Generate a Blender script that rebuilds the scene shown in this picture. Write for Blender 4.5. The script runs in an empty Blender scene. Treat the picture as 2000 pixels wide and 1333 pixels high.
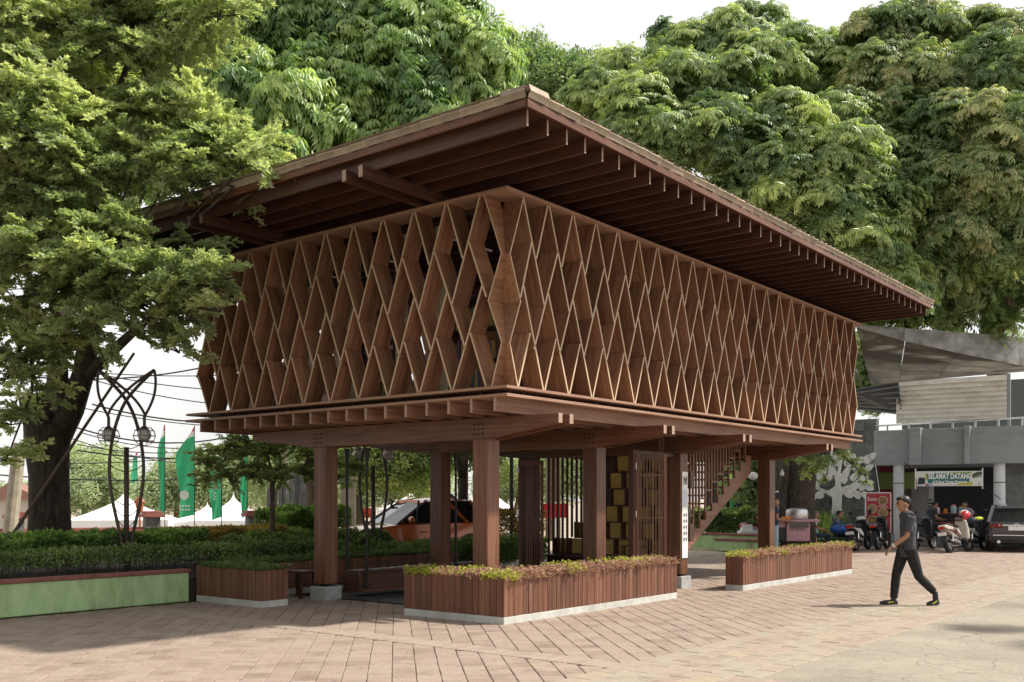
import bpy, bmesh, math, random
import numpy as np
from mathutils import Vector, Matrix, Euler
random.seed(7); rng = np.random.default_rng(7)
R_ = math.radians
S = bpy.context.scene
COL = S.collection

# ------------------------------------------------------------------ camera
EYE = 1.6; FPX = 1971.3; HOR = 977.0
cam = bpy.data.cameras.new("camera"); camo = bpy.data.objects.new("camera", cam); COL.objects.link(camo)
camo.location = (0, 0, EYE); camo.rotation_euler = (R_(90), 0, 0)
cam.sensor_width = 36; cam.lens = FPX / 2000 * 36; cam.shift_y = (HOR - 666.5) / 2000
cam.clip_start = .1; cam.clip_end = 2000
S.camera = camo

# ------------------------------------------------------------------ sky, sun, exposure
SUN_EL, SUN_AZ = 50.0, -4.0          # height; degrees from +X (the right hand of the view) towards -Y
sd = Vector((math.cos(R_(SUN_EL)) * math.cos(R_(SUN_AZ)), -math.cos(R_(SUN_EL)) * math.sin(R_(SUN_AZ)), math.sin(R_(SUN_EL))))
W_ = bpy.data.worlds.new("World"); S.world = W_; W_.use_nodes = True
nt = W_.node_tree; nt.nodes.clear()
sky = nt.nodes.new("ShaderNodeTexSky"); sky.sky_type = 'NISHITA'; sky.sun_disc = False
sky.sun_elevation = R_(SUN_EL); sky.sun_rotation = R_(90 + SUN_AZ); sky.dust_density = 3.0; sky.air_density = 1.2
mixw = nt.nodes.new("ShaderNodeMix"); mixw.data_type = 'RGBA'; mixw.inputs[0].default_value = .88
mixw.inputs[7].default_value = (8.5, 8.42, 8.3, 1)     # thin white cloud over the whole sky
bg = nt.nodes.new("ShaderNodeBackground"); bg.inputs[1].default_value = .093
wo = nt.nodes.new("ShaderNodeOutputWorld")
nt.links.new(sky.outputs[0], mixw.inputs[6]); gc = nt.nodes.new("ShaderNodeTexCoord"); cn_ = nt.nodes.new("ShaderNodeTexNoise"); cn_.inputs['Scale'].default_value = 2.2; cn_.inputs['Detail'].default_value = 6
cr_ = nt.nodes.new("ShaderNodeMapRange"); cr_.inputs['From Min'].default_value = .35; cr_.inputs['From Max'].default_value = .65; cr_.inputs['To Min'].default_value = .84; cr_.inputs['To Max'].default_value = 1.04
cm_ = nt.nodes.new("ShaderNodeVectorMath"); cm_.operation = 'SCALE'
nt.links.new(gc.outputs['Generated'], cn_.inputs['Vector']); nt.links.new(cn_.outputs[0], cr_.inputs[0]); nt.links.new(cr_.outputs[0], cm_.inputs['Scale']); nt.links.new(mixw.outputs[2], cm_.inputs[0]); nt.links.new(cm_.outputs[0], bg.inputs[0]); nt.links.new(bg.outputs[0], wo.inputs[0])
sl = bpy.data.lights.new("sun", 'SUN'); sl.energy = 4.35; sl.angle = R_(2.2); sl.color = (1, .93, .82)
so = bpy.data.objects.new("sun", sl); COL.objects.link(so); so.rotation_euler = sd.to_track_quat('Z', 'Y').to_euler()
so.location = (30, -10, 40)
S.view_settings.view_transform = 'Standard'; S.view_settings.look = 'None'
S.view_settings.exposure = 0.6; S.view_settings.gamma = 1; S.view_settings.use_curve_mapping = False
S.cycles.max_bounces = 9; S.cycles.diffuse_bounces = 7; S.cycles.glossy_bounces = 2; S.cycles.transmission_bounces = 4
S.cycles.transparent_max_bounces = 4; S.cycles.use_denoising = True

# ------------------------------------------------------------------ places
TH = 0.8996; CT, ST = math.cos(TH), math.sin(TH); CX, CY = -.073, 12.85
def W(u, v, z=0): return Vector((CX + u * CT - v * ST, CY + u * ST + v * CT, z))   # pavilion grid -> world
def at(px, py, d): return Vector(((px - 1000) / FPX * d, d, EYE + (HOR - py) / FPX * d))
def gx(px, d, z=0): return Vector(((px - 1000) / FPX * d, d, z))

# ------------------------------------------------------------------ materials
def newmat(name):
    m = bpy.data.materials.new(name); m.use_nodes = True
    n = m.node_tree; b = n.nodes["Principled BSDF"]
    return m, n, b
def lin(c): return tuple(c) + (1,) if len(c) == 3 else tuple(c)
def surf(name, col, col2=None, rough=.7, scale=6, stretch=(1, 1, 1), bump=0., bscale=None, metal=0., spec=.4, rnd=.0, detail=5, coat=0, co='Object', dirt=None, dscale=1.2, island=0., emit=0):
    m, n, b = newmat(name); L = n.links.new
    tc = n.nodes.new("ShaderNodeTexCoord"); mp = n.nodes.new("ShaderNodeMapping")
    if co == 'World':
        ge = n.nodes.new("ShaderNodeNewGeometry"); L(ge.outputs['Position'], mp.inputs[0])
    else: L(tc.outputs[co], mp.inputs[0])
    mp.inputs['Scale'].default_value = stretch
    no = n.nodes.new("ShaderNodeTexNoise"); no.inputs['Scale'].default_value = scale; no.inputs['Detail'].default_value = detail
    no.inputs['Roughness'].default_value = .62
    L(mp.outputs[0], no.inputs['Vector'])
    oi = n.nodes.new("ShaderNodeObjectInfo")
    if co == 'Object':                       # every piece gets its own grain
        ad = n.nodes.new("ShaderNodeVectorMath"); ad.operation = 'MULTIPLY_ADD'
        ad.inputs[1].default_value = (1, 1, 1)
        mu = n.nodes.new("ShaderNodeMath"); mu.operation = 'MULTIPLY'; mu.inputs[1].default_value = 37.0; L(oi.outputs['Random'], mu.inputs[0])
        L(mp.outputs[0], ad.inputs[0]); L(mu.outputs[0], ad.inputs[2]); L(ad.outputs[0], no.inputs['Vector'])
    ra = n.nodes.new("ShaderNodeValToRGB"); ra.color_ramp.elements[0].position = .32; ra.color_ramp.elements[1].position = .7
    ra.color_ramp.elements[0].color = lin(col); ra.color_ramp.elements[1].color = lin(col2 or [min(1, c * 1.25) for c in col])
    L(no.outputs[0], ra.inputs[0]); out = ra.outputs[0]
    if dirt:
        n2 = n.nodes.new("ShaderNodeTexNoise"); n2.inputs['Scale'].default_value = dscale; n2.inputs['Detail'].default_value = 7; n2.inputs['Roughness'].default_value = .7
        L(mp.outputs[0] if co != 'Object' else ad.outputs[0], n2.inputs['Vector'])
        r2 = n.nodes.new("ShaderNodeValToRGB"); r2.color_ramp.elements[0].position = .48; r2.color_ramp.elements[1].position = .72
        L(n2.outputs[0], r2.inputs[0])
        mx = n.nodes.new("ShaderNodeMix"); mx.data_type = 'RGBA'; L(r2.outputs[0], mx.inputs[0]); L(out, mx.inputs[6]); mx.inputs[7].default_value = lin(dirt); out = mx.outputs[2]
    if rnd or island:
        hs = n.nodes.new("ShaderNodeHueSaturation"); mr = n.nodes.new("ShaderNodeMapRange")
        a = rnd or island
        mr.inputs['To Min'].default_value = 1 - a; mr.inputs['To Max'].default_value = 1 + a
        if island:
            g2 = n.nodes.new("ShaderNodeNewGeometry"); L(g2.outputs['Random Per Island'], mr.inputs[0])
        else: L(oi.outputs['Random'], mr.inputs[0])
        L(mr.outputs[0], hs.inputs['Value']); L(out, hs.inputs['Color']); out = hs.outputs[0]
    L(out, b.inputs['Base Color'])
    b.inputs['Roughness'].default_value = rough; b.inputs['Metallic'].default_value = metal
    b.inputs['Specular IOR Level'].default_value = spec
    if coat: b.inputs['Coat Weight'].default_value = coat; b.inputs['Coat Roughness'].default_value = .08
    if bump:
        n3 = no
        if bscale:
            n3 = n.nodes.new("ShaderNodeTexNoise"); n3.inputs['Scale'].default_value = bscale; n3.inputs['Detail'].default_value = 4; L(mp.outputs[0], n3.inputs['Vector'])
        bu = n.nodes.new("ShaderNodeBump"); bu.inputs['Strength'].default_value = bump; bu.inputs['Distance'].default_value = .01
        L(n3.outputs[0], bu.inputs['Height']); L(bu.outputs[0], b.inputs['Normal'])
    return m
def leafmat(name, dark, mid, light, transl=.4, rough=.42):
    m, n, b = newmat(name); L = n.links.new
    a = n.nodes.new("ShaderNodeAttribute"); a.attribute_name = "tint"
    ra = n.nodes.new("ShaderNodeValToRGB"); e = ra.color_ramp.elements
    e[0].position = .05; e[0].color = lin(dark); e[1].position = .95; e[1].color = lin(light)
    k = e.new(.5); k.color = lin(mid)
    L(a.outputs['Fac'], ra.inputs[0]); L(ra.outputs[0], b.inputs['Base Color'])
    b.inputs['Roughness'].default_value = rough; b.inputs['Specular IOR Level'].default_value = .45
    tr = n.nodes.new("ShaderNodeBsdfTranslucent"); br = n.nodes.new("ShaderNodeMix"); br.data_type = 'RGBA'; br.blend_type = 'MULTIPLY'; br.inputs[0].default_value = 1
    br.inputs[7].default_value = (1.42, 1.52, .75, 1); L(ra.outputs[0], br.inputs[6]); L(br.outputs[2], tr.inputs[0])
    ms = n.nodes.new("ShaderNodeMixShader"); ms.inputs[0].default_value = transl
    L(b.outputs[0], ms.inputs[1]); L(tr.outputs[0], ms.inputs[2]); L(ms.outputs[0], n.nodes["Material Output"].inputs[0])
    return m
def glass(name, tint=(.02, .022, .025), rough=.03):
    m, n, b = newmat(name); b.inputs['Base Color'].default_value = lin(tint); b.inputs['Roughness'].default_value = rough; b.inputs['Specular IOR Level'].default_value = .8
    return m
GR = (.5, 11, 11)
M = dict(
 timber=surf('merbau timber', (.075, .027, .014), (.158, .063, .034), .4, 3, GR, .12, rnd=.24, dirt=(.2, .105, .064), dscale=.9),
 timber_dark=surf('shade darkened timber', (.042, .017, .011), (.09, .038, .024), .42, 3, GR, .12, rnd=.2),  # low tone carries the shade under the roof
 joist=surf('sunlight paled timber', (.15, .071, .043), (.27, .148, .098), .55, 3, GR, .12, rnd=.18),  # pale tone stands in for sun on joists and stair
 endgrain=surf('pale end grain', (.3, .2, .155), (.42, .3, .24), .75, 30, bump=.1),
 ply=surf('lattice plywood face', (.17, .077, .04), (.34, .172, .098), .42, 2.2, (.7, 8, 8), .06, rnd=.26),
 plyedge=surf('raw plywood edge', (.46, .33, .22), (.64, .49, .35), .7, 8, (.5, 40, 40)),
 plate=surf('plate plywood', (.25, .135, .085), (.38, .23, .16), .55, 3, GR, .06, rnd=.1),
 roofsheet=surf('weathered roof sheet', (.26, .205, .15), (.38, .31, .23), .7, 5, (1, 1, 1), .1, rnd=.14, dirt=(.25, .2, .15)),
 steel=surf('black steel', (.012, .012, .013), (.03, .03, .032), .4, 10, metal=.3, spec=.5),
 concrete=surf('pale concrete', (.42, .42, .4), (.56, .56, .53), .85, 7, bump=.15, dirt=(.3, .3, .28)),
 plinth=surf('grey concrete plinth', (.3, .31, .31), (.42, .43, .43), .85, 9, bump=.15, dirt=(.2, .2, .2)),
 plank=surf('planter plank', (.1, .037, .021), (.185, .076, .044), .6, 3, GR, .2, rnd=.24, dirt=(.23, .125, .08), dscale=1.4),
 soil=surf('soil', (.03, .02, .014), (.07, .05, .035), .95, 20, bump=.5),
 shelfback=surf('yellow plywood back', (.6, .43, .12), (.75, .57, .2), .6, 3, (1, 6, 6), rnd=.1),
 hinge=surf('brushed hinge steel', (.5, .5, .5), (.65, .65, .65), .35, 20, metal=.8),
 white=surf('white paint', (.72, .73, .73), (.82, .82, .82), .5, 8),
 curtain=surf('beige curtain', (.42, .36, .27), (.52, .45, .35), .9, 3, (9, 9, .4)),
 bark=surf('bark', (.022, .017, .013), (.085, .068, .052), .92, 5, (3, 3, .8), .9, co='World'),
 bark_pale=surf('pale bark', (.09, .065, .045), (.2, .15, .11), .9, 6, (3, 3, .8), .6, co='World'),
 greenwall=surf('green painted render', (.36, .53, .25), (.48, .65, .36), .8, 3, (2.0, 2.0, .7), .12, co='World', dirt=(.24, .3, .13), dscale=1.1),
 redcap=surf('faded red paint', (.22, .06, .05), (.34, .13, .11), .7, 9, co='World', dirt=(.12, .07, .06), dscale=4),
 darkgrey=surf('dark grey stone', (.09, .093, .095), (.17, .175, .175), .8, 5, bump=.3),
 palestone=surf('pale stone', (.3, .26, .2), (.46, .41, .33), .85, 5, bump=.3),
 grey=surf('grey painted render', (.3, .33, .355), (.37, .395, .415), .7, 5, (1, 1, 4), .05, dirt=(.26, .285, .305)),
 rubber=surf('tyre rubber', (.012, .012, .012), (.03, .03, .03), .8, 20),
 chrome=surf('bright metal', (.6, .6, .62), (.75, .75, .76), .22, 5, metal=1.),
 blackpl=surf('black plastic', (.012, .012, .014), (.025, .025, .03), .4, 9, spec=.5),
 glass=glass('dark window glass'),
 lampglass=surf('frosted globe', (.62, .63, .62), (.72, .72, .7), .25, 5, spec=.6),
 red=surf('red plastic', (.42, .02, .02), (.5, .04, .03), .3, 5),
)
def C(name, col, rough=.6, **k):
    if name not in M: M[name] = surf(name, col, tuple(min(1, c * 1.12 + .004) for c in col), rough, 5, **k)
    return M[name]

# ------------------------------------------------------------------ object helpers
def tag(o, label=None, cat=None, group=None, kind=None):
    if label: o['label'] = label
    if cat: o['category'] = cat
    if group: o['group'] = group
    if kind: o['kind'] = kind
    return o
def link(o, parent=None):
    COL.objects.link(o)
    if parent is not None: o.parent = parent
    return o
def thing(name, label, cat, loc=(0, 0, 0), rz=0, group=None):
    o = bpy.data.objects.new(name, None); o.empty_display_size = .2; COL.objects.link(o)
    o.location = loc; o.rotation_euler = (0, 0, rz)
    return tag(o, label, cat, group)
def copy_tree(o, parent=None):
    c = o.copy(); COL.objects.link(c)
    if parent is not None: c.parent = parent
    for ch in list(o.children): copy_tree(ch, c)
    return c
class MB:
    def __init__(s): s.v = []; s.f = []; s.m = []
    def add(s, vs, fs, mi=0):
        o = len(s.v); s.v += [tuple(v) for v in vs]; s.f += [tuple(i + o for i in f) for f in fs]; s.m += [mi] * len(fs); return s
    def box(s, c, sz, rot=None, mi=0):
        c = Vector(c); h = [x / 2 for x in sz]; R = Euler(rot).to_matrix() if rot is not None and not isinstance(rot, Matrix) else (rot or Matrix.Identity(3))
        vs = [c + R @ Vector((x * h[0], y * h[1], z * h[2])) for x in (-1, 1) for y in (-1, 1) for z in (-1, 1)]
        return s.add(vs, [(0, 1, 3, 2), (4, 6, 7, 5), (0, 4, 5, 1), (2, 3, 7, 6), (0, 2, 6, 4), (1, 5, 7, 3)], mi)
    def tube(s, pts, r, n=8, mi=0, cap=True, flat=1., ref=None):
        pts = [Vector(p) for p in pts]; k = len(pts); rs = r if isinstance(r, (list, tuple)) else [r] * k
        t0 = (pts[1] - pts[0]).normalized(); a = Vector(ref) if ref is not None else (Vector((0, 0, 1)) if abs(t0.z) < .9 else Vector((1, 0, 0)))
        vs = []; N = (a - t0 * a.dot(t0)).normalized()
        for i, p in enumerate(pts):
            t = (pts[min(i + 1, k - 1)] - pts[max(i - 1, 0)]).normalized()
            N = (N - t * N.dot(t)).normalized(); B = t.cross(N)
            for j in range(n):
                g = 2 * math.pi * j / n; vs.append(p + N * (rs[i] * flat * math.cos(g)) + B * (rs[i] * math.sin(g)))
        fs = [(i * n + j, i * n + (j + 1) % n, (i + 1) * n + (j + 1) % n, (i + 1) * n + j) for i in range(k - 1) for j in range(n)]
        if cap: fs += [tuple(range(n - 1, -1, -1)), tuple((k - 1) * n + j for j in range(n))]
        return s.add(vs, fs, mi)
    def lathe(s, prof, n=16, M4=None, mi=0):
        M4 = M4 or Matrix.Identity(4); vs = []
        for r, z in prof:
            for j in range(n):
                g = 2 * math.pi * j / n; vs.append(M4 @ Vector((r * math.cos(g), r * math.sin(g), z)))
        k = len(prof)
        fs = [(i * n + j, i * n + (j + 1) % n, (i + 1) * n + (j + 1) % n, (i + 1) * n + j) for i in range(k - 1) for j in range(n)]
        fs += [tuple(range(n - 1, -1, -1)), tuple((k - 1) * n + j for j in range(n))]
        return s.add(vs, fs, mi)
    def sphere(s, c, r, nu=12, nv=8, mi=0, rot=None):
        r = r if isinstance(r, (list, tuple)) else (r, r, r); c = Vector(c); Rm = Euler(rot).to_matrix() if rot else Matrix.Identity(3)
        vs = [c + Rm @ Vector((0, 0, -r[2]))]
        for i in range(1, nv):
            p = -math.pi / 2 + math.pi * i / nv
            for j in range(nu):
                g = 2 * math.pi * j / nu; vs.append(c + Rm @ Vector((r[0] * math.cos(p) * math.cos(g), r[1] * math.cos(p) * math.sin(g), r[2] * math.sin(p))))
        vs.append(c + Rm @ Vector((0, 0, r[2]))); e = len(vs) - 1
        fs = [(0, 1 + (j + 1) % nu, 1 + j) for j in range(nu)]
        fs += [(1 + i * nu + j, 1 + i * nu + (j + 1) % nu, 1 + (i + 1) * nu + (j + 1) % nu, 1 + (i + 1) * nu + j) for i in range(nv - 2) for j in range(nu)]
        fs += [(e, 1 + (nv - 2) * nu + j, 1 + (nv - 2) * nu + (j + 1) % nu) for j in range(nu)]
        return s.add(vs, fs, mi)
    def prism(s, poly, y0, y1, M4=None, mi=0):     # poly in local x,z swept along local y
        M4 = M4 or Matrix.Identity(4); k = len(poly)
        ar = sum(poly[i][0] * poly[(i + 1) % k][1] - poly[(i + 1) % k][0] * poly[i][1] for i in range(k))
        if ar < 0: poly = poly[::-1]
        vs = [M4 @ Vector((x, y0, z)) for x, z in poly] + [M4 @ Vector((x, y1, z)) for x, z in poly]
        fs = [tuple(range(k)), tuple(range(2 * k - 1, k - 1, -1))] + [((i + 1) % k, i, k + i, k + (i + 1) % k) for i in range(k)]
        return s.add(vs, fs, mi)
    def loft(s, rings, mi=0, cap=True):
        n = len(rings[0]); vs = [p for r in rings for p in r]; k = len(rings)
        fs = [(i * n + j, i * n + (j + 1) % n, (i + 1) * n + (j + 1) % n, (i + 1) * n + j) for i in range(k - 1) for j in range(n)]
        if cap: fs += [tuple(range(n - 1, -1, -1)), tuple((k - 1) * n + j for j in range(n))]
        return s.add(vs, fs, mi)
    def mesh(s, name, mats, smooth=False):
        me = bpy.data.meshes.new(name); me.from_pydata([tuple(v) for v in s.v], [], s.f)
        for m in (mats if isinstance(mats, (list, tuple)) else [mats]): me.materials.append(m)
        me.polygons.foreach_set('material_index', s.m)
        if smooth: me.polygons.foreach_set('use_smooth', [True] * len(s.f))
        me.update(); return me
    def build(s, name, mats, parent=None, smooth=False, bev=0, seg=1, rem=0, loc=None, rot=None, kind=None, auto=False):
        me = s.mesh(name, mats, smooth or auto); o = bpy.data.objects.new(name, me); link(o, parent)
        if auto: me.set_sharp_from_angle(angle=R_(38))
        if bev:
            b = o.modifiers.new('bevel', 'BEVEL'); b.width = bev; b.segments = seg; b.limit_method = 'ANGLE'; b.angle_limit = R_(40)
        if rem:
            r = o.modifiers.new('remesh', 'REMESH'); r.mode = 'VOXEL'; r.voxel_size = rem; r.use_smooth_shade = True
            q = o.modifiers.new('smooth', 'SMOOTH'); q.factor = .5; q.iterations = 3
        if loc is not None: o.location = loc
        if rot is not None: o.rotation_euler = rot
        if kind: o['kind'] = kind
        return o
_bc = {}
def bar(name, p0, p1, w, h, mat, parent=None, bev=.004, up=(0, 0, 1), endm=None):
    """a straight timber from p0 to p1, w across, h along 'up'; its own mesh with x along the grain (shared between equal pieces)"""
    p0, p1 = Vector(p0), Vector(p1); d = p1 - p0; l = d.length; x = d / l
    u = Vector(up); u = (u - x * u.dot(x)).normalized(); y = u.cross(x)
    key = (name, round(l, 3), round(w, 4), round(h, 4), mat.name, endm.name if endm else '')
    me = _bc.get(key)
    if me is None:
        b = MB(); b.box((0, 0, 0), (l, w, h))
        if endm: b.m[0] = b.m[1] = 1
        me = b.mesh(name, [mat, endm] if endm else [mat])
        if bev:
            bm = bmesh.new(); bm.from_mesh(me); bmesh.ops.bevel(bm, geom=bm.edges[:], offset=min(bev, w * .3, h * .3), segments=1, affect='EDGES', material=0); bm.to_mesh(me); bm.free()
        _bc[key] = me
    o = bpy.data.objects.new(name, me); link(o, parent)
    o.matrix_local = Matrix((x, y, u)).transposed().to_4x4(); o.location = (p0 + p1) / 2
    return o
def text(name, s, size, mat, parent, loc, rot, ext=.002, align='CENTER', sx=1, bold=0):
    cu = bpy.data.curves.new(name, 'FONT'); cu.body = s; cu.size = size; cu.extrude = ext; cu.align_x = align; cu.align_y = 'CENTER'; cu.offset = bold
    cu.resolution_u = 3
    t = bpy.data.objects.new(name, cu); COL.objects.link(t); dg = bpy.context.evaluated_depsgraph_get()
    me = bpy.data.meshes.new_from_object(t.evaluated_get(dg)); bpy.data.objects.remove(t); bpy.data.curves.remove(cu)
    me.materials.clear(); me.materials.append(mat)
    o = bpy.data.objects.new(name, me); link(o, parent); o.location = loc; o.rotation_euler = rot; o.scale = (sx, 1, 1); return o
# ================================================================== ground
def groundmat():
    m, n, b = newmat('sandy ground'); L = n.links.new
    ge = n.nodes.new("ShaderNodeNewGeometry"); no = n.nodes.new("ShaderNodeTexNoise"); no.inputs['Scale'].default_value = .35; no.inputs['Detail'].default_value = 9; no.inputs['Roughness'].default_value = .65
    L(ge.outputs['Position'], no.inputs['Vector'])
    ra = n.nodes.new("ShaderNodeValToRGB"); ra.color_ramp.elements[0].position = .35; ra.color_ramp.elements[1].position = .68
    ra.color_ramp.elements[0].color = (.27, .215, .16, 1); ra.color_ramp.elements[1].color = (.43, .36, .285, 1)
    L(no.outputs[0], ra.inputs[0]); L(ra.outputs[0], b.inputs['Base Color']); b.inputs['Roughness'].default_value = .92
    n2 = n.nodes.new("ShaderNodeTexNoise"); n2.inputs['Scale'].default_value = 40; n2.inputs['Detail'].default_value = 6; L(ge.outputs['Position'], n2.inputs['Vector'])
    bu = n.nodes.new("ShaderNodeBump"); bu.inputs['Strength'].default_value = .25; bu.inputs['Distance'].default_value = .01; L(n2.outputs[0], bu.inputs['Height']); L(bu.outputs[0], b.inputs['Normal'])
    return m
# terrain: plaza level near the camera, the street beyond the boundary wall lies lower
def gz(x, y):
    q = (-x * .62 + y * .78)          # grows towards the street beyond the garden
    t = min(1, max(0, (q - 26) / 10)) * min(1, max(0, (14 - x) / 12)); return -2.3 * t * t * (3 - 2 * t)
g = MB(); xs = [-900, -400, -200, -120] + list(range(-80, 82, 4)) + [120, 200, 400, 900]; ys = [-60, -20] + list(range(-8, 100, 4)) + [120, 160, 240, 400, 900, 1500]
vs = [(x, y, gz(x, y) - .03) for y in ys for x in xs]; nx = len(xs)
g.add(vs, [(j * nx + i, j * nx + i + 1, (j + 1) * nx + i + 1, (j + 1) * nx + i) for j in range(len(ys) - 1) for i in range(nx - 1)])
ground = g.build('ground', groundmat(), smooth=True, kind='structure')

def asphaltmat():
    m, n, b = newmat('worn pale asphalt'); L = n.links.new
    ge = n.nodes.new("ShaderNodeNewGeometry")
    def noise(s, d=6, r=.6):
        q = n.nodes.new("ShaderNodeTexNoise"); q.inputs['Scale'].default_value = s; q.inputs['Detail'].default_value = d; q.inputs['Roughness'].default_value = r; L(ge.outputs['Position'], q.inputs['Vector']); return q
    a = noise(.55, 9, .68); ra = n.nodes.new("ShaderNodeValToRGB"); ra.color_ramp.elements[0].position = .33; ra.color_ramp.elements[1].position = .66
    ra.color_ramp.elements[0].color = (.21, .18, .143, 1); ra.color_ramp.elements[1].color = (.33, .29, .232, 1); L(a.outputs[0], ra.inputs[0])
    f = noise(55, 3); mx = n.nodes.new("ShaderNodeMix"); mx.data_type = 'RGBA'; mx.blend_type = 'OVERLAY'; mx.inputs[0].default_value = .55; L(ra.outputs[0], mx.inputs[6]); L(f.outputs[0], mx.inputs[7])
    wv = noise(1.6, 5); vo = n.nodes.new("ShaderNodeTexVoronoi"); vo.feature = 'DISTANCE_TO_EDGE'; vo.inputs['Scale'].default_value = 3.2
    vm = n.nodes.new("ShaderNodeVectorMath"); vm.operation = 'MULTIPLY_ADD'; vm.inputs[1].default_value = (.55, .55, 0); L(wv.outputs['Color'], vm.inputs[0]); L(ge.outputs['Position'], vm.inputs[2]); L(vm.outputs[0], vo.inputs['Vector'])
    rc = n.nodes.new("ShaderNodeValToRGB"); rc.color_ramp.elements[0].position = .0; rc.color_ramp.elements[1].position = .022; L(vo.outputs['Distance'], rc.inputs[0])
    mk = noise(.4, 3); rk = n.nodes.new("ShaderNodeValToRGB"); rk.color_ramp.elements[0].position = .46; rk.color_ramp.elements[1].position = .6; L(mk.outputs[0], rk.inputs[0])
    iv = n.nodes.new("ShaderNodeMath"); iv.operation = 'SUBTRACT'; iv.inputs[0].default_value = 1; L(rc.outputs[0], iv.inputs[1])
    cm = n.nodes.new("ShaderNodeMath"); cm.operation = 'MULTIPLY'; L(iv.outputs[0], cm.inputs[0]); L(rk.outputs[0], cm.inputs[1])
    m2 = n.nodes.new("ShaderNodeMix"); m2.data_type = 'RGBA'; L(cm.outputs[0], m2.inputs[0]); L(mx.outputs[2], m2.inputs[6]); m2.inputs[7].default_value = (.16, .137, .105, 1)
    L(m2.outputs[2], b.inputs['Base Color']); b.inputs['Roughness'].default_value = .9
    bu = n.nodes.new("ShaderNodeBump"); bu.inputs['Strength'].default_value = .5; bu.inputs['Distance'].default_value = .012
    sm = n.nodes.new("ShaderNodeMath"); sm.operation = 'SUBTRACT'; L(f.outputs[0], sm.inputs[0]); L(cm.outputs[0], sm.inputs[1]); L(sm.outputs[0], bu.inputs['Height']); L(bu.outputs[0], b.inputs['Normal'])
    return m
STRIP0, STRIP1 = -2.83, -4.16
r = MB(); n_ = 40; us = [-14 + i * 1.0 for i in range(60)]
ed = [STRIP1 + .03 + random.uniform(-.05, .05) for _ in us]
vs = [W(u, e, .004) for u, e in zip(us, ed)] + [W(u, -40, .004) for u in us]; k = len(us)
r.add(vs, [(k + i, k + i + 1, i + 1, i) for i in range(k - 1)])
r.build('road', asphaltmat(), kind='structure')

# bed under the pavers (the joints show it)
def pavebed():
    m, n, b = newmat('joint sand'); L = n.links.new
    ge = n.nodes.new("ShaderNodeNewGeometry"); no = n.nodes.new("ShaderNodeTexNoise"); no.inputs['Scale'].default_value = 3; no.inputs['Detail'].default_value = 6; L(ge.outputs['Position'], no.inputs['Vector'])
    ra = n.nodes.new("ShaderNodeValToRGB"); ra.color_ramp.elements[0].color = (.135, .108, .08, 1); ra.color_ramp.elements[1].color = (.2, .165, .12, 1); L(no.outputs[0], ra.inputs[0]); L(ra.outputs[0], b.inputs['Base Color']); b.inputs['Roughness'].default_value = .95
    return m
plz = MB(); P0 = [(-14, 40), (-14, STRIP1), (32, STRIP1), (32, 40)]
poly = [(-14, STRIP1), (34, STRIP1), (34, 5.8), (-14, 5.8)]
plz.add([W(u, v, -.006) for u, v in poly], [(0, 1, 2, 3)])
plaza = plz.build('paved_plaza', pavebed(), kind='structure')

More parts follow.
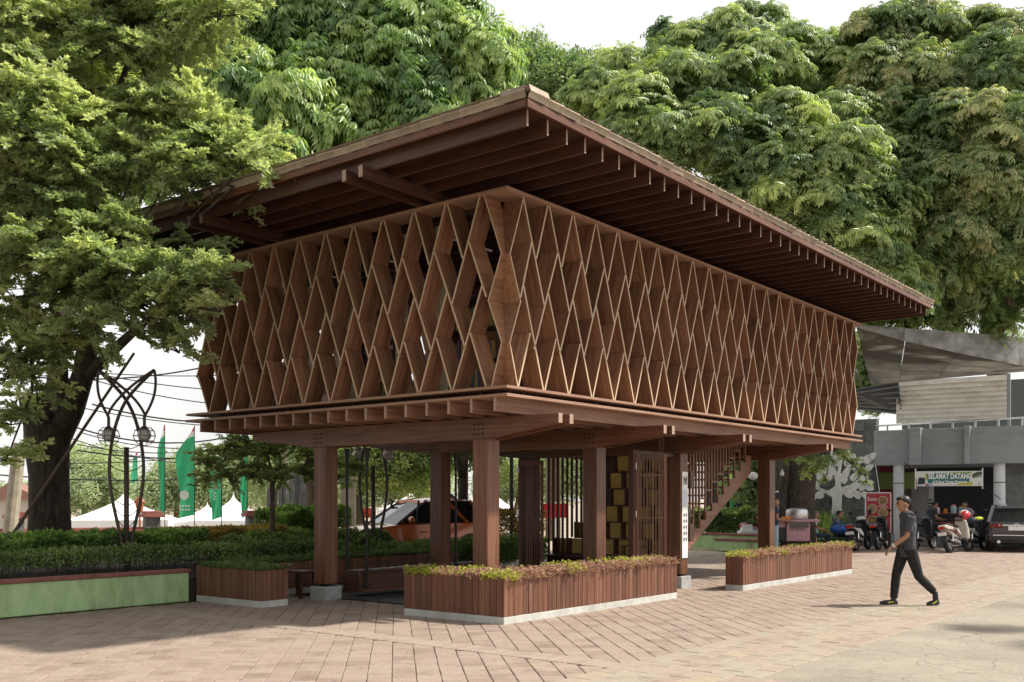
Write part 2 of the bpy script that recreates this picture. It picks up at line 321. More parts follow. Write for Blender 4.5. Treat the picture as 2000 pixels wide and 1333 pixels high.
def pavermat():
    m, n, b = newmat('concrete paver'); L = n.links.new
    ge = n.nodes.new("ShaderNodeNewGeometry"); at_ = n.nodes.new("ShaderNodeAttribute"); at_.attribute_name = "tint"
    ra = n.nodes.new("ShaderNodeValToRGB"); ra.color_ramp.interpolation = 'LINEAR'
    cs = [(0, (.225, .165, .13)), (.3, (.285, .217, .178)), (.6, (.315, .244, .203)), (.8, (.315, .255, .205)), (.9, (.305, .268, .215)), (1, (.34, .275, .185))]
    e = ra.color_ramp.elements; e[0].position, e[0].color = cs[0][0], lin(cs[0][1]); e[1].position, e[1].color = 1, lin(cs[-1][1])
    for p, c in cs[1:-1]: q = e.new(p); q.color = lin(c)
    L(at_.outputs['Fac'], ra.inputs[0])
    no = n.nodes.new("ShaderNodeTexNoise"); no.inputs['Scale'].default_value = .8; no.inputs['Detail'].default_value = 9; no.inputs['Roughness'].default_value = .7; L(ge.outputs['Position'], no.inputs['Vector'])
    rb = n.nodes.new("ShaderNodeValToRGB"); rb.color_ramp.elements[0].position = .42; rb.color_ramp.elements[1].position = .68; L(no.outputs[0], rb.inputs[0])
    mx = n.nodes.new("ShaderNodeMix"); mx.data_type = 'RGBA'; mu = n.nodes.new("ShaderNodeMath"); mu.operation = 'MULTIPLY'; mu.inputs[1].default_value = .6; L(rb.outputs[0], mu.inputs[0]); L(mu.outputs[0], mx.inputs[0])
    L(ra.outputs[0], mx.inputs[6]); mx.inputs[7].default_value = (.325, .257, .197, 1)
    n2 = n.nodes.new("ShaderNodeTexNoise"); n2.inputs['Scale'].default_value = 70; n2.inputs['Detail'].default_value = 4; L(ge.outputs['Position'], n2.inputs['Vector'])
    m2 = n.nodes.new("ShaderNodeMix"); m2.data_type = 'RGBA'; m2.blend_type = 'OVERLAY'; m2.inputs[0].default_value = .45; L(mx.outputs[2], m2.inputs[6]); L(n2.outputs[0], m2.inputs[7])
    n4 = n.nodes.new("ShaderNodeTexNoise"); n4.inputs['Scale'].default_value = 2.3; n4.inputs['Detail'].default_value = 8; n4.inputs['Roughness'].default_value = .75; L(ge.outputs['Position'], n4.inputs['Vector'])
    r4 = n.nodes.new("ShaderNodeValToRGB"); r4.color_ramp.elements[0].position = .5; r4.color_ramp.elements[1].position = .8; L(n4.outputs[0], r4.inputs[0])
    m4 = n.nodes.new("ShaderNodeMix"); m4.data_type = 'RGBA'; m4.blend_type = 'MULTIPLY'; m4.inputs[7].default_value = (.5, .46, .41, 1); L(r4.outputs[0], m4.inputs[0]); L(m2.outputs[2], m4.inputs[6])
    L(m4.outputs[2], b.inputs['Base Color']); b.inputs['Roughness'].default_value = .85
    bu = n.nodes.new("ShaderNodeBump"); bu.inputs['Strength'].default_value = .35; bu.inputs['Distance'].default_value = .006; L(n2.outputs[0], bu.inputs['Height']); L(bu.outputs[0], b.inputs['Normal'])
    return m
PAV = pavermat()
# collect pavers: (world centre, angle, length, width, tint)
pavers = []
def inview(p, margin=60):
    if p.y < 2: return False
    px = 1000 + FPX * p.x / p.y; py = HOR + FPX * EYE / p.y
    return -margin < px < 2000 + margin and py < 1333 + margin * 2
SOL = -1.8                                            # border course running across the plaza
def clear_of_border(u, v): return abs(u - SOL) > .2
pl, pw = .245, .222
for grp in (0, 1):
    for i in range(-90, 120):
        off = random.uniform(0, pl)
        for j in range(-80, 90):
            # 45 degrees to the pavilion grid
            a = i * pw; bb = j * pl + off
            u = (a + bb) * .70711; v = (bb - a) * .70711 + .3
            if v < STRIP0 - .1 or v > 5.6 or u < -12 or u > 27: continue
            if grp == 0 and not u > SOL + .08: continue
            if grp == 1 and not u < SOL - .08: continue
            p = W(u, v)
            if inview(p): pavers.append((p, TH + R_(45), pl, pw, random.choice([.1, .2, .3, .3, .4, .45, .5, .55, .6, .65]) + random.uniform(-.05, .05)))
for j in range(-20, 60):                              # border course
    v = STRIP0 + .2 + j * .2
    if v < 5.6:
        p = W(SOL, v)
        if inview(p): p.z = .007; pavers.append((p, TH, .36, .2, random.uniform(.5, .85)))
for i in range(-60, 130):                             # grey strip along the road
    for j in range(6):
        u = i * .4 + (.2 if j % 2 else 0); v = STRIP0 - .111 - j * .222
        p = W(u, v)
        p.z = .007
        if u < 27 and inview(p): pavers.append((p, TH, .4, .222, random.choice([.75, .8, .82, .85, .86, .88, .9, .6, .45, .95]) + random.uniform(-.03, .03)))
pavers.sort(key=lambda q: q[0].y)
def paver_geo(b, c, ang, l, w, pz=0):
    ca, sa = math.cos(ang), math.sin(ang); l -= random.uniform(.004, .01); w -= random.uniform(.003, .0095)
    tx, ty = random.gauss(0, .006), random.gauss(0, .008); dz = random.gauss(0, .0012); ch = .006
    def P(x, y, z): return (c[0] + x * ca - y * sa, c[1] + x * sa + y * ca, .006 + pz + dz + z + tx * x + ty * y)
    h, k = l / 2, w / 2; jx = [random.uniform(-.003, .003) for _ in range(4)]
    o = [P(-h, -k, -.02), P(h, -k + jx[0], -.02), P(h + jx[1], k, -.02), P(-h, k + jx[2], -.02)]
    m_ = [P(-h, -k, -ch), P(h, -k + jx[0], -ch), P(h + jx[1], k, -ch), P(-h, k + jx[2], -ch)]
    t = [P(-h + ch, -k + ch, 0), P(h - ch, -k + jx[0] + ch, 0), P(h + jx[1] - ch, k - ch, 0), P(-h + ch, k + jx[2] - ch, 0)]
    b.add(o + m_ + t, [(8, 9, 10, 11)] + [(4 + i, 4 + (i + 1) % 4, 8 + (i + 1) % 4, 8 + i) for i in range(4)] + [(i, (i + 1) % 4, 4 + (i + 1) % 4, 4 + i) for i in range(4)])
def tint(me, vals, per):
    a = me.attributes.new("tint", 'FLOAT', 'FACE'); a.data.foreach_set('value', np.repeat(np.array(vals, np.float32), per))
NEAR = 292
for (p, ang, l, w, t) in pavers[:NEAR]:
    b = MB(); paver_geo(b, (0, 0), ang, l, w); me = b.mesh('paver', PAV); tint(me, [t], 9)
    o = bpy.data.objects.new('paver', me); link(o, plaza); o.location = (p.x, p.y, p.z)
b = MB(); rest = [q for q in pavers[NEAR:] if q[0].y < 34]
for (p, ang, l, w, t) in rest: paver_geo(b, (p.x, p.y), ang, l, w, p.z)
me = b.mesh('paver_field', PAV); tint(me, [q[4] for q in rest], 9)
o = bpy.data.objects.new('paver_field', me); link(o, plaza); o['kind'] = 'stuff'

# pebble bed under the pavilion
m, n, bs = newmat('dark pebbles'); vo = n.nodes.new("ShaderNodeTexVoronoi"); vo.inputs['Scale'].default_value = 26; ge = n.nodes.new("ShaderNodeNewGeometry"); n.links.new(ge.outputs['Position'], vo.inputs['Vector'])
ra = n.nodes.new("ShaderNodeValToRGB"); ra.color_ramp.elements[0].color = (.2, .19, .175, 1); ra.color_ramp.elements[1].color = (.03, .028, .026, 1); ra.color_ramp.elements[1].position = .6; n.links.new(vo.outputs['Distance'], ra.inputs[0]); n.links.new(ra.outputs[0], bs.inputs['Base Color'])
bu = n.nodes.new("ShaderNodeBump"); bu.invert = True; bu.inputs['Distance'].default_value = .02; n.links.new(vo.outputs['Distance'], bu.inputs['Height']); n.links.new(bu.outputs[0], bs.inputs['Normal']); bs.inputs['Roughness'].default_value = .7
b = MB(); b.add([W(u, v, .022) for u, v in ((.95, 1.9), (5.2, 1.9), (5.2, 5.35), (.95, 5.35))], [(0, 1, 2, 3)]); b.build('gravel_bed', m, kind='structure')
# garden soil behind the green wall
b = MB(); b.add([W(u, v, z) for u, v, z in ((-9, 5.9, .36), (5.6, 5.9, .36), (5.6, 11.5, .42), (-9, 11.5, .42))], [(0, 1, 2, 3)])
b.add([W(u, v, z) for u, v, z in ((-9, 5.9, -.1), (5.6, 5.9, -.1), (5.6, 5.9, .36), (-9, 5.9, .36))], [(0, 1, 2, 3)])
b.add([W(u, v, z) for u, v, z in ((5.6, 5.9, -.1), (5.6, 11.5, -.1), (5.6, 11.5, .42), (5.6, 5.9, .36))], [(0, 1, 2, 3)]); b.build('garden_soil', M['soil'], kind='structure')
# ================================================================== the timber pavilion (grid: u along the long face, v along the short face)
U_, V_ = 12.75, 6.88
pav = thing('library_pavilion', 'brown timber library raised on columns with a diamond lattice screen and wide flat roof', 'library', W(0, 0), TH)
def emptypart(name, parent):
    o = bpy.data.objects.new(name, None); o.empty_display_size = .1; link(o, parent); return o
CU = [.687, 3.403, 6.119, 9.93]; CV = [.8875, 4.243]; CA = .269
Z_BB, Z_BT = 2.44, 2.736                    # main beams under the deck
for iu, u in enumerate(CU):
    for v in CV:
        c = bar('column', (u + CA / 2, v + CA / 2, .26), (u + CA / 2, v + CA / 2, Z_BB + .02), CA, CA, M['timber'], pav, .006, up=(1, 0, 0))
        b = MB(); b.box((u + CA / 2, v + CA / 2, .11), (.36, .36, .22)); b.build('plinth', M['plinth'], pav, bev=.008)
        b = MB(); b.box((u + CA / 2, v + CA / 2, .24), (.13, .13, .06)); b.box((u + CA / 2, v + CA / 2, .226), (.24, .24, .012)); b.build('column_shoe', M['steel'], pav)
    # a pair of beams clasping each column, ends tapered
    for s_ in (-1, 1):
        uc = u + CA / 2 + s_ * .125; v0, v1 = -.35, 6.05; t = .13
        va, vb = CV[0] - .05, CV[1] + CA + .05
        poly = [(v0, Z_BT), (v0, Z_BT - t), (va, Z_BB), (vb, Z_BB), (v1, Z_BT - t), (v1, Z_BT)]
        b = MB(); M4 = Matrix(((0, 1, 0, 0), (1, 0, 0, 0), (0, 0, 1, 0), (0, 0, 0, 1)))   # local x->v, y->u
        vs = [(v, uc - .045, z) for v, z in poly] + [(v, uc + .045, z) for v, z in poly]
        k = len(poly)
        # grain axis = local x : object turned so that its x runs along v
        vs2 = [(x, -(y - uc), z) for x, y, z in vs]
        fs = [tuple(range(k)), tuple(range(2 * k - 1, k - 1, -1))] + [((i + 1) % k, i, k + i, k + (i + 1) % k) for i in range(k)]
        b.add(vs2, [f[::-1] for f in fs]); b.m[2] = b.m[6] = 1
        o = b.build('deck_beam', [M['timber'], M['endgrain']], pav, bev=.004); o.matrix_local = Matrix(((0, -1, 0, uc), (1, 0, 0, 0), (0, 0, 1, 0), (0, 0, 0, 1)))
    # bolt group on the near column head
    for v in CV:
        b = MB()
        for i in range(3):
            for j in range(3): b.box((u + CA / 2 - .125 - .05, v + .05 + i * .08, Z_BB + .07 + j * .07), (.016, .022, .022))
        b.build('bolt_group', M['steel'], pav, kind='stuff')
# deck: joists, floor, the two thin plates and the shadow gap
nj = 17; js = .3975
for k in range(nj):
    v = .15 + k * js
    bar('joist', (-.05, v, (2.736 + 2.916) / 2), (U_ - .25, v, (2.736 + 2.916) / 2), .045, .18, M['joist'], pav, .003, endm=M['endgrain'])
E_ = .06
b = MB(); b.box((U_ / 2, V_ / 2, 2.9365), (U_ + 2 * E_, V_ + 2 * E_, .039)); b.build('deck_board', M['plate'], pav, bev=.003)
b = MB(); b.box((U_ / 2, V_ / 2, 2.99), (U_ - .7, V_ - .7, .066)); b.build('floor_core', M['timber_dark'], pav)
b = MB(); D_ = .36
for (x0, x1, y0, y1) in ((-.05, U_ + .05, -.05, D_), (-.05, U_ + .05, V_ - D_, V_ + .05), (-.05, D_, D_, V_ - D_), (U_ - D_, U_ + .05, D_, V_ - D_)):
    q = MB(); q.box(((x0 + x1) / 2, (y0 + y1) / 2, 3.0415), (x1 - x0, y1 - y0, .037)); q.build('sill_plate', M['plate'], pav, bev=.003)
    q = MB(); q.box(((x0 + x1) / 2, (y0 + y1) / 2, 5.567), (x1 - x0, y1 - y0, .04)); q.build('head_plate', M['plate'], pav, bev=.003)
b = MB(); b.box((U_ / 2, V_ / 2, 3.035), (U_ - .74, V_ - .74, .02)); b.build('floor_board', M['timber_dark'], pav)
b = MB()
for i in range(44): b.tube([(.12 + i * .2877, .03, 2.955), (.12 + i * .2877, .03, 3.024)], .006, 5)
for i in range(22): b.tube([(.03, .15 + i * .3016, 2.955), (.03, .15 + i * .3016, 3.024)], .006, 5)
b.build('pin', M['steel'], pav, kind='stuff')

# ---- lattice: long boards and short boards crossing, ends butted either side of each crossing
TT, DD = .028, .31
ZL = [5.55, 4.89, 4.29, 3.69, 3.055]; DLT = .1
def node(s0, m, k, lv): return s0 + m * k - .025 * lv       # even levels: k whole ; odd levels: k-0.5
PM = [M['ply'], M['plyedge']]
_lat = {}
def lattice_geo(b, sa, za, sb, zb, org, ax, inn, bolts=()):
    """one flat board: centreline (sa,za)-(sb,zb) in the face plane; ax = face axis, inn = inward axis (xy vectors)"""
    dx, dz = sb - sa, zb - za; l = math.hypot(dx, dz); nx_, nz_ = -dz / l * TT / 2, dx / l * TT / 2
    P = lambda s, z, d: (org[0] + ax[0] * s + inn[0] * d, org[1] + ax[1] * s + inn[1] * d, z)
    c = [(sa + nx_, za + nz_), (sa - nx_, za - nz_), (sb - nx_, zb - nz_), (sb + nx_, zb + nz_)]
    vs = [P(s, z, 0) for s, z in c] + [P(s, z, DD) for s, z in c]
    b.add(vs, [(0, 1, 2, 3)], 1); o = len(b.v) - 8
    for f in ((7, 6, 5, 4), (0, 4, 5, 1), (1, 5, 6, 2), (2, 6, 7, 3), (3, 7, 4, 0)): b.f.append(tuple(i + o for i in f)); b.m.append(0)
    for (f, sd_) in bolts:
        for dd in (.09, .2):
            q = Vector((sa + dx * f + nx_ * 1.2 * sd_, za + dz * f + nz_ * 1.2 * sd_)); 
            b.box(P(q.x, q.y, dd), (.02, .02, .02), mi=2)
def face(s0, m, n, org, ax, inn, merge=False):
    big = MB() if merge else None
    def put(sa, za, sb, zb, bolts=()):
        b = big if merge else MB()
        # board-local frame: x along the board
        if merge: lattice_geo(b, sa, za, sb, zb, org, ax, inn, ()); return
        lattice_geo(b, sa, za, sb, zb, org, ax, inn, bolts)
        X = Vector((ax[0] * (sb - sa), ax[1] * (sb - sa), zb - za)).normalized(); Y = Vector((inn[0], inn[1], 0)); Z = X.cross(Y)
        Rm = Matrix((X, Y, Z)).transposed().to_4x4(); c0 = Vector((org[0] + ax[0] * (sa + sb) / 2, org[1] + ax[1] * (sa + sb) / 2, (za + zb) / 2))
        F = Matrix.Translation(c0) @ Rm; I = F.inverted(); b.v = [tuple(I @ Vector(v)) for v in b.v]
        o = b.build('lattice_board', PM + [M['steel']], pav); o.matrix_local = F
    for k in range(n):
        s = lambda lv, kk: node(s0, m, kk, lv)
        last = k == n - 1
        # away boards, two tiers (0-2 and 2-4): level 0 at k, level 2 at k+1
        sl = (m * .5) / .62
        if not last:
            put(s(0, k) + .02, ZL[0], s(2, k + 1) - DLT * .42, ZL[2] - DLT, ((.53, 1),))
            put((s(2, k) + DLT * .42) if k else (.362 if n > 15 else .402), ZL[2] + DLT, s(4, k + 1) - .012, ZL[4], ((.5, 1),))
        else:      # cut at the far corner
            put(s(0, k) + .02, ZL[0], min(s(1, k + .5), n * m + 2 * s0 - m), ZL[1])
            put(s(2, k) + .03, ZL[2] + DLT, s(3, k + .5), ZL[3])
        # short boards towards the corner: level 0 at k -> level 1 at k-.5
        if k > 0:
            put(s(0, k) - .02, ZL[0], s(1, k - .5) + DLT * .42, ZL[1] - DLT)
            put(s(3, k - .5) - DLT * .42, ZL[3] + DLT, s(4, k - 1) + .012, ZL[4]) if k < n else None
        # level 1 at k+.5 -> level 3 at k-.5
        if k > 0: put(s(1, k + .5) - DLT * .42, ZL[1] + DLT, s(3, k - .5) + DLT * .42, ZL[3] - DLT, ((.47, -1),))
    k = n
    put(node(s0, m, k - .5, 3) - .03, ZL[3], node(s0, m, k - 1, 4) + .012, ZL[4])
    if merge:
        o = big.build('lattice_board', PM, pav); o['kind'] = 'stuff'
SR, MR, NR = .335, .5753, 22
SLf, ML, NL = .423, .6032, 11
face(SR, MR, NR, (0, 0), (1, 0), (0, 1))
face(SLf, ML, NL, (0, 0), (0, 1), (1, 0))
face(SR, MR, NR, (U_, V_), (-1, 0), (0, -1), True)
face(SLf, ML, NL, (U_, V_), (0, -1), (-1, 0), True)
# near corner: folded boards of both faces mitred on the corner diagonal
def corner(org, axA, axB, s0, m):
    zz = [5.55, 4.755, 4.175, 3.617, 3.055]; ss = [s0 - .01, .07, .29, .065, .235]
    segs = [(0, 1), (1, 2), (2, 3), (3, 4)]
    for a, bq in segs:
        for ax, ay in ((axA, axB), (axB, axA)):
            P = lambda s, z, d: Vector((org[0] + ax[0] * s + ay[0] * d, org[1] + ax[1] * s + ay[1] * d, z))
            sa, sb, za, zb = ss[a], ss[bq], zz[a], zz[bq]
            if a == 2: za -= .0
            steps = 6; b = MB(); pts = []
            for i in range(steps + 1):
                f = i / steps; s = sa + (sb - sa) * f; z = za + (zb - za) * f; pts.append((s, z, min(DD, s)))
            t = .02
            vs = [P(s, z, 0) for s, z, d in pts] + [P(s, z, d) for s, z, d in pts] + [P(s + t, z, 0) for s, z, d in pts] + [P(s + t, z, min(DD, d + t)) for s, z, d in pts]
            n1 = steps + 1; fs = []
            for i in range(steps):
                fs += [(i, i + 1, n1 + i + 1, n1 + i), (2 * n1 + i, 3 * n1 + i, 3 * n1 + i + 1, 2 * n1 + i + 1), (n1 + i, n1 + i + 1, 3 * n1 + i + 1, 3 * n1 + i)]
            b.add(vs, fs)
            b.add([vs[i] for i in range(n1)] + [vs[2 * n1 + i] for i in range(n1)], [(i, n1 + i, n1 + i + 1, i + 1) for i in range(steps)], 1)
            b.build('corner_board', PM, pav)
    # the long board that folds down to the corner (from level 1 one bay in)
    for ax, ay, fs_, fe in ((axA, axB, .536, .3), (axB, axA, .632, .335)):
        b = MB(); lattice_geo(b, fs_, 4.89 + DLT, fe, 4.23, org, ax, ay); b.build('lattice_board', PM, pav)
corner((0, 0), (1, 0), (0, 1), .37, .58)
# ---- roof
RB, RT = 5.68, 5.865
for k in range(40):
    u = -1.288 + k * .371
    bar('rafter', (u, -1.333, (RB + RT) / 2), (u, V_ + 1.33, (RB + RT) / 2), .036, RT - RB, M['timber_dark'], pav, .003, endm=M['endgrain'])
for v in (1.17, 1.47, 4.5, 4.8):
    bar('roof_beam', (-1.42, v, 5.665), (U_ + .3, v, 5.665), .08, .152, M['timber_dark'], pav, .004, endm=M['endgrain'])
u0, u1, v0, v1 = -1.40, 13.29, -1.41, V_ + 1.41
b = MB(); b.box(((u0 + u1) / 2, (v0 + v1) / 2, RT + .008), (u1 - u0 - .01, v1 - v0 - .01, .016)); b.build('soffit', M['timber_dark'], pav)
FZ0, FZ1 = 5.84, 5.94
for p0, p1 in (((u0, v0), (u1, v0)), ((u0, v1), (u1, v1))): bar('fascia', (p0[0], p0[1], (FZ0 + FZ1) / 2), (p1[0], p1[1], (FZ0 + FZ1) / 2), .03, FZ1 - FZ0, M['timber'], pav)
for uu in (u0, u1): bar('fascia', (uu, v0 + .016, (FZ0 + FZ1) / 2), (uu, v1 - .016, (FZ0 + FZ1) / 2), .03, FZ1 - FZ0, M['timber'], pav)
# corrugated sheet
b = MB(); nu = 520; amp = .02; zt = 6.03; vs = []; 
for i in range(nu + 1):
    u = u0 - .05 + (u1 - u0 + .22) * i / nu; z = zt + amp * math.sin(2 * math.pi * u / .19)
    vs += [(u, v0 - .05, z), (u, v1 + .05, z + .03)]
b.add(vs, [(2 * i, 2 * i + 2, 2 * i + 3, 2 * i + 1) for i in range(nu)]); b.build('roof_sheet', M['roofsheet'], pav, smooth=True)
# overlapping bent trims along the eaves
def trims(p0, p1, out, n):
    p0, p1 = Vector(p0), Vector(p1); d = (p1 - p0) / n; o3 = Vector((out[0], out[1], 0))
    for i in range(n):
        a = p0 + d * i; bb = p0 + d * (i + 1.06); j = random.uniform(-.006, .006); lift = random.uniform(0, .012)
        A, B_, Cc = (a + o3 * (.018 + j)), (bb + o3 * (.03 + j)), None
        q = MB()
        hh = .045 if i == 0 else 0; prof = [(0, FZ1 - .006), (.012, 5.97), (.03 + lift, 6.0), (.012, 6.018 + lift + hh), (-.12, 6.012 + lift * .3 + hh)]
        vs = [A + o3 * x + Vector((0, 0, z - A.z)) for x, z in prof] + [B_ + o3 * (x + .006) + Vector((0, 0, z - B_.z - .004)) for x, z in prof]
        k = len(prof); fs = [(i_, i_ + 1, k + i_ + 1, k + i_) for i_ in range(k - 1)]
        if (Vector((d.x, d.y, 0)).cross(o3)).z < 0: pass
        q.add(vs, fs); c0 = (a + bb) / 2; q.v = [tuple(Vector(v) - c0) for v in q.v]
        o = q.build('eave_trim', M['roofsheet'], pav); o.location = c0
trims((u0 - .01, v0, 6), (u1 + .02, v0, 6), (0, -1), 48)
trims((u0, v0 - .01, 6), (u0, v1 + .02, 6), (-1, 0), 32)
# flared tips of the sheet at the two far corners
for (uu, vv, du, dv) in ((u1, v0, .24, 0), (u0, v1, 0, .24)):
    b = MB(); w = Vector((dv, du, 0)).normalized() * .5
    P0 = Vector((uu, vv, 5.95)); b.add([P0, P0 + Vector((du, dv, .085)), P0 + Vector((du, dv, .105)), P0 + Vector((0, 0, .11)), P0 + w, P0 + w + Vector((du, dv, .085)), P0 + w + Vector((du, dv, .105)), P0 + w + Vector((0, 0, .11))],
        [(0, 1, 2, 3), (4, 7, 6, 5), (0, 4, 5, 1), (1, 5, 6, 2), (2, 6, 7, 3)]); b.build('eave_trim', M['roofsheet'], pav)
# ---- inside the lattice: bookshelves and curtains
for v, h in ((2.35, 2.45), (3.35, 2.45), (4.6, 2.45), (1.55, 2.45)):
    b = MB(); n1 = 14
    pr = [(.62 + .02 * math.sin(i * 2.2), v + .24 * i / n1) for i in range(n1 + 1)]
    b.add([(x, y, 3.06) for x, y in pr] + [(x, y, 3.06 + h) for x, y in pr] + [(x + .01, y, 3.06) for x, y in pr] + [(x + .01, y, 3.06 + h) for x, y in pr],
          [(i, i + 1, n1 + 2 + i, n1 + 1 + i) for i in range(n1)] + [(2 * n1 + 2 + i, 3 * n1 + 3 + i, 3 * n1 + 4 + i, 2 * n1 + 3 + i) for i in range(n1)]); b.build('curtain', M['curtain'], pav, smooth=True)
bookcols = [C('book ' + str(i), c, .7) for i, c in enumerate([(.05, .09, .2), (.3, .06, .05), (.1, .18, .1), (.4, .34, .2), (.08, .08, .09), (.2, .1, .18), (.35, .2, .06)])]
def bookcase(u_, v_, along):
    o = emptypart('bookcase', pav); o.location = (u_, v_, 3.05)
    if along == 'v': o.rotation_euler = (0, 0, R_(90))
    for x in (0, .9): bar('side_panel', (x, 0, 0), (x, 0, 1.5), .26, .02, M['timber_dark'], o, 0, up=(1, 0, 0))
    for z in (.05, .5, .95, 1.42): bar('shelf', (.011, 0, z), (.889, 0, z), .26, .02, M['timber_dark'], o, 0)
    b = MB(); 
    for z in (.06, .51, .96):
        x = .03
        while x < .85:
            t = random.uniform(.018, .045); h = random.uniform(.2, .32)
            if random.random() < .9: b.box((x + t / 2, 0, z + h / 2 + .003), (t * .92, .19, h), (0, random.choice((0, 0, 0, .1)), 0), random.randrange(7))
            x += t
    b.build('book', bookcols, o, kind='stuff')
for u_, v_, al in ((.85, .75, 'v'), (.85, 2.75, 'v'), (.85, 5.1, 'v'), (1.0, .62, 'u'), (3.2, .62, 'u'), (6.6, .62, 'u')): bookcase(u_, v_, al)
b = MB()
for v in (1.9, 3.6, 5.2): b.tube([(.9, v, 5.45), (2.0, v, 5.45)], .018, 6)
for u in (1.6, 4, 6.5): b.tube([(u, .8, 5.45), (u + 1.1, .8, 5.45)], .018, 6)
b.build('tube_lamp', M['white'], pav, kind='stuff')

# ---- stair under the deck
st = emptypart('staircase', pav)
run, rise, uS, zS = .2485, .164, 7.19, .89
def stair_uz(k): return uS + k * run, zS + k * rise
poly = []
lo = [(uS - 5.2 * run, .03), (uS - 4.6 * run, .03)]
pts = []
for k in range(-5, 11):
    u, z = stair_uz(k); pts += [(u - run, z), (u, z)]      # tread top from previous riser to nosing
top = [(uS + 10 * run + .25, 2.53), (uS + 10 * run + .25, 2.2)]
poly = [(uS - 6 * run, .03)] + [(u, max(.03, z)) for u, z in pts] + top + [(uS - 4.2 * run, .03)]
pts2 = []
for v_ in (1.19, 2.45):
    b = MB(); tops_ = []; 
    for k in range(-5, 11): u, z = stair_uz(k); tops_ += [(u - run, z), (u, z)]
    u, z = stair_uz(10); bots = [(u, z - .36), (uS - 5.4 * run, .03), (uS - 6 * run, .03)]
    b.prism(tops_ + bots, v_, v_ + .05); b.build('stringer', M['joist'], st)  # paler timber puts the sunlight on the stair into its colour
for k in range(-5, 11):
    u, z = stair_uz(k); bar('tread', (u - run / 2, 1.245, z - .018), (u - run / 2, 2.449, z - .018), run + .02, .034, M['joist'], st, .003)
for k in range(-4, 11):
    u, z = stair_uz(k)
    zt_ = 2.74
    if z + .2 < zt_: bar('baluster', (u - run, 1.215, z - .02), (u - run, 1.215, zt_), .035, .04, M['joist'], st, 0, up=(1, 0, 0))
    if z + .4 < zt_:
        bar('baluster', (u - run / 2, 1.215, z + .43), (u - run / 2, 1.215, zt_), .035, .04, M['joist'], st, 0, up=(1, 0, 0))
        bar('rail_block', (u - run + .02, 1.215, z + .41), (u + .0, 1.215, z + .41), .04, .035, M['joist'], st, 0)
# ---- stepped cubby wall and the dark room round it
cw = emptypart('cubby_wall', pav)
us, pz, pv = 6.6, .325, .372
for r_ in range(6):
    z0 = .51 + r_ * pz; nst = 0 if r_ == 0 else r_ * 1.0
    for k in range(12):
        vL = 4.1 - k * pv - (.0 if r_ % 2 == 0 else .12) - r_ * .045
        if k < min(r_, 3) or vL < 1.3: continue
        c = emptypart('cubby', cw); c.location = (us, vL - pv / 2, z0)
        q = MB(); q.box((.15, 0, pz / 2), (.012, pv - .03, pz - .02)); q.build('back_panel', M['shelfback'], c)
        q = MB(); q.box((.075, pv / 2 - .01, pz / 2), (.15, .018, pz)); q.box((.075, -pv / 2 + .01, pz / 2), (.15, .018, pz)); q.box((.075, 0, .011), (.15, pv - .04, .02)); q.build('case', M['timber_dark'], c)
        # keep sub-parts at the third level
        for ch in list(c.children): ch.parent = cw; ch.location = c.location
        bpy.data.objects.remove(c)
b = MB(); b.box((us + .2, 2.15, 1.5), (.02, 1.75, 1.95)); b.build('added_backing', M['timber_dark'], cw)  # added dark backing, blocks light leaking between the cubbies
bar('base_board', (us - .05, 1.2, .49), (us - .05, 4.25, .49), .5, .03, M['timber_dark'], cw)
b = MB(); b.box((us + .1, 2.7, .25), (.3, 3.0, .46)); b.build('base_case', M['timber_dark'], cw)
k = 0; v = 4.2
while v > 3.0:
    zb = .53 + max(0, math.floor((4.1 - v) / pv)) * pz if v < 4.1 else .2
    bar('slat', (us + .02, v, zb), (us + .02, v, 2.45), .04, .035, M['timber_dark'], cw, 0, up=(1, 0, 0)); v -= .115
# ---- two folded-open slatted doors
def door(u, v, ang, w, h, flip=1):
    d = emptypart('door', pav); d.location = (u, v, .12); d.rotation_euler = (0, 0, ang)
    for x in (.03, w - .03): bar('stile', (x, 0, 0), (x, 0, h), .06, .05, M['timber'], d, .003, up=(0, 1, 0))
    for z, t in ((.05, .1), (h * .52, .03), (h - .36, .03), (h - .045, .09)): bar('rail', (.06, 0, z), (w - .06, 0, z), .04, t, M['timber'], d, 0)
    n = 8
    for i in range(n):
        x = .06 + (w - .12) * (i + .5) / n; bar('slat', (x, .004 * (i % 2), .1), (x, .004 * (i % 2), h - .09), .022, .03, M['timber'], d, 0, up=(0, 1, 0))
    for z in (.25, h * .55, h - .2):
        q = MB(); q.box((-.012, 0, z), (.045, .06, .11)); q.tube([(-.03, -.03, z - .055), (-.03, -.03, z + .055)], .012, 6); q.build('hinge', M['hinge'], d)
    return d
door(4.77, 1.0, math.atan2(-.41, .33), .53, 2.26)
door(5.6, 4.2, math.atan2(-.41, .33), .5, 2.26)
for q in ((5.72, 4.2, 1.3), (4.7, 1.03, 1.3)): b = MB(); b.box(q, (.08, .1, 2.3)); b.build('door_jamb', M['timber_dark'], pav)
b = MB(); b.box((5.45, 1.03, 2.41), (1.5, .1, .07)); b.build('door_head', M['timber_dark'], pav)

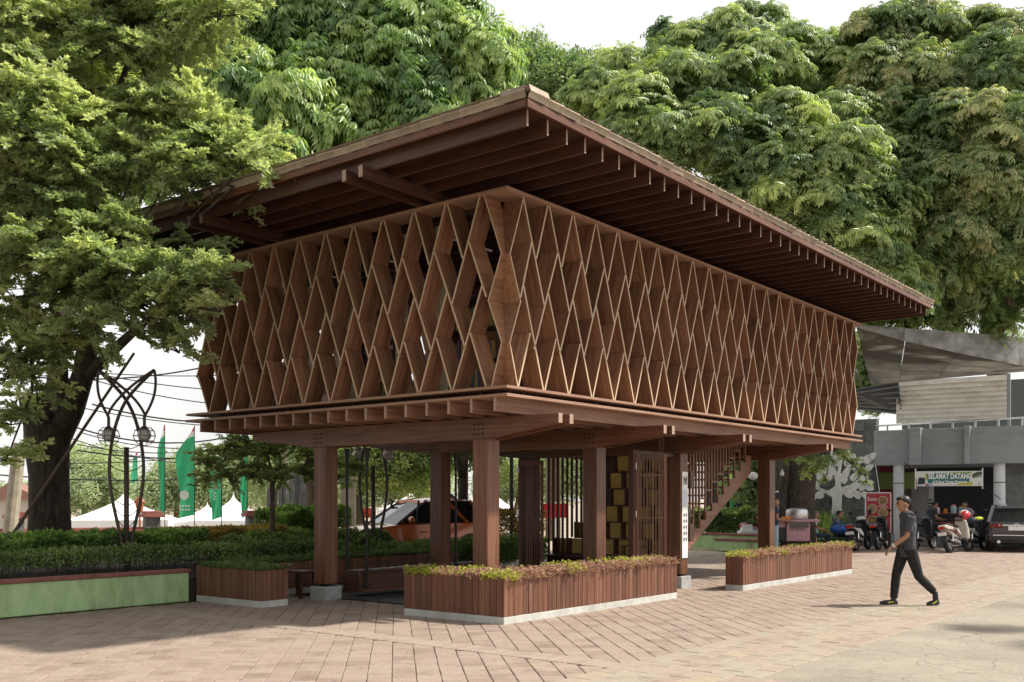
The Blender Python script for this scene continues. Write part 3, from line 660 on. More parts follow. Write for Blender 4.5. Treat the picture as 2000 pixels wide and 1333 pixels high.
# ---- sign board on the third column
sg = thing('sign_board', 'narrow white notice strip with a thin black emblem fixed on a timber column', 'sign', W(6.12 + .135, .8875 - .012, .55), TH)
b = MB(); b.box((0, 0, .78), (.2, .012, 1.56)); b.build('panel', M['white'], sg)
IK = C('sign ink', (.02, .02, .022)); IB = C('sign pale blue', (.55, .6, .68))
b = MB()
for x0, z0, x1, z1 in ((-.05, 1.33, -.05, 1.46), (.05, 1.33, .05, 1.46), (-.05, 1.48, 0, 1.38), (.05, 1.48, 0, 1.38), (0, 1.33, 0, 1.38)):
    b.tube([(x0, -.009, z0), (x1, -.009, z1)], .008, 4)
for i in range(5):
    for x in (-.05, .03):
        z = .78 - i * .11; b.box((x, -.007, z), (.025, .003, .05)); b.box((x + .028, -.007, z), (.014, .003, .065)); b.box((x + .01, -.007, z - .042), (.035, .003, .007))
b.box((-.02, -.007, .14), (.014, .003, .02)); b.box((.04, -.007, .14), (.014, .003, .02))
b.build('symbol', IK, sg, kind='stuff')
b = MB(); b.box((0, -.0072, 1.08), (.15, .003, .3)); b.build('print_block', IB, sg)
# ================================================================== leaves
def nrm(a): return a / np.maximum(np.linalg.norm(a, axis=-1, keepdims=True), 1e-9)
def leaves(name, P, D, N, L, Wd, T, mat, parent=None, kind=None, shape=.45):
    """one mesh of folded four-cornered leaves: base P, direction D, face normal N, length L, width Wd, tint T"""
    P = np.asarray(P, float); D = nrm(np.asarray(D, float)); N = np.asarray(N, float); N = nrm(N - D * (N * D).sum(1, keepdims=True)); Sd = np.cross(D, N)
    L = np.broadcast_to(np.asarray(L, float), (len(P),))[:, None]; Wd = np.broadcast_to(np.asarray(Wd, float), (len(P),))[:, None]
    mid = P + D * L * shape + N * Wd * .22
    V = np.stack([P, mid - Sd * Wd * .5, P + D * L - N * L * .08, mid + Sd * Wd * .5], 1).reshape(-1, 3)
    n = len(P); me = bpy.data.meshes.new(name)
    me.vertices.add(4 * n); me.vertices.foreach_set('co', V.astype(np.float32).ravel())
    me.loops.add(6 * n); me.polygons.add(2 * n)
    base = np.arange(n)[:, None] * 4; idx = (base + np.array([0, 1, 2, 0, 2, 3])).astype(np.int32)
    me.loops.foreach_set('vertex_index', idx.ravel())
    me.polygons.foreach_set('loop_start', (np.arange(2 * n) * 3).astype(np.int32))
    me.update(calc_edges=True)
    a = me.attributes.new('tint', 'FLOAT', 'FACE'); a.data.foreach_set('value', np.repeat(np.clip(T, 0, 1), 2).astype(np.float32))
    me.materials.append(mat); o = bpy.data.objects.new(name, me); link(o, parent)
    if kind: o['kind'] = kind
    return o
def rdir(n):
    v = rng.normal(size=(n, 3)); return nrm(v)
def basis(A):
    """rotation matrices whose third column is A"""
    A = nrm(A); h = np.where(np.abs(A[:, 2:3]) < .95, np.array([[0, 0, 1.]]), np.array([[1., 0, 0]]))
    X = nrm(np.cross(h, A)); Y = np.cross(A, X); g = rng.uniform(0, 2 * np.pi, (len(A), 1))
    X2 = X * np.cos(g) + Y * np.sin(g); Y2 = np.cross(A, X2); return np.stack([X2, Y2, A], 2)
# --- spray kinds; each variant: arrays P, D, N, L, W in a frame whose z is 'outward'
def droop_variant(nf=9, lf=.62, ll=.23, lw=.075, per=5):
    Ps, Ds, Ns, Ls, Ws = [], [], [], [], []
    for i in range(nf):
        g = 2 * math.pi * i / nf + random.uniform(-.3, .3); el = random.uniform(.0, .9)
        d = Vector((math.cos(g) * math.cos(el), math.sin(g) * math.cos(el), math.sin(el))); fl = lf * random.uniform(.7, 1.15)
        prev = Vector((0, 0, 0)); side = Vector((-math.sin(g), math.cos(g), 0))
        for k in range(1, per + 1):
            t = k / per; p = d * (fl * t) + Vector((0, 0, -.42 * fl * t * t)); tan = (p - prev).normalized(); prev = p
            for sg in (-1, 1):
                ld = (side * sg * .75 + tan * .55 + Vector((0, 0, -.55 - .3 * random.random()))).normalized()
                Ps.append(p); Ds.append(ld); Ns.append((Vector((0, 0, 1)) + d * .6 + side * sg * .2)); Ls.append(ll * random.uniform(.75, 1.15)); Ws.append(lw * random.uniform(.8, 1.15))
        Ps.append(prev); Ds.append(tan + Vector((0, 0, -.5))); Ns.append(Vector((0, 0, 1)) + d); Ls.append(ll); Ws.append(lw)
    return [np.array([tuple(x) for x in q]) for q in (Ps, Ds, Ns)] + [np.array(Ls), np.array(Ws)]
def rosette_variant(n_br=7, length=.55, ll=.068, lw=.036):
    """flat spray of twigs set with rosettes of small spoon leaves; z is up, x is along"""
    Ps, Ds, Ns, Ls, Ws = [], [], [], [], []
    for i in range(n_br):
        g = random.uniform(-1.0, 1.0); s0 = random.uniform(0, .5) * length
        for k in range(6):
            q = s0 + (k + 1) / 6 * length * .6
            c = Vector((s0 + (q - s0) * math.cos(g), (q - s0) * math.sin(g), random.gauss(0, .02)))
            for j in range(6):
                a = 2 * math.pi * j / 6 + random.uniform(-.4, .4); e = random.uniform(-.2, 1.1)
                Ps.append(c); Ds.append((math.cos(a) * math.cos(e), math.sin(a) * math.cos(e), math.sin(e))); Ns.append((random.gauss(0, .7), random.gauss(0, .7), 1)); Ls.append(ll * random.uniform(.7, 1.25)); Ws.append(lw * random.uniform(.8, 1.2))
    return [np.array([tuple(x) for x in q]) for q in (Ps, Ds, Ns)] + [np.array(Ls), np.array(Ws)]
def ball_variant(n=60, r=.4, ll=.12, lw=.06):
    d = rdir(n); p = d * r * rng.uniform(.3, 1, (n, 1)) ** .5
    return [p, nrm(d + rdir(n) * .8 + np.array([0, 0, -.2])), nrm(d + np.array([0, 0, .8]) + rdir(n) * .4), ll * rng.uniform(.7, 1.25, n), lw * rng.uniform(.8, 1.2, n)]
def place(variants, C_, A, sc, tints, jitter=.12):
    """copies of the variants at centres C_, outward axes A; returns leaf arrays"""
    out = [[], [], [], [], [], []]; vi = rng.integers(0, len(variants), len(C_)); Bm = basis(A)
    for k, v in enumerate(variants):
        s = np.where(vi == k)[0]
        if not len(s): continue
        R3 = Bm[s]; m = len(v[0])
        P = np.einsum('nij,mj->nmi', R3, v[0]) * sc[s][:, None, None] + C_[s][:, None, :]
        D = np.einsum('nij,mj->nmi', R3, v[1]); N = np.einsum('nij,mj->nmi', R3, v[2])
        out[0].append(P.reshape(-1, 3)); out[1].append(D.reshape(-1, 3)); out[2].append(N.reshape(-1, 3))
        out[3].append((v[3][None] * sc[s][:, None]).ravel()); out[4].append((v[4][None] * sc[s][:, None]).ravel())
        out[5].append((tints[s][:, None] + rng.normal(0, jitter, (len(s), m))).ravel())
    return [np.concatenate(q) for q in out]
LM = dict(
 near=leafmat('small spoon leaf', (.14, .185, .09), (.31, .375, .2), (.55, .585, .36), .52, .34),
 mid=leafmat('long drooping leaf', (.07, .14, .055), (.2, .31, .115), (.46, .55, .23), .48, .33),
 right=leafmat('compound leaf', (.065, .125, .06), (.2, .285, .125), (.46, .52, .23), .46, .38),
 ruddy=leafmat('brown tinged leaf', (.07, .13, .058), (.2, .285, .12), (.46, .44, .24), .45, .4),
 far=leafmat('haze paled leaf', (.2, .26, .16), (.34, .41, .26), (.48, .54, .36), .4, .6),  # distance haze is put into this pale leaf colour
 hedge=leafmat('hedge leaf', (.055, .09, .035), (.14, .21, .075), (.3, .39, .14), .38, .35),
 bright=leafmat('bright shrub leaf', (.06, .12, .035), (.16, .28, .075), (.33, .45, .14), .45, .35),
 orange=leafmat('orange shoot leaf', (.13, .1, .03), (.32, .21, .06), (.42, .28, .07), .35, .45),
 purple=leafmat('purple leaf', (.14, .06, .06), (.38, .2, .19), (.56, .38, .33), .35, .5),
 lime=leafmat('lime leaf', (.2, .24, .05), (.4, .43, .08), (.56, .56, .14), .4, .45),
)
# --- a hedge: shell of leaves over a box, thin stems below
def hedge(name, label, cat, u0, u1, v0, v1, z0, z1, mat, n, ll=.06, lw=.032, stems=0, frame=W, group=None, lump=.08, top=None, base=(0, 0, 0), leg=.0):
    c = frame((u0 + u1) / 2, (v0 + v1) / 2, 0); t = thing(name, label, cat, (c.x, c.y, z0 - leg), 0, group)
    U = rng.uniform(0, 1, (n, 3)); f = rng.integers(0, 4, n)
    x = u0 + (u1 - u0) * U[:, 0]; y = v0 + (v1 - v0) * U[:, 1]; z = z0 + (z1 - z0) * U[:, 2] ** .8
    e = .1 * rng.uniform(0, 1, n) ** 1.5
    z = np.where(f == 0, z1 - e, z); y = np.where(f == 1, v0 + e, y); y = np.where(f == 2, v1 - e, y)
    bump = lump * (np.sin(x * 5.1 + y * 2) + np.sin(x * 11.3 + 1.7) * .6 + np.sin(y * 9 + x * 3) * .5)
    zz = z + bump * ((z - z0) / (z1 - z0)); yy = y + bump * .5 * np.where(f == 1, -1, np.where(f == 2, 1, 0))
    P = np.array([tuple(frame(a, b)) for a, b in zip(x, yy)]); P[:, 2] = zz
    nn = np.stack([np.zeros(n), np.where(f == 1, -1., np.where(f == 2, 1., 0)), np.where(f == 0, 1., .3)], 1); q = frame(0, 1) - frame(0, 0)
    nw = np.stack([q.x * nn[:, 1], q.y * nn[:, 1], nn[:, 2]], 1)
    D = nrm(nw * .7 + rdir(n) * .9 + np.array([0, 0, .25])); Nn = nrm(nw + rdir(n) * .5 + np.array([0, 0, .4]))
    T = .45 + .25 * np.sin(x * 3.3) * np.sin(y * 4 + x) + rng.normal(0, .22, n) + .15 * (f == 0)
    o = np.array([c.x, c.y, z0 - leg])
    leaves('foliage', P - o, D, Nn, ll * rng.uniform(.7, 1.3, n), lw * rng.uniform(.8, 1.2, n), T, mat, t, 'stuff')
    if stems:
        b = MB()
        for i in range(stems):
            p = frame(random.uniform(u0, u1), random.uniform(v0, v1)); p2 = p + Vector((random.gauss(0, .06), random.gauss(0, .06), 0))
            b.tube([(p.x - c.x, p.y - c.y, 0), (p2.x - c.x, p2.y - c.y, leg + (z1 - z0) * .6)], [.008, .004], 4)
        b.build('stem', M['bark'], t, kind='stuff')
    return t
# --- trees
def tree(name, label, base, trunk, limbs, lobes, kindv, lmat, bark, tufts, sc, rt, group=None, tintb=.5, lat=(1, 1, .8), fill=.25, up=.35, flat=False, tintj=.17, limbs_auto=True, sag=0):
    """trunk: list of (point, radius); limbs: lists of the same; lobes: (centre, radius) of crown masses"""
    t = thing(name, label, 'tree', base, 0, group); B0 = Vector(base)
    b = MB(); b.tube([Vector(p) - B0 for p, r in trunk], [r for p, r in trunk], 12)
    tr = b.build('trunk', bark, t, smooth=True)
    k = 0
    lim = MB()
    for l in limbs: lim.tube([Vector(p) - B0 for p, r in l], [r for p, r in l], 8)
    if limbs_auto and trunk:
        hub = Vector(trunk[-1][0])
        for c, r in lobes:
            c = Vector(c); m_ = (hub + c) / 2 + Vector((random.gauss(0, .3), random.gauss(0, .3), -.15 * (c - hub).length * .3))
            lim.tube([hub - B0, m_ - B0, c - B0 + Vector((0, 0, -.2 * r))], [max(.03, rt * .32), max(.025, rt * .2), .02], 6)
            for q in range(4):
                e = c + Vector(tuple(rdir(1)[0])) * r * .85; lim.tube([c - B0 + Vector((0, 0, -.2 * r)), (c + e) / 2 - B0, e - B0], [.022, .015, .007], 4)
    elif limbs:
        net = [Vector(p) for l in limbs for p, r in l]
        for c, r in lobes:
            c = Vector(c); h = min(net, key=lambda p: (p - c).length); m_ = (h + c) / 2 + Vector((random.gauss(0, .12), random.gauss(0, .12), .1))
            if (h - c).length > 1.9: m_ = c + (h - c).normalized() * .3; h = c + (h - c).normalized() * .6
            lim.tube([h - B0, m_ - B0, c - B0], [.026, .02, .01], 5)
            for q in range(5):
                e = c + Vector(tuple(rdir(1)[0] * np.array([1, 1, .3]))) * r * .95; lim.tube([c - B0, (c + e) / 2 - B0 + Vector((0, 0, .03)), e - B0], [.011, .008, .004], 4)
    if lim.v: lim.build('limb', bark, t, smooth=True, kind='stuff')
    Cs, As, Ts, Ss = [], [], [], []
    lat = np.array(lat)
    for c, r in lobes:
        n = int(tufts * r * r); c = np.array(tuple(c)); tb = tintb + random.gauss(0, .07)
        # clumps over the lobe, tufts over the clumps
        nc = max(6, int(r * r * 18)); cd = rdir(nc); cd[:, 2] = np.where(cd[:, 2] < -.35, -cd[:, 2], cd[:, 2]); cr = np.minimum(r * rng.uniform(.18, .4, nc), .48)
        cc = c + cd * r * lat * rng.uniform(.5, 1.02, (nc, 1)); ct = tb + rng.normal(0, tintj, nc)
        w = cr ** 2; pick = rng.choice(nc, n, p=w / w.sum()); d = rdir(n); d[:, 2] = np.where(d[:, 2] < -.1, -d[:, 2] * .7, d[:, 2]); d = nrm(d + np.array([0, 0, .15]))
        P = cc[pick] + d * cr[pick][:, None] * lat * rng.uniform(.8, 1.08, (n, 1))
        Cs.append(P); As.append(nrm(d * .7 + cd[pick] * .5 + np.array([0, 0, up]))); Ts.append(ct[pick] + rng.normal(0, tintj * .5, n)); Ss.append(sc * rng.uniform(.75, 1.2, n))
        m = int(n * fill)
        if m:
            d = rdir(m); Cs.append(c + d * r * lat * rng.uniform(.1, .7, (m, 1))); As.append(nrm(d + np.array([0, 0, .4]))); Ts.append(np.full(m, tb - .1)); Ss.append(sc * 1.15 * np.ones(m))  # inner tufts tinted darker, standing in for shade inside the crown
    Cs, As, Ts, Ss = map(np.concatenate, (Cs, As, Ts, Ss))
    if flat: As = nrm(As * .7 + rdir(len(As)) * .45 + np.array([0, 0, .45]))
    arr = place(kindv, Cs, As, Ss, Ts)
    arr[0] = arr[0] - np.array(tuple(B0))
    if sag: arr[1] = arr[1] + np.array([0, 0, -sag])
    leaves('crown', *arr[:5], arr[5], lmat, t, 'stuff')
    return t
# ================================================================== planters, garden wall, swing
def planter(label, quads, origin, z0=.0, h=.6, kerb=.1, step=.103, group='timber planters round the library', seed=1):
    """quads: list of (u0,u1,v0,v1) boxes that make up the plan; planks stand on every outside edge"""
    t = thing('planter', label, 'planter', W(*origin), TH, group); ou, ov = origin
    for (u0, u1, v0, v1, sides) in quads:
      if u1 - u0 > .1 and v1 - v0 > .1:
        b = MB(); b.box(((u0 + u1) / 2 - ou, (v0 + v1) / 2 - ov, kerb / 2), (u1 - u0, v1 - v0, kerb)); b.build('kerb', M['concrete'], t, bev=.006)
        b = MB(); b.box(((u0 + u1) / 2 - ou, (v0 + v1) / 2 - ov, (kerb + h - .07) / 2), (u1 - u0 - .05, v1 - v0 - .05, h - .07 - kerb)); b.build('soil', M['soil'], t)
      if True:
        def row(a0, a1, fix, axis, sgn):
            n = max(1, round((a1 - a0) / step)); w = (a1 - a0) / n
            for i in range(n):
                a = a0 + (i + .5) * w; j = random.uniform(-.002, .002)
                if axis == 'u': p = (a - ou, fix - ov + sgn * (.012 + j)); up = (0, 1, 0)
                else: p = (fix - ou + sgn * (.012 + j), a - ov); up = (1, 0, 0)
                bar('plank', (p[0], p[1], kerb + .002), (p[0], p[1], h + random.uniform(-.003, .003)), round(w - .007, 3), .022, M['plank'], t, .003, up=up)
        g_ = .0
        if 'f' in sides: row(u0, u1, v0, 'u', 1)
        if 'b' in sides: row(u0, u1, v1, 'u', -1)
        if 'l' in sides: row(v0 + .024, v1 - .024, u0, 'v', 1)
        if 'r' in sides: row(v0 + .024, v1 - .024, u1, 'v', -1)
    return t
pl1 = planter('long timber planter wrapping the corner column, full of purple and lime plants', [(0, 4.48, .04, .55, 'fr'), (0, .5, .55, 1.82, 'br'), (0, .012, .04, 1.82, 'l'), (.5, 4.48, .53, .55, 'b')], (0, .04))
pl2 = planter('narrow timber planter under the staircase, edged by purple and lime plants', [(6.39, 11.75, -.2, .14, 'flrb')], (6.39, -.2))
pl3 = planter('short timber planter against the end of the green wall with soft green shrubs', [(-.65, -.15, 4.12, 5.75, 'flrb')], (-.65, 4.12), h=.56)
pl4 = planter('low dark timber planter behind the hanging log swing', [(-.12, 5.3, 5.5, 5.85, 'flrb')], (-.1, 5.45), h=.55)
def bedding(pl, quads, h, n, origin, mats=('purple', 'lime'), spread=.1):
    ou, ov = origin; arr = {m: [[], [], [], [], [], []] for m in mats}
    c = pl.location; 
    for (u0, u1, v0, v1) in quads:
        m = int(n * (u1 - u0) * (v1 - v0))
        uu = rng.uniform(u0 - .03, u1 + .03, m); vv = rng.uniform(v0 - .05, v1 + .03, m)
        pat = np.sin(uu * 3.9 + 1.0) * .45 + np.sin(uu * 8.9 + vv * 5) * .4 + np.sin(vv * 9 + uu * 1.3) * .35 + (vv - v0) / (v1 - v0 + .01) * .6 - .42
        for i in range(m):
            lime = pat[i] + random.gauss(0, .25) > .34; k = mats[1] if lime else mats[0]
            p = W(uu[i], vv[i]); hh = h * random.uniform(.35, 1.0) * (1.1 if lime else 1)
            nl = 9; g = rng.uniform(0, 2 * np.pi, nl); zz = hh * rng.uniform(.45, 1.05, nl)
            lean = rng.normal(0, .05, 2)
            P = np.stack([p.x - c.x + lean[0] * zz / h + .012 * np.cos(g), p.y - c.y + lean[1] * zz / h + .012 * np.sin(g), .52 + zz], 1); e = rng.uniform(.0, .9, nl)
            D = np.stack([np.cos(g) * np.cos(e), np.sin(g) * np.cos(e), np.sin(e)], 1)
            a = arr[k]; a[0].append(P); a[1].append(D); a[2].append(np.stack([rng.normal(0, .4, nl), rng.normal(0, .4, nl), np.ones(nl)], 1)); a[3].append(rng.uniform(.03, .055, nl)); a[4].append(rng.uniform(.014, .024, nl)); a[5].append(np.full(nl, .5) + rng.normal(0, .25, nl))
    for k in mats:
        if arr[k][0]:
            q = [np.concatenate(x) for x in arr[k]]; o = leaves({'purple': 'purple_bedding', 'lime': 'lime_bedding', 'hedge': 'green_bedding', 'bright': 'green_bedding'}[k], *q[:5], q[5], LM[k], None, 'stuff')
            o.location = c
            tag(o, {'purple': 'purple and pink bedding plants', 'lime': 'lime yellow bedding plants', 'hedge': 'dark green bedding plants', 'bright': 'fresh green bedding plants'}[k] + ' growing in the ' + pl['label'].split(',')[0].replace('timber ', '').split(' with')[0], 'plants', 'planter plants')
bedding(pl1, [(.02, 4.46, .06, .53), (.02, .48, .53, 1.8)], .17, 1000, (0, 0))
bedding(pl2, [(6.41, 11.73, -.18, .12)], .17, 1000, (0, 0))
bedding(pl3, [(-.63, -.17, 4.14, 5.73)], .11, 900, (0, 0), ('hedge', 'bright'))
bedding(pl4, [(-.08, 5.28, 5.53, 5.83)], .14, 700, (0, 0), ('hedge', 'bright'))

gw = thing('garden_wall', 'low green rendered wall with a faded red cap, stained along the paving', 'wall', W(-5, 5.87), TH)
b = MB(); b.box((-1.0, .09, .23), (10.6, .18, .46)); b.build('render', M['greenwall'], gw, bev=.01)
b = MB(); b.box((-1.0, .09, .485), (10.64, .25, .05)); b.build('cap', M['redcap'], gw, bev=.008)

# --- hanging log swing with loop handles
sw = thing('log_swing', 'long hanging log swing of dark timber with black loop handles along its top', 'swing', W(1.3, 4.3), TH)
b = MB(); sec = [(-.2, .1), (-.2, .36), (-.17, .42), (-.1, .45), (.1, .45), (.17, .42), (.2, .36), (.2, .1)]
b.loft([[Vector((x, y, z)) for y, z in sec][::-1] for x in (0, 3.1)]); b.build('log', M['timber_dark'], sw, bev=.01)
bar('foot_ledge', (.02, -.23, .12), (3.08, -.23, .12), .08, .04, M['timber'], sw)
for i in range(8):
    x = .3 + i * .37; b = MB(); b.tube([(x, -.0, .44), (x, 0, .56), (x + .005, 0, .565), (x + .155, 0, .565), (x + .16, 0, .56), (x + .16, 0, .44)], .011, 6); b.build('loop_handle', M['steel'], sw)
for x in (.12, 2.3):
    for y in (-.24, .24):
        b = MB(); b.tube([(x, y, .24), (x, y, 2.45)], .022, 8); b.tube([(x, y, 2.25), (x, y, 2.45)], [.03, .05], 8); b.build('hanger_rod', M['steel'], sw)
        b = MB(); b.lathe([(.045, -.02), (.05, 0), (.045, .02)], 12, Matrix.Translation((x, y, .22)) @ Matrix.Rotation(R_(90), 4, 'X')); b.box((x - .08, y, .215), (.16, .03, .03)); b.build('hanger_eye', M['steel'], sw)
bn = thing('stool', 'plain dark timber stool tucked behind the leftmost column', 'stool', W(.75, 4.95), TH)
b = MB(); b.box((0, 0, .43), (.34, .5, .04)); b.build('seat', M['timber_dark'], bn)
for x in (-.13, .13):
    for y in (-.2, .2): bar('leg', (x, y, 0), (x, y, .41), .04, .04, M['timber_dark'], bn, 0, up=(1, 0, 0))

# --- leaf shaped street lamps
def leaf_lamp(name, label, base, hmax, twin=True, rz=0):
    t = thing(name, label, 'street lamp', base, rz, 'leaf shaped garden lamps')
    met = C('lamp bronze paint', (.085, .062, .055), .45)
    Z = lambda f: f * hmax
    b = MB(); b.tube([(0, 0, 0), (0, 0, Z(.62))], .045, 10); b.build('post', met, t, smooth=True)
    W2 = .285
    for s in (-1, 1):
        # one long stem: foot -> bulges out -> crosses over near the top -> wing tip on the other side
        prof = [(0.02, .05), (.1, .2), (.225, .34), (.285, .47), (.285, .56), (.225, .68), (.12, .78), (.0, .85), (-.17, .91), (-.49, 1.0)]
        pts = []
        for i in range(len(prof) - 1):
            for k in range(4):
                f = k / 4; a, c = prof[i], prof[i + 1]
                pts.append((a[0] + (c[0] - a[0]) * f, a[1] + (c[1] - a[1]) * f))
        pts.append(prof[-1]); arr = np.array(pts)
        for _ in range(4): arr[1:-1] = (arr[:-2] + 2 * arr[1:-1] + arr[2:]) / 4
        b = MB(); b.tube([(s * x, .03 * s, Z(z)) for x, z in arr], .03, 8); b.build('stem', met, t, smooth=True)
        # wing leaf at the end of the stem
        for wing in ([(-.49, 1.0), (-.52, .95), (-.5, .88), (-.42, .82), (-.32, .77)], [(-.49, 1.0), (-.3, .965), (-.05, .91), (.16, .85), (.28, .8), (.32, .77)]):
            w = np.array(wing); fine = np.stack([np.interp(np.linspace(0, len(w) - 1, 16), range(len(w)), w[:, j]) for j in (0, 1)], 1)
            for _ in range(3): fine[1:-1] = (fine[:-2] + 2 * fine[1:-1] + fine[2:]) / 4
            b = MB(); b.tube([(s * x, .03 * s, Z(z)) for x, z in fine], .024, 8); b.build('wing_frame', met, t, smooth=True)
        c0 = Vector((s * -.32, .03 * s, Z(.77)))
        b = MB(); b.tube([c0, c0 - Vector((0, 0, .16))], .028, 8); b.lathe([(.03, -.16), (.075, -.2), (.075, -.23)], 12, Matrix.Translation(c0)); b.build('holder', met, t, smooth=False)
        b = MB(); b.sphere(c0 - Vector((0, 0, .31)), (.115, .115, .12), 20, 14); b.build('globe', M['lampglass'], t, smooth=True)
        b = MB(); cc = c0 - Vector((0, 0, .33))
        for i in range(8):
            g = math.pi * 2 * i / 8; b.tube([cc + Vector((math.cos(g) * math.sin(a) * .19, math.sin(g) * math.sin(a) * .19, math.cos(a) * .17)) for a in np.linspace(.4, math.pi, 9)], .005, 4, cap=False)
        for a in (1.0, 1.57, 2.1): b.tube([cc + Vector((math.cos(q) * math.sin(a) * .19, math.sin(q) * math.sin(a) * .19, math.cos(a) * .17)) for q in np.linspace(0, 2 * math.pi, 17)], .005, 4, cap=False)
        b.build('cage', met, t, kind='stuff')
    for i in range(9):               # the leaf veins, sagging strings between stem and post
        z = .16 + i * .055
        for s in (-1, 1):
            xo = s * float(np.interp(z + .03, [p[1] for p in prof[:5]], [p[0] for p in prof[:5]])); b = MB()
            b.tube([(xo * f, 0, Z(z + .035 * f * f + .01)) for f in np.linspace(0, 1, 6)], .007, 4); b.build('vein', met, t)
    return t
leaf_lamp('leaf_lamp', 'tall bronze lamp shaped like a leaf with two caged globes, standing in the hedge', gx(247, 17.4, .34), 3.5, rz=0)
leaf_lamp('leaf_lamp', 'bronze leaf lamp seen under the library deck, its globes hidden by the building', gx(729, 21.2, .02), 3.7)

# --- hedges in the garden
hedge('hedge', 'clipped dark hedge on bare stems right behind the green wall', 'hedge', -7, 3.2, 6.45, 6.95, .57, .85, LM['hedge'], 11000, .05, .026, stems=260, leg=.3, group='garden hedges', lump=.025)
hedge('hedge', 'loose bright green hedge between the trunk and the leaf lamp', 'hedge', -6.5, 1.2, 8.1, 8.9, .55, .98, LM['bright'], 17000, .1, .05, stems=60, leg=.2, group='garden hedges', lump=.05)
hedge('hedge', 'low hedge with orange shoots in front of the tent row', 'hedge', 1.3, 4.4, 9.4, 10.2, .5, .98, LM['orange'], 12000, .07, .035, group='garden hedges', lump=.04)
hedge('hedge', 'dense square green hedge beside the stone slabs', 'hedge', 4.5, 6.4, 9.9, 11.0, .4, 1.32, LM['bright'], 13000, .09, .045, group='garden hedges', leg=.4)
hedge('hedge', 'dark green shrub mass behind the thin tree', 'hedge', 1.2, 5.2, 7.3, 8.2, .45, .86, LM['hedge'], 17000, .08, .04, group='garden hedges', leg=.1)
hedge('hedge', 'green bed with small violet flowers in front of the orange car', 'hedge', 4.6, 9.8, 6.6, 7.6, .12, .62, LM['bright'], 22000, .09, .04, group='garden hedges', lump=.035)
hedge('hedge', 'low dark hedge in front of the violet flower bed', 'hedge', 2.6, 8.6, 5.95, 6.45, .3, .68, LM['hedge'], 14000, .06, .035, group='garden hedges')
hedge('hedge', 'small clipped hedge seen between the corner column and the open door', 'hedge', 9.5, 12.5, 8.6, 9.4, .1, 1.3, LM['orange'], 9000, .08, .04, group='garden hedges', lump=.03)
# ================================================================== beyond the garden: boundary wall, tents, flags, cars, slabs, cables
# low boundary wall with red coping and square pillars
bw = thing('boundary_wall', 'low grey boundary wall with red coping and capped pillars behind the hedges', 'wall', gx(200, 30, -.4))
def wl(px, d): p = gx(px, d); return Vector((p.x - bw.location.x, p.y - bw.location.y, 0))
a_, c_ = wl(-60, 27), wl(520, 31)
d_ = (c_ - a_); ang = math.atan2(d_.y, d_.x); n_ = 6
b = MB(); mid = (a_ + c_) / 2
b.box(mid + Vector((0, 0, .55)), (d_.length, .16, 1.1), (0, 0, ang)); b.build('panel', M['grey'], bw)
b = MB(); b.box(mid + Vector((0, 0, 1.16)), (d_.length, .36, .12), (0, 0, ang)); b.build('coping', M['redcap'], bw, bev=.01)
for px in (20, 277, 492):
    f = (px + 60) / 580; p = a_ + d_ * f
    b = MB(); b.box(p + Vector((0, 0, .75)), (.42, .42, 1.5), (0, 0, ang)); o = b.build('pillar', M['darkgrey'], bw, bev=.01)
    b = MB(); b.box(p + Vector((0, 0, 1.55)), (.62, .62, .1), (0, 0, ang)); b.box(p + Vector((0, 0, 1.64)), (.5, .5, .08), (0, 0, ang)); b.build('pillar_cap', M['redcap'], bw, bev=.01)

tentm = surf('tent fabric', (.74, .74, .76), (.82, .82, .83), .6, 2)
def tent(px, apex_y, d, w, h, label):
    p = at(px, apex_y, d); zb = gz(p.x, p.y) - .03; t = thing('pagoda_tent', label, 'tent', (p.x, p.y, zb), R_(12), 'white pagoda tents along the street')
    H = p.z - zb; eave = H - h; b = MB(); rings = []
    for f in np.linspace(0, 1, 9):
        r = w / 2 * (1 - f) ** 1.7 + .03; z = eave + h * f; rings.append([Vector((x * r, y * r, z)) for x, y in ((-1, -1), (0, -1), (1, -1), (1, 0), (1, 1), (0, 1), (-1, 1), (-1, 0))])
    b.loft(rings); b.build('canopy', tentm, t)
    b = MB(); r = w / 2 + .03
    for i in range(4):
        g = i * math.pi / 2; c, s = math.cos(g), math.sin(g); k = 8; vs = []
        for j in range(k + 1):
            x = -r + 2 * r * j / k
            vs += [(x * c + r * s, x * s - r * c, eave + .03), (x * c + r * s, x * s - r * c, eave - .3 - .06 * (j % 2))]
        b.add(vs, [(2 * j, 2 * j + 1, 2 * j + 3, 2 * j + 2) for j in range(k)])
    b.build('valance', tentm, t)
    for x in (-1, 1):
        for y in (-1, 1): bar('leg', (x * (r - .1), y * (r - .1), 0), (x * (r - .1), y * (r - .1), eave), .07, .07, M['white'], t, 0, up=(1, 0, 0))
    b = MB(); b.tube([(0, 0, H - .1), (0, 0, H + .12)], [.03, .012], 6); b.build('finial', M['white'], t)
tent(243, 962, 42, 3.9, 1.15, 'white pagoda tent whose peak rises behind the leaf lamp post')
tent(405, 986, 44, 3.2, .75, 'small white pagoda tent behind the tall green flag')
tent(456, 968, 44, 3.4, 1.1, 'white pagoda tent between the two lettered flags and the capped pillar')
tent(804, 957, 40, 2.5, .8, 'white pagoda tent peeking over the roof of the orange car')
tent(968, 962, 42, 3.0, 1.1, 'white pagoda tent seen between the corner column and the dark slatted door')
tent(300, 1000, 46, 3.2, .5, 'low white pagoda tent beside the pillar right of the leaf lamp')
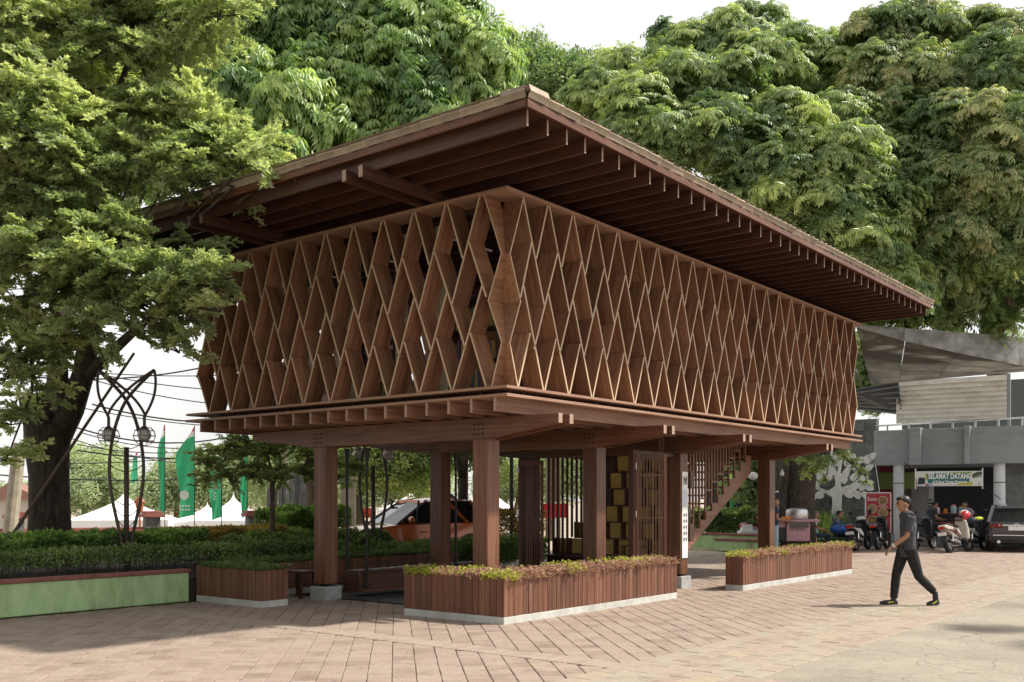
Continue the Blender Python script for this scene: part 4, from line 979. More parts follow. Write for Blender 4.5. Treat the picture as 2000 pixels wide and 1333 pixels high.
# red banners and stalls along the street
def stall(px0, px1, y0, y1, d, label, m, name='banner_fence', cat='banner'):
    p0, p1 = at(px0, y1, d), at(px1, y1, d + .3); t = thing(name, label, cat, ((p0.x + p1.x) / 2, (p0.y + p1.y) / 2, p0.z))
    h = (y1 - y0) * d / FPX; w = p1.x - p0.x
    b = MB(); b.box((0, 0, h / 2), (w, .04, h)); b.build('cloth', m, t)
    for i in range(max(2, int(w / 1.2)) + 1):
        x = -w / 2 + w * i / max(2, int(w / 1.2)); b = MB(); b.tube([(x, .05, -2.6), (x, .05, h + .05)], .02, 6); b.build('post', M['white'], t)
redcl = surf('orange red cloth', (.5, .05, .03), (.62, .1, .06), .7, 3)
stall(600, 735, 993, 1012, 36, 'red cloth band strung behind the grey stone slabs', redcl)
stall(738, 800, 996, 1006, 41, 'orange red cloth band by the street tent over the orange car', redcl)
stall(826, 860, 996, 1006, 41, 'short red cloth band at the far side of the street tent', redcl)
stall(1062, 1108, 984, 1012, 34, 'red and white van side panel glimpsed through the dark slats', C('van red', (.45, .03, .04), .3), 'van_panel', 'panel')
yel = C('yellow board', (.55, .4, .03), .5)
ys = thing('yellow_sign', 'small yellow sign board with black capital letters glimpsed beside the corner column', 'sign', at(905, 1018, 30))
b = MB(); b.box((0, 0, .15), (.7, .03, .34)); b.build('board', yel, ys); text('letters', 'MA', .28, C('black ink', (.01, .01, .01)), ys, (.05, -.02, .15), (R_(90), 0, 0))
b = MB(); b.box((-.3, 0, -1.2), (.05, .05, 2.4)); b.box((.3, 0, -1.2), (.05, .05, 2.4)); b.build('post', M['steel'], ys)

# --- feather flags
def flagmat():
    m, n, b = newmat('green flag cloth'); L = n.links.new
    tc = n.nodes.new("ShaderNodeTexCoord"); sp = n.nodes.new("ShaderNodeSeparateXYZ"); L(tc.outputs['Generated'], sp.inputs[0])
    mu = n.nodes.new("ShaderNodeMath"); mu.operation = 'MULTIPLY_ADD'; mu.inputs[1].default_value = -.09; L(sp.outputs[0], mu.inputs[0]); L(sp.outputs[2], mu.inputs[2])
    ra = n.nodes.new("ShaderNodeValToRGB"); ra.color_ramp.interpolation = 'CONSTANT'; e = ra.color_ramp.elements
    e[0].position = 0; e[0].color = (.05, .42, .2, 1); e[1].position = .8; e[1].color = (.75, .75, .75, 1); q = e.new(.855); q.color = (.55, .03, .035, 1)
    L(mu.outputs[0], ra.inputs[0]); L(ra.outputs[0], b.inputs['Base Color']); b.inputs['Roughness'].default_value = .6
    tr = n.nodes.new("ShaderNodeBsdfTranslucent"); L(ra.outputs[0], tr.inputs[0]); ms = n.nodes.new("ShaderNodeMixShader"); ms.inputs[0].default_value = .4; L(b.outputs[0], ms.inputs[1]); L(tr.outputs[0], ms.inputs[2]); L(ms.outputs[0], n.nodes["Material Output"].inputs[0])
    return m
FLAG = flagmat()
def flag(px, ytop, ybot, d, wpx, label, side=-1, letters=None, logo=False, seed=0):
    p = at(px, ybot, d); t = thing('feather_flag', label, 'flag', (p.x, p.y, gz(p.x, p.y)), 0, 'green feather flags along the street')
    k = d / FPX; z0 = p.z - t.location.z; H = (ybot - ytop) * k; w = wpx * k
    b = MB(); b.tube([(0, 0, 0), (0, 0, z0 + H)], [.022, .01], 6); b.build('pole', M['steel'], t)
    b = MB(); vs = []; nz = 22; nxx = 6
    for i in range(nz + 1):
        f = i / nz; ww = w * (1 - max(0, (f - .7) / .3) ** 1.1) * (.86 + .14 * f + .05 * math.sin(f * 9 + seed))
        for j in range(nxx + 1):
            g = j / nxx; vs.append((side * ww * g, .1 * math.sin(f * 7 + g * 5 + seed) * g, z0 + H * f - .12 * g * (1 - f)))
    b.add(vs, [(i * (nxx + 1) + j, i * (nxx + 1) + j + 1, (i + 1) * (nxx + 1) + j + 1, (i + 1) * (nxx + 1) + j) for i in range(nz) for j in range(nxx)]); b.build('cloth', FLAG, t, smooth=True)
    wh = C('flag print', (.7, .74, .7), .6)
    if letters:
        for s in (-1,):
            text('letters', letters, w * .5, wh, t, (side * w * .5, -.13, z0 + H * .4), (R_(90), R_(90), 0), ext=.001)
    if logo:
        b = MB(); b.lathe([(w * .26, 0), (w * .26, .004)], 20, Matrix.Translation((side * w * .5, -.14, z0 + H * .22)) @ Matrix.Rotation(R_(90), 4, 'X')); b.build('emblem', wh, t)
        b = MB()
        for q in range(2):
            for e in range(4): b.box((side * w * (.25 + .16 * e), -.142, z0 + H * (.1 - .04 * q)), (w * .12, .003, H * .018))
        b.build('print', wh, t, kind='stuff')
flag(322, 830, 1000, 36, 13, 'narrow green flag with red tip seen edge on, beside the leaf lamp', -1, seed=1)
flag(380, 832, 1006, 33, 35, 'wide green flag with red and white tip and a round pale print', -1, None, True, seed=2)
flag(433, 880, 1010, 33, 24, 'green flag with white capital letters running down it', -1, 'BULAN', seed=3)
flag(483, 868, 1006, 34, 13, 'slim green flag tangled at mid height near the capped pillar', -1, seed=4)
flag(268, 885, 940, 44, 12, 'small distant green flag framed inside the leaf lamp', -1, seed=5)
flag(552, 885, 930, 27, 16, 'short green flag with red top caught in the thin tree', -1, seed=6)
# small red street lantern
ln = thing('street_lantern', 'small brown street lantern on a thin post framed inside the leaf lamp', 'street lamp', gx(273, 40, gz(*gx(273, 40).xy)))
b = MB(); b.tube([(0, 0, 0), (0, 0, 3.4)], [.06, .04], 8); b.build('post', C('lantern brown', (.3, .09, .03)), ln)
b = MB(); b.lathe([(.1, 3.4), (.2, 3.8), (.24, 3.82), (.05, 4.05)], 8); b.build('head', C('lantern brown', (.3, .09, .03)), ln)
# --- leaning stone slabs of the monument
for i, (px, yt, yb, w, d, tilt, lab) in enumerate([(528, 953, 1030, 20, 31, .06, 'shortest leaning grey stone slab, beside the thin tree trunk'), (552, 927, 1030, 22, 32, .05, 'grey stone slab rising right behind the thin tree trunk'), (571, 916, 1030, 22, 30, .05, 'tall grey stone slab in the middle of the slab row'), (597, 905, 1030, 22, 31, .0, 'tallest grey stone slab next to the timber column')]):
    p = at(px, 1040, d); t = thing('stone_slab', lab, 'monument', (p.x, p.y, -.1), R_(-38), 'leaning stone slabs of the monument')
    h = 1.6 + (HOR - yt) * d / FPX + .1; ww = w * d / FPX * .8
    b = MB(); b.prism([(-ww / 2, 0), (ww / 2, 0), (ww / 2 + tilt * h, h), (-ww / 2 + tilt * h, h)], -.1, .1); b.build('slab', M['darkgrey'], t, bev=.012)
    b = MB(); b.prism([(-ww / 2 - .022, 0), (-ww / 2, 0), (-ww / 2 + tilt * h, h), (-ww / 2 - .022 + tilt * h, h)], -.11, .11); b.build('edge_stone', M['palestone'], t)
    b = MB()
    for q in range(1, 6):
        z = h * q / 6; b.box((tilt * z, -.101, z), (ww, .006, .015))
    b.build('joint', M['blackpl'], t, kind='stuff')
pp = thing('stone_post', 'broad pale stone gate post behind the thin hanging rod', 'pillar', gx(680, 30, -.1))
b = MB(); b.box((0, 0, 1.15), (.42, .4, 2.3)); b.build('shaft', M['palestone'], pp, bev=.02); b = MB(); b.box((0, 0, 2.33), (.5, .48, .08)); b.build('cap', M['palestone'], pp, bev=.01)
up = thing('utility_pole', 'leaning pale concrete utility pole at the picture edge behind the big trunk', 'pole', gx(12, 24, 0))
b = MB(); b.tube([(0, 0, 0), (.32, 0, 2.95)], [.17, .15], 10); b.build('shaft', M['palestone'], up, smooth=False); b = MB(); b.box((.3, 0, 2.7), (.1, .5, .12)); b.build('bracket', M['steel'], up)
bp = thing('bamboo_prop', 'straight thin pole leaning against the big trunk', 'pole', gx(118, 17.9, .4))
a0, a1 = at(118, 905, 18.2), at(262, 690, 18.2); b = MB(); dd = (a1 - a0); a0 = a0 - dd * .9
b.tube([a0 - bp.location, a1 - bp.location], [.035, .025], 8); b.build('shaft', M['bark_pale'], bp)
cp = thing('camera_pole', 'slim dark steel pole between the corner column and the slatted door', 'pole', gx(999, 27, 0))
b = MB(); b.tube([(0, 0, 0), (0, 0, 3.6)], .05, 8); b.build('shaft', M['steel'], cp)
p2 = thing('street_pole', 'pale thin street pole between the flags and the stone slabs', 'pole', gx(556, 38, -1))
b = MB(); b.tube([(0, 0, 0), (.0, 0, 5.6)], [.12, .09], 10); b.build('shaft', M['palestone'], p2)
# --- overhead cables
CB = [(-60, 720, 470, 700, .5), (150, 722, 620, 760, .3), (180, 742, 620, 790, .35), (180, 790, 620, 800, .5), (150, 795, 620, 830, .3), (-60, 700, 620, 720, .4), (150, 836, 620, 786, .9), (160, 846, 620, 812, .8), (150, 868, 620, 815, .7), (150, 880, 620, 866, .4), (100, 905, 620, 850, .3), (120, 850, 500, 905, .4), (-40, 925, 480, 930, .2)]
for i, (x0, y0, x1, y1, sg) in enumerate(CB):
    p0, p1 = at(x0, y0, 30 + i * .3), at(x1, y1, 34 + i * .3); o = thing('power_cable', 'thin black power cable sagging across the pale sky behind the leaf lamp', 'cable', p0, 0, 'overhead power cables')
    b = MB(); pts = []
    for f in np.linspace(0, 1, 18): q = p0.lerp(p1, f) - p0; q.z -= sg * 4 * f * (1 - f); pts.append(q)
    b.tube(pts, .017 if i % 3 else .026, 5); b.build('strand', M['blackpl'], o)

# low far buildings on the horizon
fb = thing('far_house', 'hazy low house with brown roof at the picture edge behind the trunk', 'house', at(55, 1015, 60))
b = MB(); b.box((0, 0, 0), (3.2, 4, 2.4)); b.build('wall', C('house wall', (.42, .38, .34)), fb); b = MB(); b.prism([(-1.9, 1.2), (1.9, 1.2), (0, 2.1)], -2.3, 2.3); b.build('roof', C('house roof', (.25, .13, .1)), fb)
# ================================================================== right side: stone wall with tree relief, canteen building, green wall
def RW(px, d): return gx(px, d)
# --- stone tiled wall
w0, w1 = gx(1563, 38.2), gx(1712, 36.6); wd = (w1 - w0); wang = math.atan2(wd.y, wd.x); wl_ = wd.length; wh_ = 4.55
sw_ = thing('stone_wall', 'dark grey wall of stone tiles carrying the white tree relief', 'wall', w0, wang)
b = MB(); b.box((wl_ / 2, .16, wh_ / 2), (wl_, .3, wh_)); b.build('core', M['darkgrey'], sw_)
STT = surf('grey stone tile', (.12, .13, .125), (.22, .23, .22), .75, 4, bump=.3, rnd=.25, dirt=(.09, .095, .09))
cols, rows = 7, 11; cwid, chgt = wl_ / cols, wh_ / rows
for i in range(cols):
    for j in range(rows):
        k = random.choice((0, 0, 0, .012, .025))
        bar('stone_tile', (i * cwid + .006, -.012 - k / 2, (j + .5) * chgt), ((i + 1) * cwid - .006, -.012 - k / 2, (j + .5) * chgt), .036, chgt - .012, STT, sw_, .004)
# --- white tree relief standing off the wall
tr_ = thing('tree_relief', 'flat white cut out tree with rounded leaves mounted on the dark stone wall', 'wall relief', gx(1635, 36.6) + Vector((0, -.02, .85)), wang)
kk = 36.6 / FPX
def rp(px, py): return ((px - 1635) * kk / math.cos(wang), EYE + (HOR - py) * kk - .85)
RWm = surf('relief white paint', (.74, .75, .73), (.82, .83, .81), .6, 4, dirt=(.6, .6, .55))
trunk_poly = [rp(*p) for p in ((1624, 1022), (1628, 985), (1627, 968), (1618, 962), (1632, 950), (1634, 925), (1641, 925), (1641, 950), (1650, 957), (1643, 968), (1642, 990), (1648, 1022))]
b = MB(); b.prism(trunk_poly, -.06, .0); b.build('trunk', RWm, tr_)
def ribbon(pts, w0_, w1_):
    q = [Vector((x, z)) for x, z in [rp(*p) for p in pts]]; fine = []
    for i in range(len(q) - 1):
        for f in (0, .34, .67): fine.append(q[i].lerp(q[i + 1], f))
    fine.append(q[-1])
    for _ in range(2):
        for i in range(1, len(fine) - 1): fine[i] = (fine[i - 1] + 2 * fine[i] + fine[i + 1]) / 4
    L_, R2 = [], []
    for i, p in enumerate(fine):
        t = (fine[min(i + 1, len(fine) - 1)] - fine[max(0, i - 1)]).normalized(); nn = Vector((-t.y, t.x)); w = (w0_ + (w1_ - w0_) * i / (len(fine) - 1)) / 2
        L_.append(p + nn * w); R2.append(p - nn * w)
    b = MB()
    for i in range(len(fine) - 1):
        b.prism([tuple(L_[i]), tuple(L_[i + 1]), tuple(R2[i + 1]), tuple(R2[i])], -.055, -.005)
    b.build('branch', RWm, tr_)
for pts, a, c in ([((1632, 965), (1618, 960), (1604, 962), (1598, 970)), .16, .05], [((1628, 968), (1612, 957), (1596, 952), (1588, 948)), .12, .05], [((1640, 960), (1655, 950), (1672, 946), (1690, 940)), .17, .05], [((1645, 957), (1660, 957), (1670, 964), (1678, 968)), .12, .05], [((1636, 940), (1630, 915), (1622, 900), (1616, 888)), .14, .05], [((1639, 940), (1648, 920), (1660, 905), (1672, 895)), .14, .05], [((1637, 930), (1640, 905), (1644, 890)), .1, .05], [((1650, 925), (1658, 915), (1668, 915)), .06, .04], [((1668, 900), (1680, 905), (1685, 908)), .06, .04], [((1634, 925), (1625, 925), (1616, 920)), .07, .04], [((1655, 950), (1668, 940), (1676, 930)), .07, .04], [((1608, 957), (1602, 945), (1598, 938)), .06, .04]): ribbon(pts, a, c)
def rleaf(px, py, ang, l=.36, w=.27):
    cx_, cz_ = rp(px, py); ca, sa = math.cos(ang), math.sin(ang); poly = []
    for i in range(14):
        f = i / 14 * 2 * math.pi; x = l / 2 * math.cos(f); z = w / 2 * math.sin(f) * (1 - .35 * math.cos(f)); poly.append((cx_ + x * ca - z * sa, cz_ + x * sa + z * ca))
    b = MB(); b.prism(poly, -.07, -.03); b.build('relief_leaf', RWm, tr_)
for q in ((1585, 951, 2.6), (1593, 961, 2.9), (1585, 967, 3.6), (1596, 973, 4.0), (1608, 969, 3.6), (1600, 945, 2.2), (1606, 930, 2.3), (1619, 911, 2.0), (1613, 895, 2.0), (1628, 920, 1.2), (1640, 890, 1.4), (1632, 895, 2.0), (1636, 902, 1.2), (1650, 926, .8), (1662, 932, .9), (1647, 938, .5), (1664, 950, .4), (1676, 953, .3), (1687, 954, -.4), (1668, 968, -1.2), (1680, 969, -1.0), (1654, 966, 3.0), (1678, 935, .5), (1686, 944, .2), (1672, 900, .9), (1684, 897, .9), (1690, 893, .8), (1686, 915, .6), (1660, 895, 1.2), (1652, 903, 1.2), (1668, 918, .2), (1612, 920, 2.8), (1622, 932, 2.6), (1650, 888, 1.1), (1626, 888, 1.8)): rleaf(*q, l=random.uniform(.27, .36), w=random.uniform(.2, .27))

# --- the canteen: grey balcony building under a dark canopy
A0, A1 = gx(1703, 36.2), gx(2120, 32.6); ad = A1 - A0; aang = math.atan2(ad.y, ad.x); AL = ad.length
cn = thing('canteen_building', 'grey two storey canteen with white pillars, cream upper cladding and a dark metal canopy', 'building', A0, aang)
def cl(px, dep=0):
    """position along the facade where the pixel column px meets a plane 'dep' behind the front"""
    ox, oy = A0.x - math.sin(aang) * dep, A0.y + math.cos(aang) * dep
    k = (px - 1000) / FPX; return (k * oy - ox) / (math.cos(aang) - k * math.sin(aang))
def cz(px, py, dep=0):
    s = cl(px, dep); y = A0.y + math.cos(aang) * dep + math.sin(aang) * s; return EYE + (HOR - py) / FPX * y
zb0, zb1 = cz(1800, 908), cz(1800, 838)
xs_ = [cl(1705), cl(1778), cl(1800), cl(1885), cl(1896), AL]
for i, (x0, x1, o) in enumerate(((xs_[0], xs_[1], .12), (xs_[2], xs_[3], .12), (xs_[4], AL, 0))):
    b = MB(); b.box(((x0 + x1) / 2, .1 + o, (zb0 + zb1) / 2), (x1 - x0, .2, zb1 - zb0)); b.build('balcony_panel', M['grey'], cn, bev=.01)
for x0, x1 in ((xs_[1], xs_[2]), (xs_[3], xs_[4])):
    b = MB(); b.box(((x0 + x1) / 2, .02, (zb0 + zb1) / 2 + .015), (x1 - x0, .42, zb1 - zb0 + .05)); b.build('balcony_pier', M['grey'], cn, bev=.01)
b = MB(); b.box((AL / 2, 3.2, zb0 + .08), (AL + .6, 6.0, .16)); b.build('balcony_slab', M['grey'], cn)
# railing
zr = zb1 + .2
b = MB(); b.tube([(.1, .16, zr - .03), (AL, .16, zr + .1)], .03, 8); b.build('handrail', M['chrome'], cn, smooth=True)
for i in range(12):
    x = .5 + i * .72
    if x < AL: b = MB(); b.tube([(x, .16, zb1 - .02), (x, .16, zr + .13 * x / AL - .03)], .03, 6); b.build('rail_post', M['chrome'], cn)
# cream cladding boards
dep = 1.5; x0, x1 = cl(1751, dep), cl(1967, dep); z0, z1 = cz(1850, 824, dep), cz(1850, 740, dep); nb = 9; CREAM = surf('cream cladding', (.68, .65, .58), (.78, .75, .68), .6, 2, (1, 1, 1), dirt=(.5, .46, .38))
for i in range(nb):
    b = MB(); h = (z1 - z0) / nb; b.prism([(-.075, 0), (.0, 0), (.0, h + .01), (-.012, h + .01)], x0, x1, Matrix(((0, 1, 0, 0), (1, 0, 0, 0), (0, 0, 1, 0), (0, 0, 0, 1))))
    b.f = [f[::-1] for f in b.f]; o = b.build('cladding_board', CREAM, cn); o.location = (0, dep, z0 + i * h)
b = MB(); b.box(((x0 + x1) / 2, dep + .06, (z0 + z1) / 2), (x1 - x0, .08, z1 - z0 - .02)); b.box((x1 + .06, dep, (zb1 + z1) / 2), (.1, .1, z1 - zb1 + .1)); b.build('upper_frame', C('frame grey', (.28, .3, .32)), cn)
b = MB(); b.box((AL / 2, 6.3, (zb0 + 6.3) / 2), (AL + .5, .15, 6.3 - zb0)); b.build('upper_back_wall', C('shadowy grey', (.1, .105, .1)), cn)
# dark lean-to roof on the far flank, with purlins
b = MB(); q = [(cl(1655, 3), 3.0, cz(1660, 765, 3)), (cl(1755, 1.0), 1.0, cz(1750, 748, 1)), (cl(1755, 1.0), 1.6, cz(1750, 812, 1.6)), (cl(1655, 3), 4.4, cz(1660, 800, 4.4))]
b.add([Vector(p) for p in q] + [Vector(p) + Vector((0, .02, .06)) for p in q], [(3, 2, 1, 0), (4, 5, 6, 7), (0, 1, 5, 4), (1, 2, 6, 5), (2, 3, 7, 6), (3, 0, 4, 7)]); b.build('lean_to_roof', C('lean-to metal', (.035, .036, .038)), cn)
for i in range(6):
    f = (i + .5) / 6; p = Vector(q[0]).lerp(Vector(q[3]), f) + Vector((0, -.03, -.05)); r2 = Vector(q[1]).lerp(Vector(q[2]), f) + Vector((0, -.03, -.05)); bar('purlin', p, r2, .05, .06, C('purlin grey', (.09, .09, .095)), cn, 0)
# canopy: sloping soffit panels, seams and a crumpled fascia
def cpt(px, py, d): return at(px, py, d)
o0, o1 = cpt(1672, 640, 28.9), cpt(2130, 727, 31.6)      # outer edge, lower line
i0, i1 = cpt(1700, 752, 36.4), cpt(2130, 716, 33.2)      # inner edge
o0b = cpt(1768, 667, 29.4)
cano = emptypart('canopy', cn); inv = Matrix.Rotation(-aang, 4, 'Z') @ Matrix.Translation(-A0)
SOF = surf('mottled soffit sheet', (.2, .195, .18), (.34, .325, .3), .6, 1.1, rnd=.12, dirt=(.45, .42, .38), dscale=.8, detail=8)
_n = SOF.node_tree; _t = _n.nodes.new("ShaderNodeBsdfTranslucent"); _m = _n.nodes.new("ShaderNodeMixShader"); _m.inputs[0].default_value = .65; _b = _n.nodes["Principled BSDF"]
_n.links.new(_b.inputs['Base Color'].links[0].from_socket, _t.inputs[0]); _n.links.new(_b.outputs[0], _m.inputs[1]); _n.links.new(_t.outputs[0], _m.inputs[2]); _n.links.new(_m.outputs[0], _n.nodes["Material Output"].inputs[0])
edge_o = [o0, o0b, cpt(1870, 690, 30), cpt(1990, 714, 30.8), o1]; edge_i = [i0, cpt(1755, 748, 36), cpt(1830, 741, 35.4), cpt(1905, 734, 34.8), i1]
nr = 3
for i in range(4):
    for j in range(nr):
        def P(a, f): return edge_o[a].lerp(edge_i[a], f)
        f0, f1 = j / nr + .006, (j + 1) / nr - .006; e = .006
        c4 = [P(i, f0).lerp(P(i + 1, f0), e), P(i, f0).lerp(P(i + 1, f0), 1 - e), P(i, f1).lerp(P(i + 1, f1), 1 - e), P(i, f1).lerp(P(i + 1, f1), e)]
        c4 = [inv @ p for p in c4]; b = MB(); b.add([p for p in c4] + [p + Vector((0, 0, .03)) for p in c4], [(0, 3, 2, 1), (4, 5, 6, 7), (0, 1, 5, 4), (1, 2, 6, 5), (2, 3, 7, 6), (3, 0, 4, 7)]); b.build('soffit_panel', SOF, cano)
FAS = surf('crumpled fascia sheet', (.1, .1, .098), (.34, .34, .33), .45, 1.6, (1, 1, 1.6), .5, detail=8, metal=.15, bscale=5)
tops = [cpt(1672, 634, 28.9), cpt(1768, 642, 29.4), cpt(1870, 649, 30), cpt(1990, 659, 30.8), cpt(2130, 668, 31.6)]
for i in range(4):
    b = MB(); n = 6; vs = []
    for k in range(n + 1):
        f = k / n; lo_ = inv @ edge_o[i].lerp(edge_o[i + 1], f); hi = inv @ tops[i].lerp(tops[i + 1], f)
        for g in (0, .33, .67, 1): p = lo_.lerp(hi, g) + Vector((0, -.05 - random.uniform(0, .07) * (0 < g < 1), 0)); vs.append(p)
    b.add(vs, [(k * 4 + j, k * 4 + 4 + j, k * 4 + 5 + j, k * 4 + 1 + j) for k in range(n) for j in range(3)]); b.build('fascia_sheet', FAS, cano, smooth=True)
# ground floor
CW = surf('white round pillar', (.66, .7, .74), (.74, .77, .8), .6, 2)
for px in (1755, 1952):
    x = cl(px, .35); b = MB(); b.lathe([(.185, 0), (.185, zb0)], 20, Matrix.Translation((x, .35, 0))); b.build('pillar', CW, cn, auto=True)
    b = MB(); b.tube([(x + .2 * math.cos(a), .35 + .2 * math.sin(a), 2.2) for a in np.linspace(0, 2 * math.pi, 13)], .012, 4); b.build('cable_tie', M['blackpl'], cn)
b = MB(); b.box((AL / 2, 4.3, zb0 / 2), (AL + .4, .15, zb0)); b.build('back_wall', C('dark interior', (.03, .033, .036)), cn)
b = MB(); b.box((cl(1725, 1.2), 1.2, zb0 / 2), (cl(1775, 1.2) - cl(1693, 1.2), .12, zb0)); b.build('red_wall', C('maroon wall', (.27, .045, .05), .6), cn)
b = MB(); b.box((cl(1776, 2.6), 2.6, zb0 / 2 - .1), (.9, .1, zb0 - .25)); b.build('side_panel', C('dull panel', (.13, .13, .115)), cn)
b = MB(); b.box((cl(1797, 1.8), 1.8, 1.35), (.6, .05, 2.1)); b.build('menu_panel', C('pale grey panel', (.26, .26, .25)), cn)
b = MB()
for i in range(6): b.box((cl(1815, 1.8), 1.8, 1.0 + i * .12), (.26 - .03 * (i % 3), .012, .045))
b.build('menu_print', M['blackpl'], cn, kind='stuff')
b = MB(); b.box((cl(1812, 1.85), 1.85, 1.3), (.42, .04, 1.9)); b.build('poster', C('white poster', (.5, .5, .5)), cn)
b = MB(); b.box((cl(1990, 1.0), 1.0, zb0 / 2), (1.3, .1, zb0)); b.build('stone_pier', STT, cn)
b = MB(); b.box((AL / 2 + .3, 2.3, .2), (AL - .6, 4.2, .4)); b.build('floor_step', C('step grey blue', (.3, .34, .36)), cn, bev=.01)
# green poster beside the pillar
b = MB(); b.box((cl(1748, .9), .9, 2.3), (1.5, .03, .6)); b.build('green_poster', C('olive poster', (.16, .2, .05)), cn)
# tables in the canteen
def table(px, d, z, label, w=1.3, dp=.7):
    t = thing('dining_table', label, 'table', gx(px, d, z), aang); b = MB(); b.box((0, 0, .73), (w, dp, .04)); b.build('tabletop', C('table red brown', (.25, .05, .04), .4), t, bev=.008)
    for x in (-w / 2 + .08, w / 2 - .08):
        for y in (-dp / 2 + .08, dp / 2 - .08): bar('leg', (x, y, 0), (x, y, .71), .05, .05, M['timber_dark'], t, 0, up=(1, 0, 0))
    bar('bench', (-w / 2, -dp / 2 - .3, .43), (w / 2, -dp / 2 - .3, .43), .26, .04, C('table red brown', (.25, .05, .04), .4), t)
    for x in (-w / 2 + .15, w / 2 - .15): bar('bench_leg', (x, -dp / 2 - .3, 0), (x, -dp / 2 - .3, .41), .2, .05, M['timber_dark'], t, 0, up=(0, 1, 0))
    return t
TBL = gx(1858, 34.6, .42); table(1858, 34.6, .4, 'red brown dining table with jars under the welcome banner', 1.5)
for i, (dx, r, h, c, lab) in enumerate([(-.45, .05, .22, (.6, .6, .6), 'small pale jar'), (-.2, .06, .16, (.5, .2, .03), 'orange sauce jar'), (.08, .09, .3, (.35, .45, .47), 'tall clear water jar'), (.35, .11, .24, (.3, .42, .42), 'wide clear biscuit jar'), (.6, .04, .2, (.4, .03, .03), 'red sauce bottle')]):
    t = thing('jar', lab + ' standing on the red brown dining table', 'jar', gx(1858, 34.6, 1.15) + Vector((dx, 0, 0))); b = MB(); b.lathe([(r, 0), (r * 1.05, h * .7), (r * .7, h * .85)], 12); b.build('body', C('jar tint %d' % i, c, .2), t); b = MB(); b.lathe([(r * .75, h * .85), (r * .75, h)], 12); b.build('lid', C('jar lid', (.5, .1, .05)), t)
# --- welcome banner
bn_d = 34.2; p0, p1 = at(1788, 950, bn_d), at(1919, 947, 33.6); bl = (p1 - p0); ba = math.atan2(bl.y, bl.x); BL = bl.length; BH = 29 * 34 / FPX
wb = thing('welcome_banner', 'colourful welcome banner with bold white letters strung between the canteen pillars', 'banner', p0, ba)
sl_ = (at(1919, 922, 33.6).z - at(1788, 926, bn_d).z) / BL * 0
b = MB(); b.box((BL / 2, 0, BH / 2), (BL, .02, BH)); b.build('sheet', C('banner white', (.7, .71, .68)), wb)
def patch(name, poly, col, y=-.013):
    b = MB(); b.prism([(x * BL, z * BH) for x, z in poly], y, y + .002); b.build(name, C('banner ' + name, col), wb)
patch('yellow_patch', [(.14, .78), (.6, .93), (.84, .95), (.84, .6), (.5, .5), (.16, .4)], (.5, .46, .06), -.0125); patch('yellow_corner', [(.6, .05), (.85, .05), (.85, .3), (.7, .25)], (.5, .46, .06), -.0122)
patch('teal_band', [(.19, .18), (.8, .24), (.83, .9), (.17, .85)], (.03, .16, .15), -.014)
patch('photo_stripe', [(.85, .55), (.99, .75), (.99, .95), (.93, .95), (.85, .8)], (.07, .09, .05)); patch('photo_green', [(.85, .5), (.99, .62), (.99, .7), (.85, .55)], (.15, .22, .08))
patch('emblem', [(.03, .1), (.14, .14), (.15, .55), (.05, .6)], (.03, .035, .045)); patch('red_wedge', [(.15, .03), (.21, .03), (.16, .22)], (.4, .03, .04)); patch('red_corner', [(0, .03), (.02, .03), (.02, .5), (0, .5)], (.4, .03, .04)); patch('blue_wedge', [(.2, .03), (.26, .03), (.21, .14)], (.1, .3, .5)); patch('orange_star', [(.93, .1), (.97, .1), (.95, .25)], (.5, .12, .03))
WT = C('banner letters', (.78, .8, .78), .5)
text('headline', 'SELAMAT DATANG', BH * .5, WT, wb, (BL * .515, -.018, BH * .64), (R_(90), 0, 0), .002, sx=.62, bold=.01)
text('subline', 'di Kuliner Taman Kasmaran', BH * .26, WT, wb, (BL * .515, -.018, BH * .28), (R_(90), 0, 0), .002, sx=.74, bold=.004)
for x in (0, BL): b = MB(); b.tube([(x, 0, -.1), (x, 0, BH + .1)], .02, 6); b.build('end_pole', M['white'], wb)
b = MB(); b.tube([(BL, 0, 0), (BL + .55, -.1, -.45)], .012, 4); b.tube([(0, 0, BH), (-.35, .1, BH + .3)], .012, 4); b.build('guy_cord', M['blackpl'], wb)
# --- menu board standing by the wall
mb = thing('menu_board', 'tall red menu standee with round photographs of dishes leaning by the stone wall', 'menu board', gx(1715, 34.3, .0), R_(-4))
k_ = 34.3 / FPX; mw, mh, mz = 48 * k_, 77 * k_, EYE + (HOR - 1040) * k_
b = MB(); b.box((0, 0, mz + mh / 2), (mw, .03, mh)); b.build('board', C('menu red', (.33, .02, .025), .4), mb)
b = MB()
for x in (-mw / 2, mw / 2): b.box((x, 0, mz + mh / 2), (.03, .045, mh + .03))
for z in (mz, mz + mh): b.box((0, 0, z), (mw + .03, .045, .03))
b.build('frame', M['white'], mb); 
for x in (-mw / 2 + .05, mw / 2 - .05): bar('leg', (x, .03, 0), (x, .03, mz + .1), .04, .04, M['timber_dark'], mb, 0, up=(1, 0, 0))
b = MB(); b.box((0, -.017, mz + .035), (mw - .04, .003, .07)); b.build('yellow_strip', yel, mb)
def dish(x, z, r, c1):
    T = Matrix.Translation((x, -.018, z)) @ Matrix.Rotation(R_(90), 4, 'X')
    b = MB(); b.lathe([(r, 0), (r, .004)], 24, T); b.build('dish_rim', C('dish rim', (.5, .42, .25)), mb)
    b = MB(); b.lathe([(r * .86, 0), (r * .86, .008)], 24, T); b.build('dish_food', surf('food %s' % str(c1), c1, (.35, .22, .1), .5, 9, detail=8), mb)
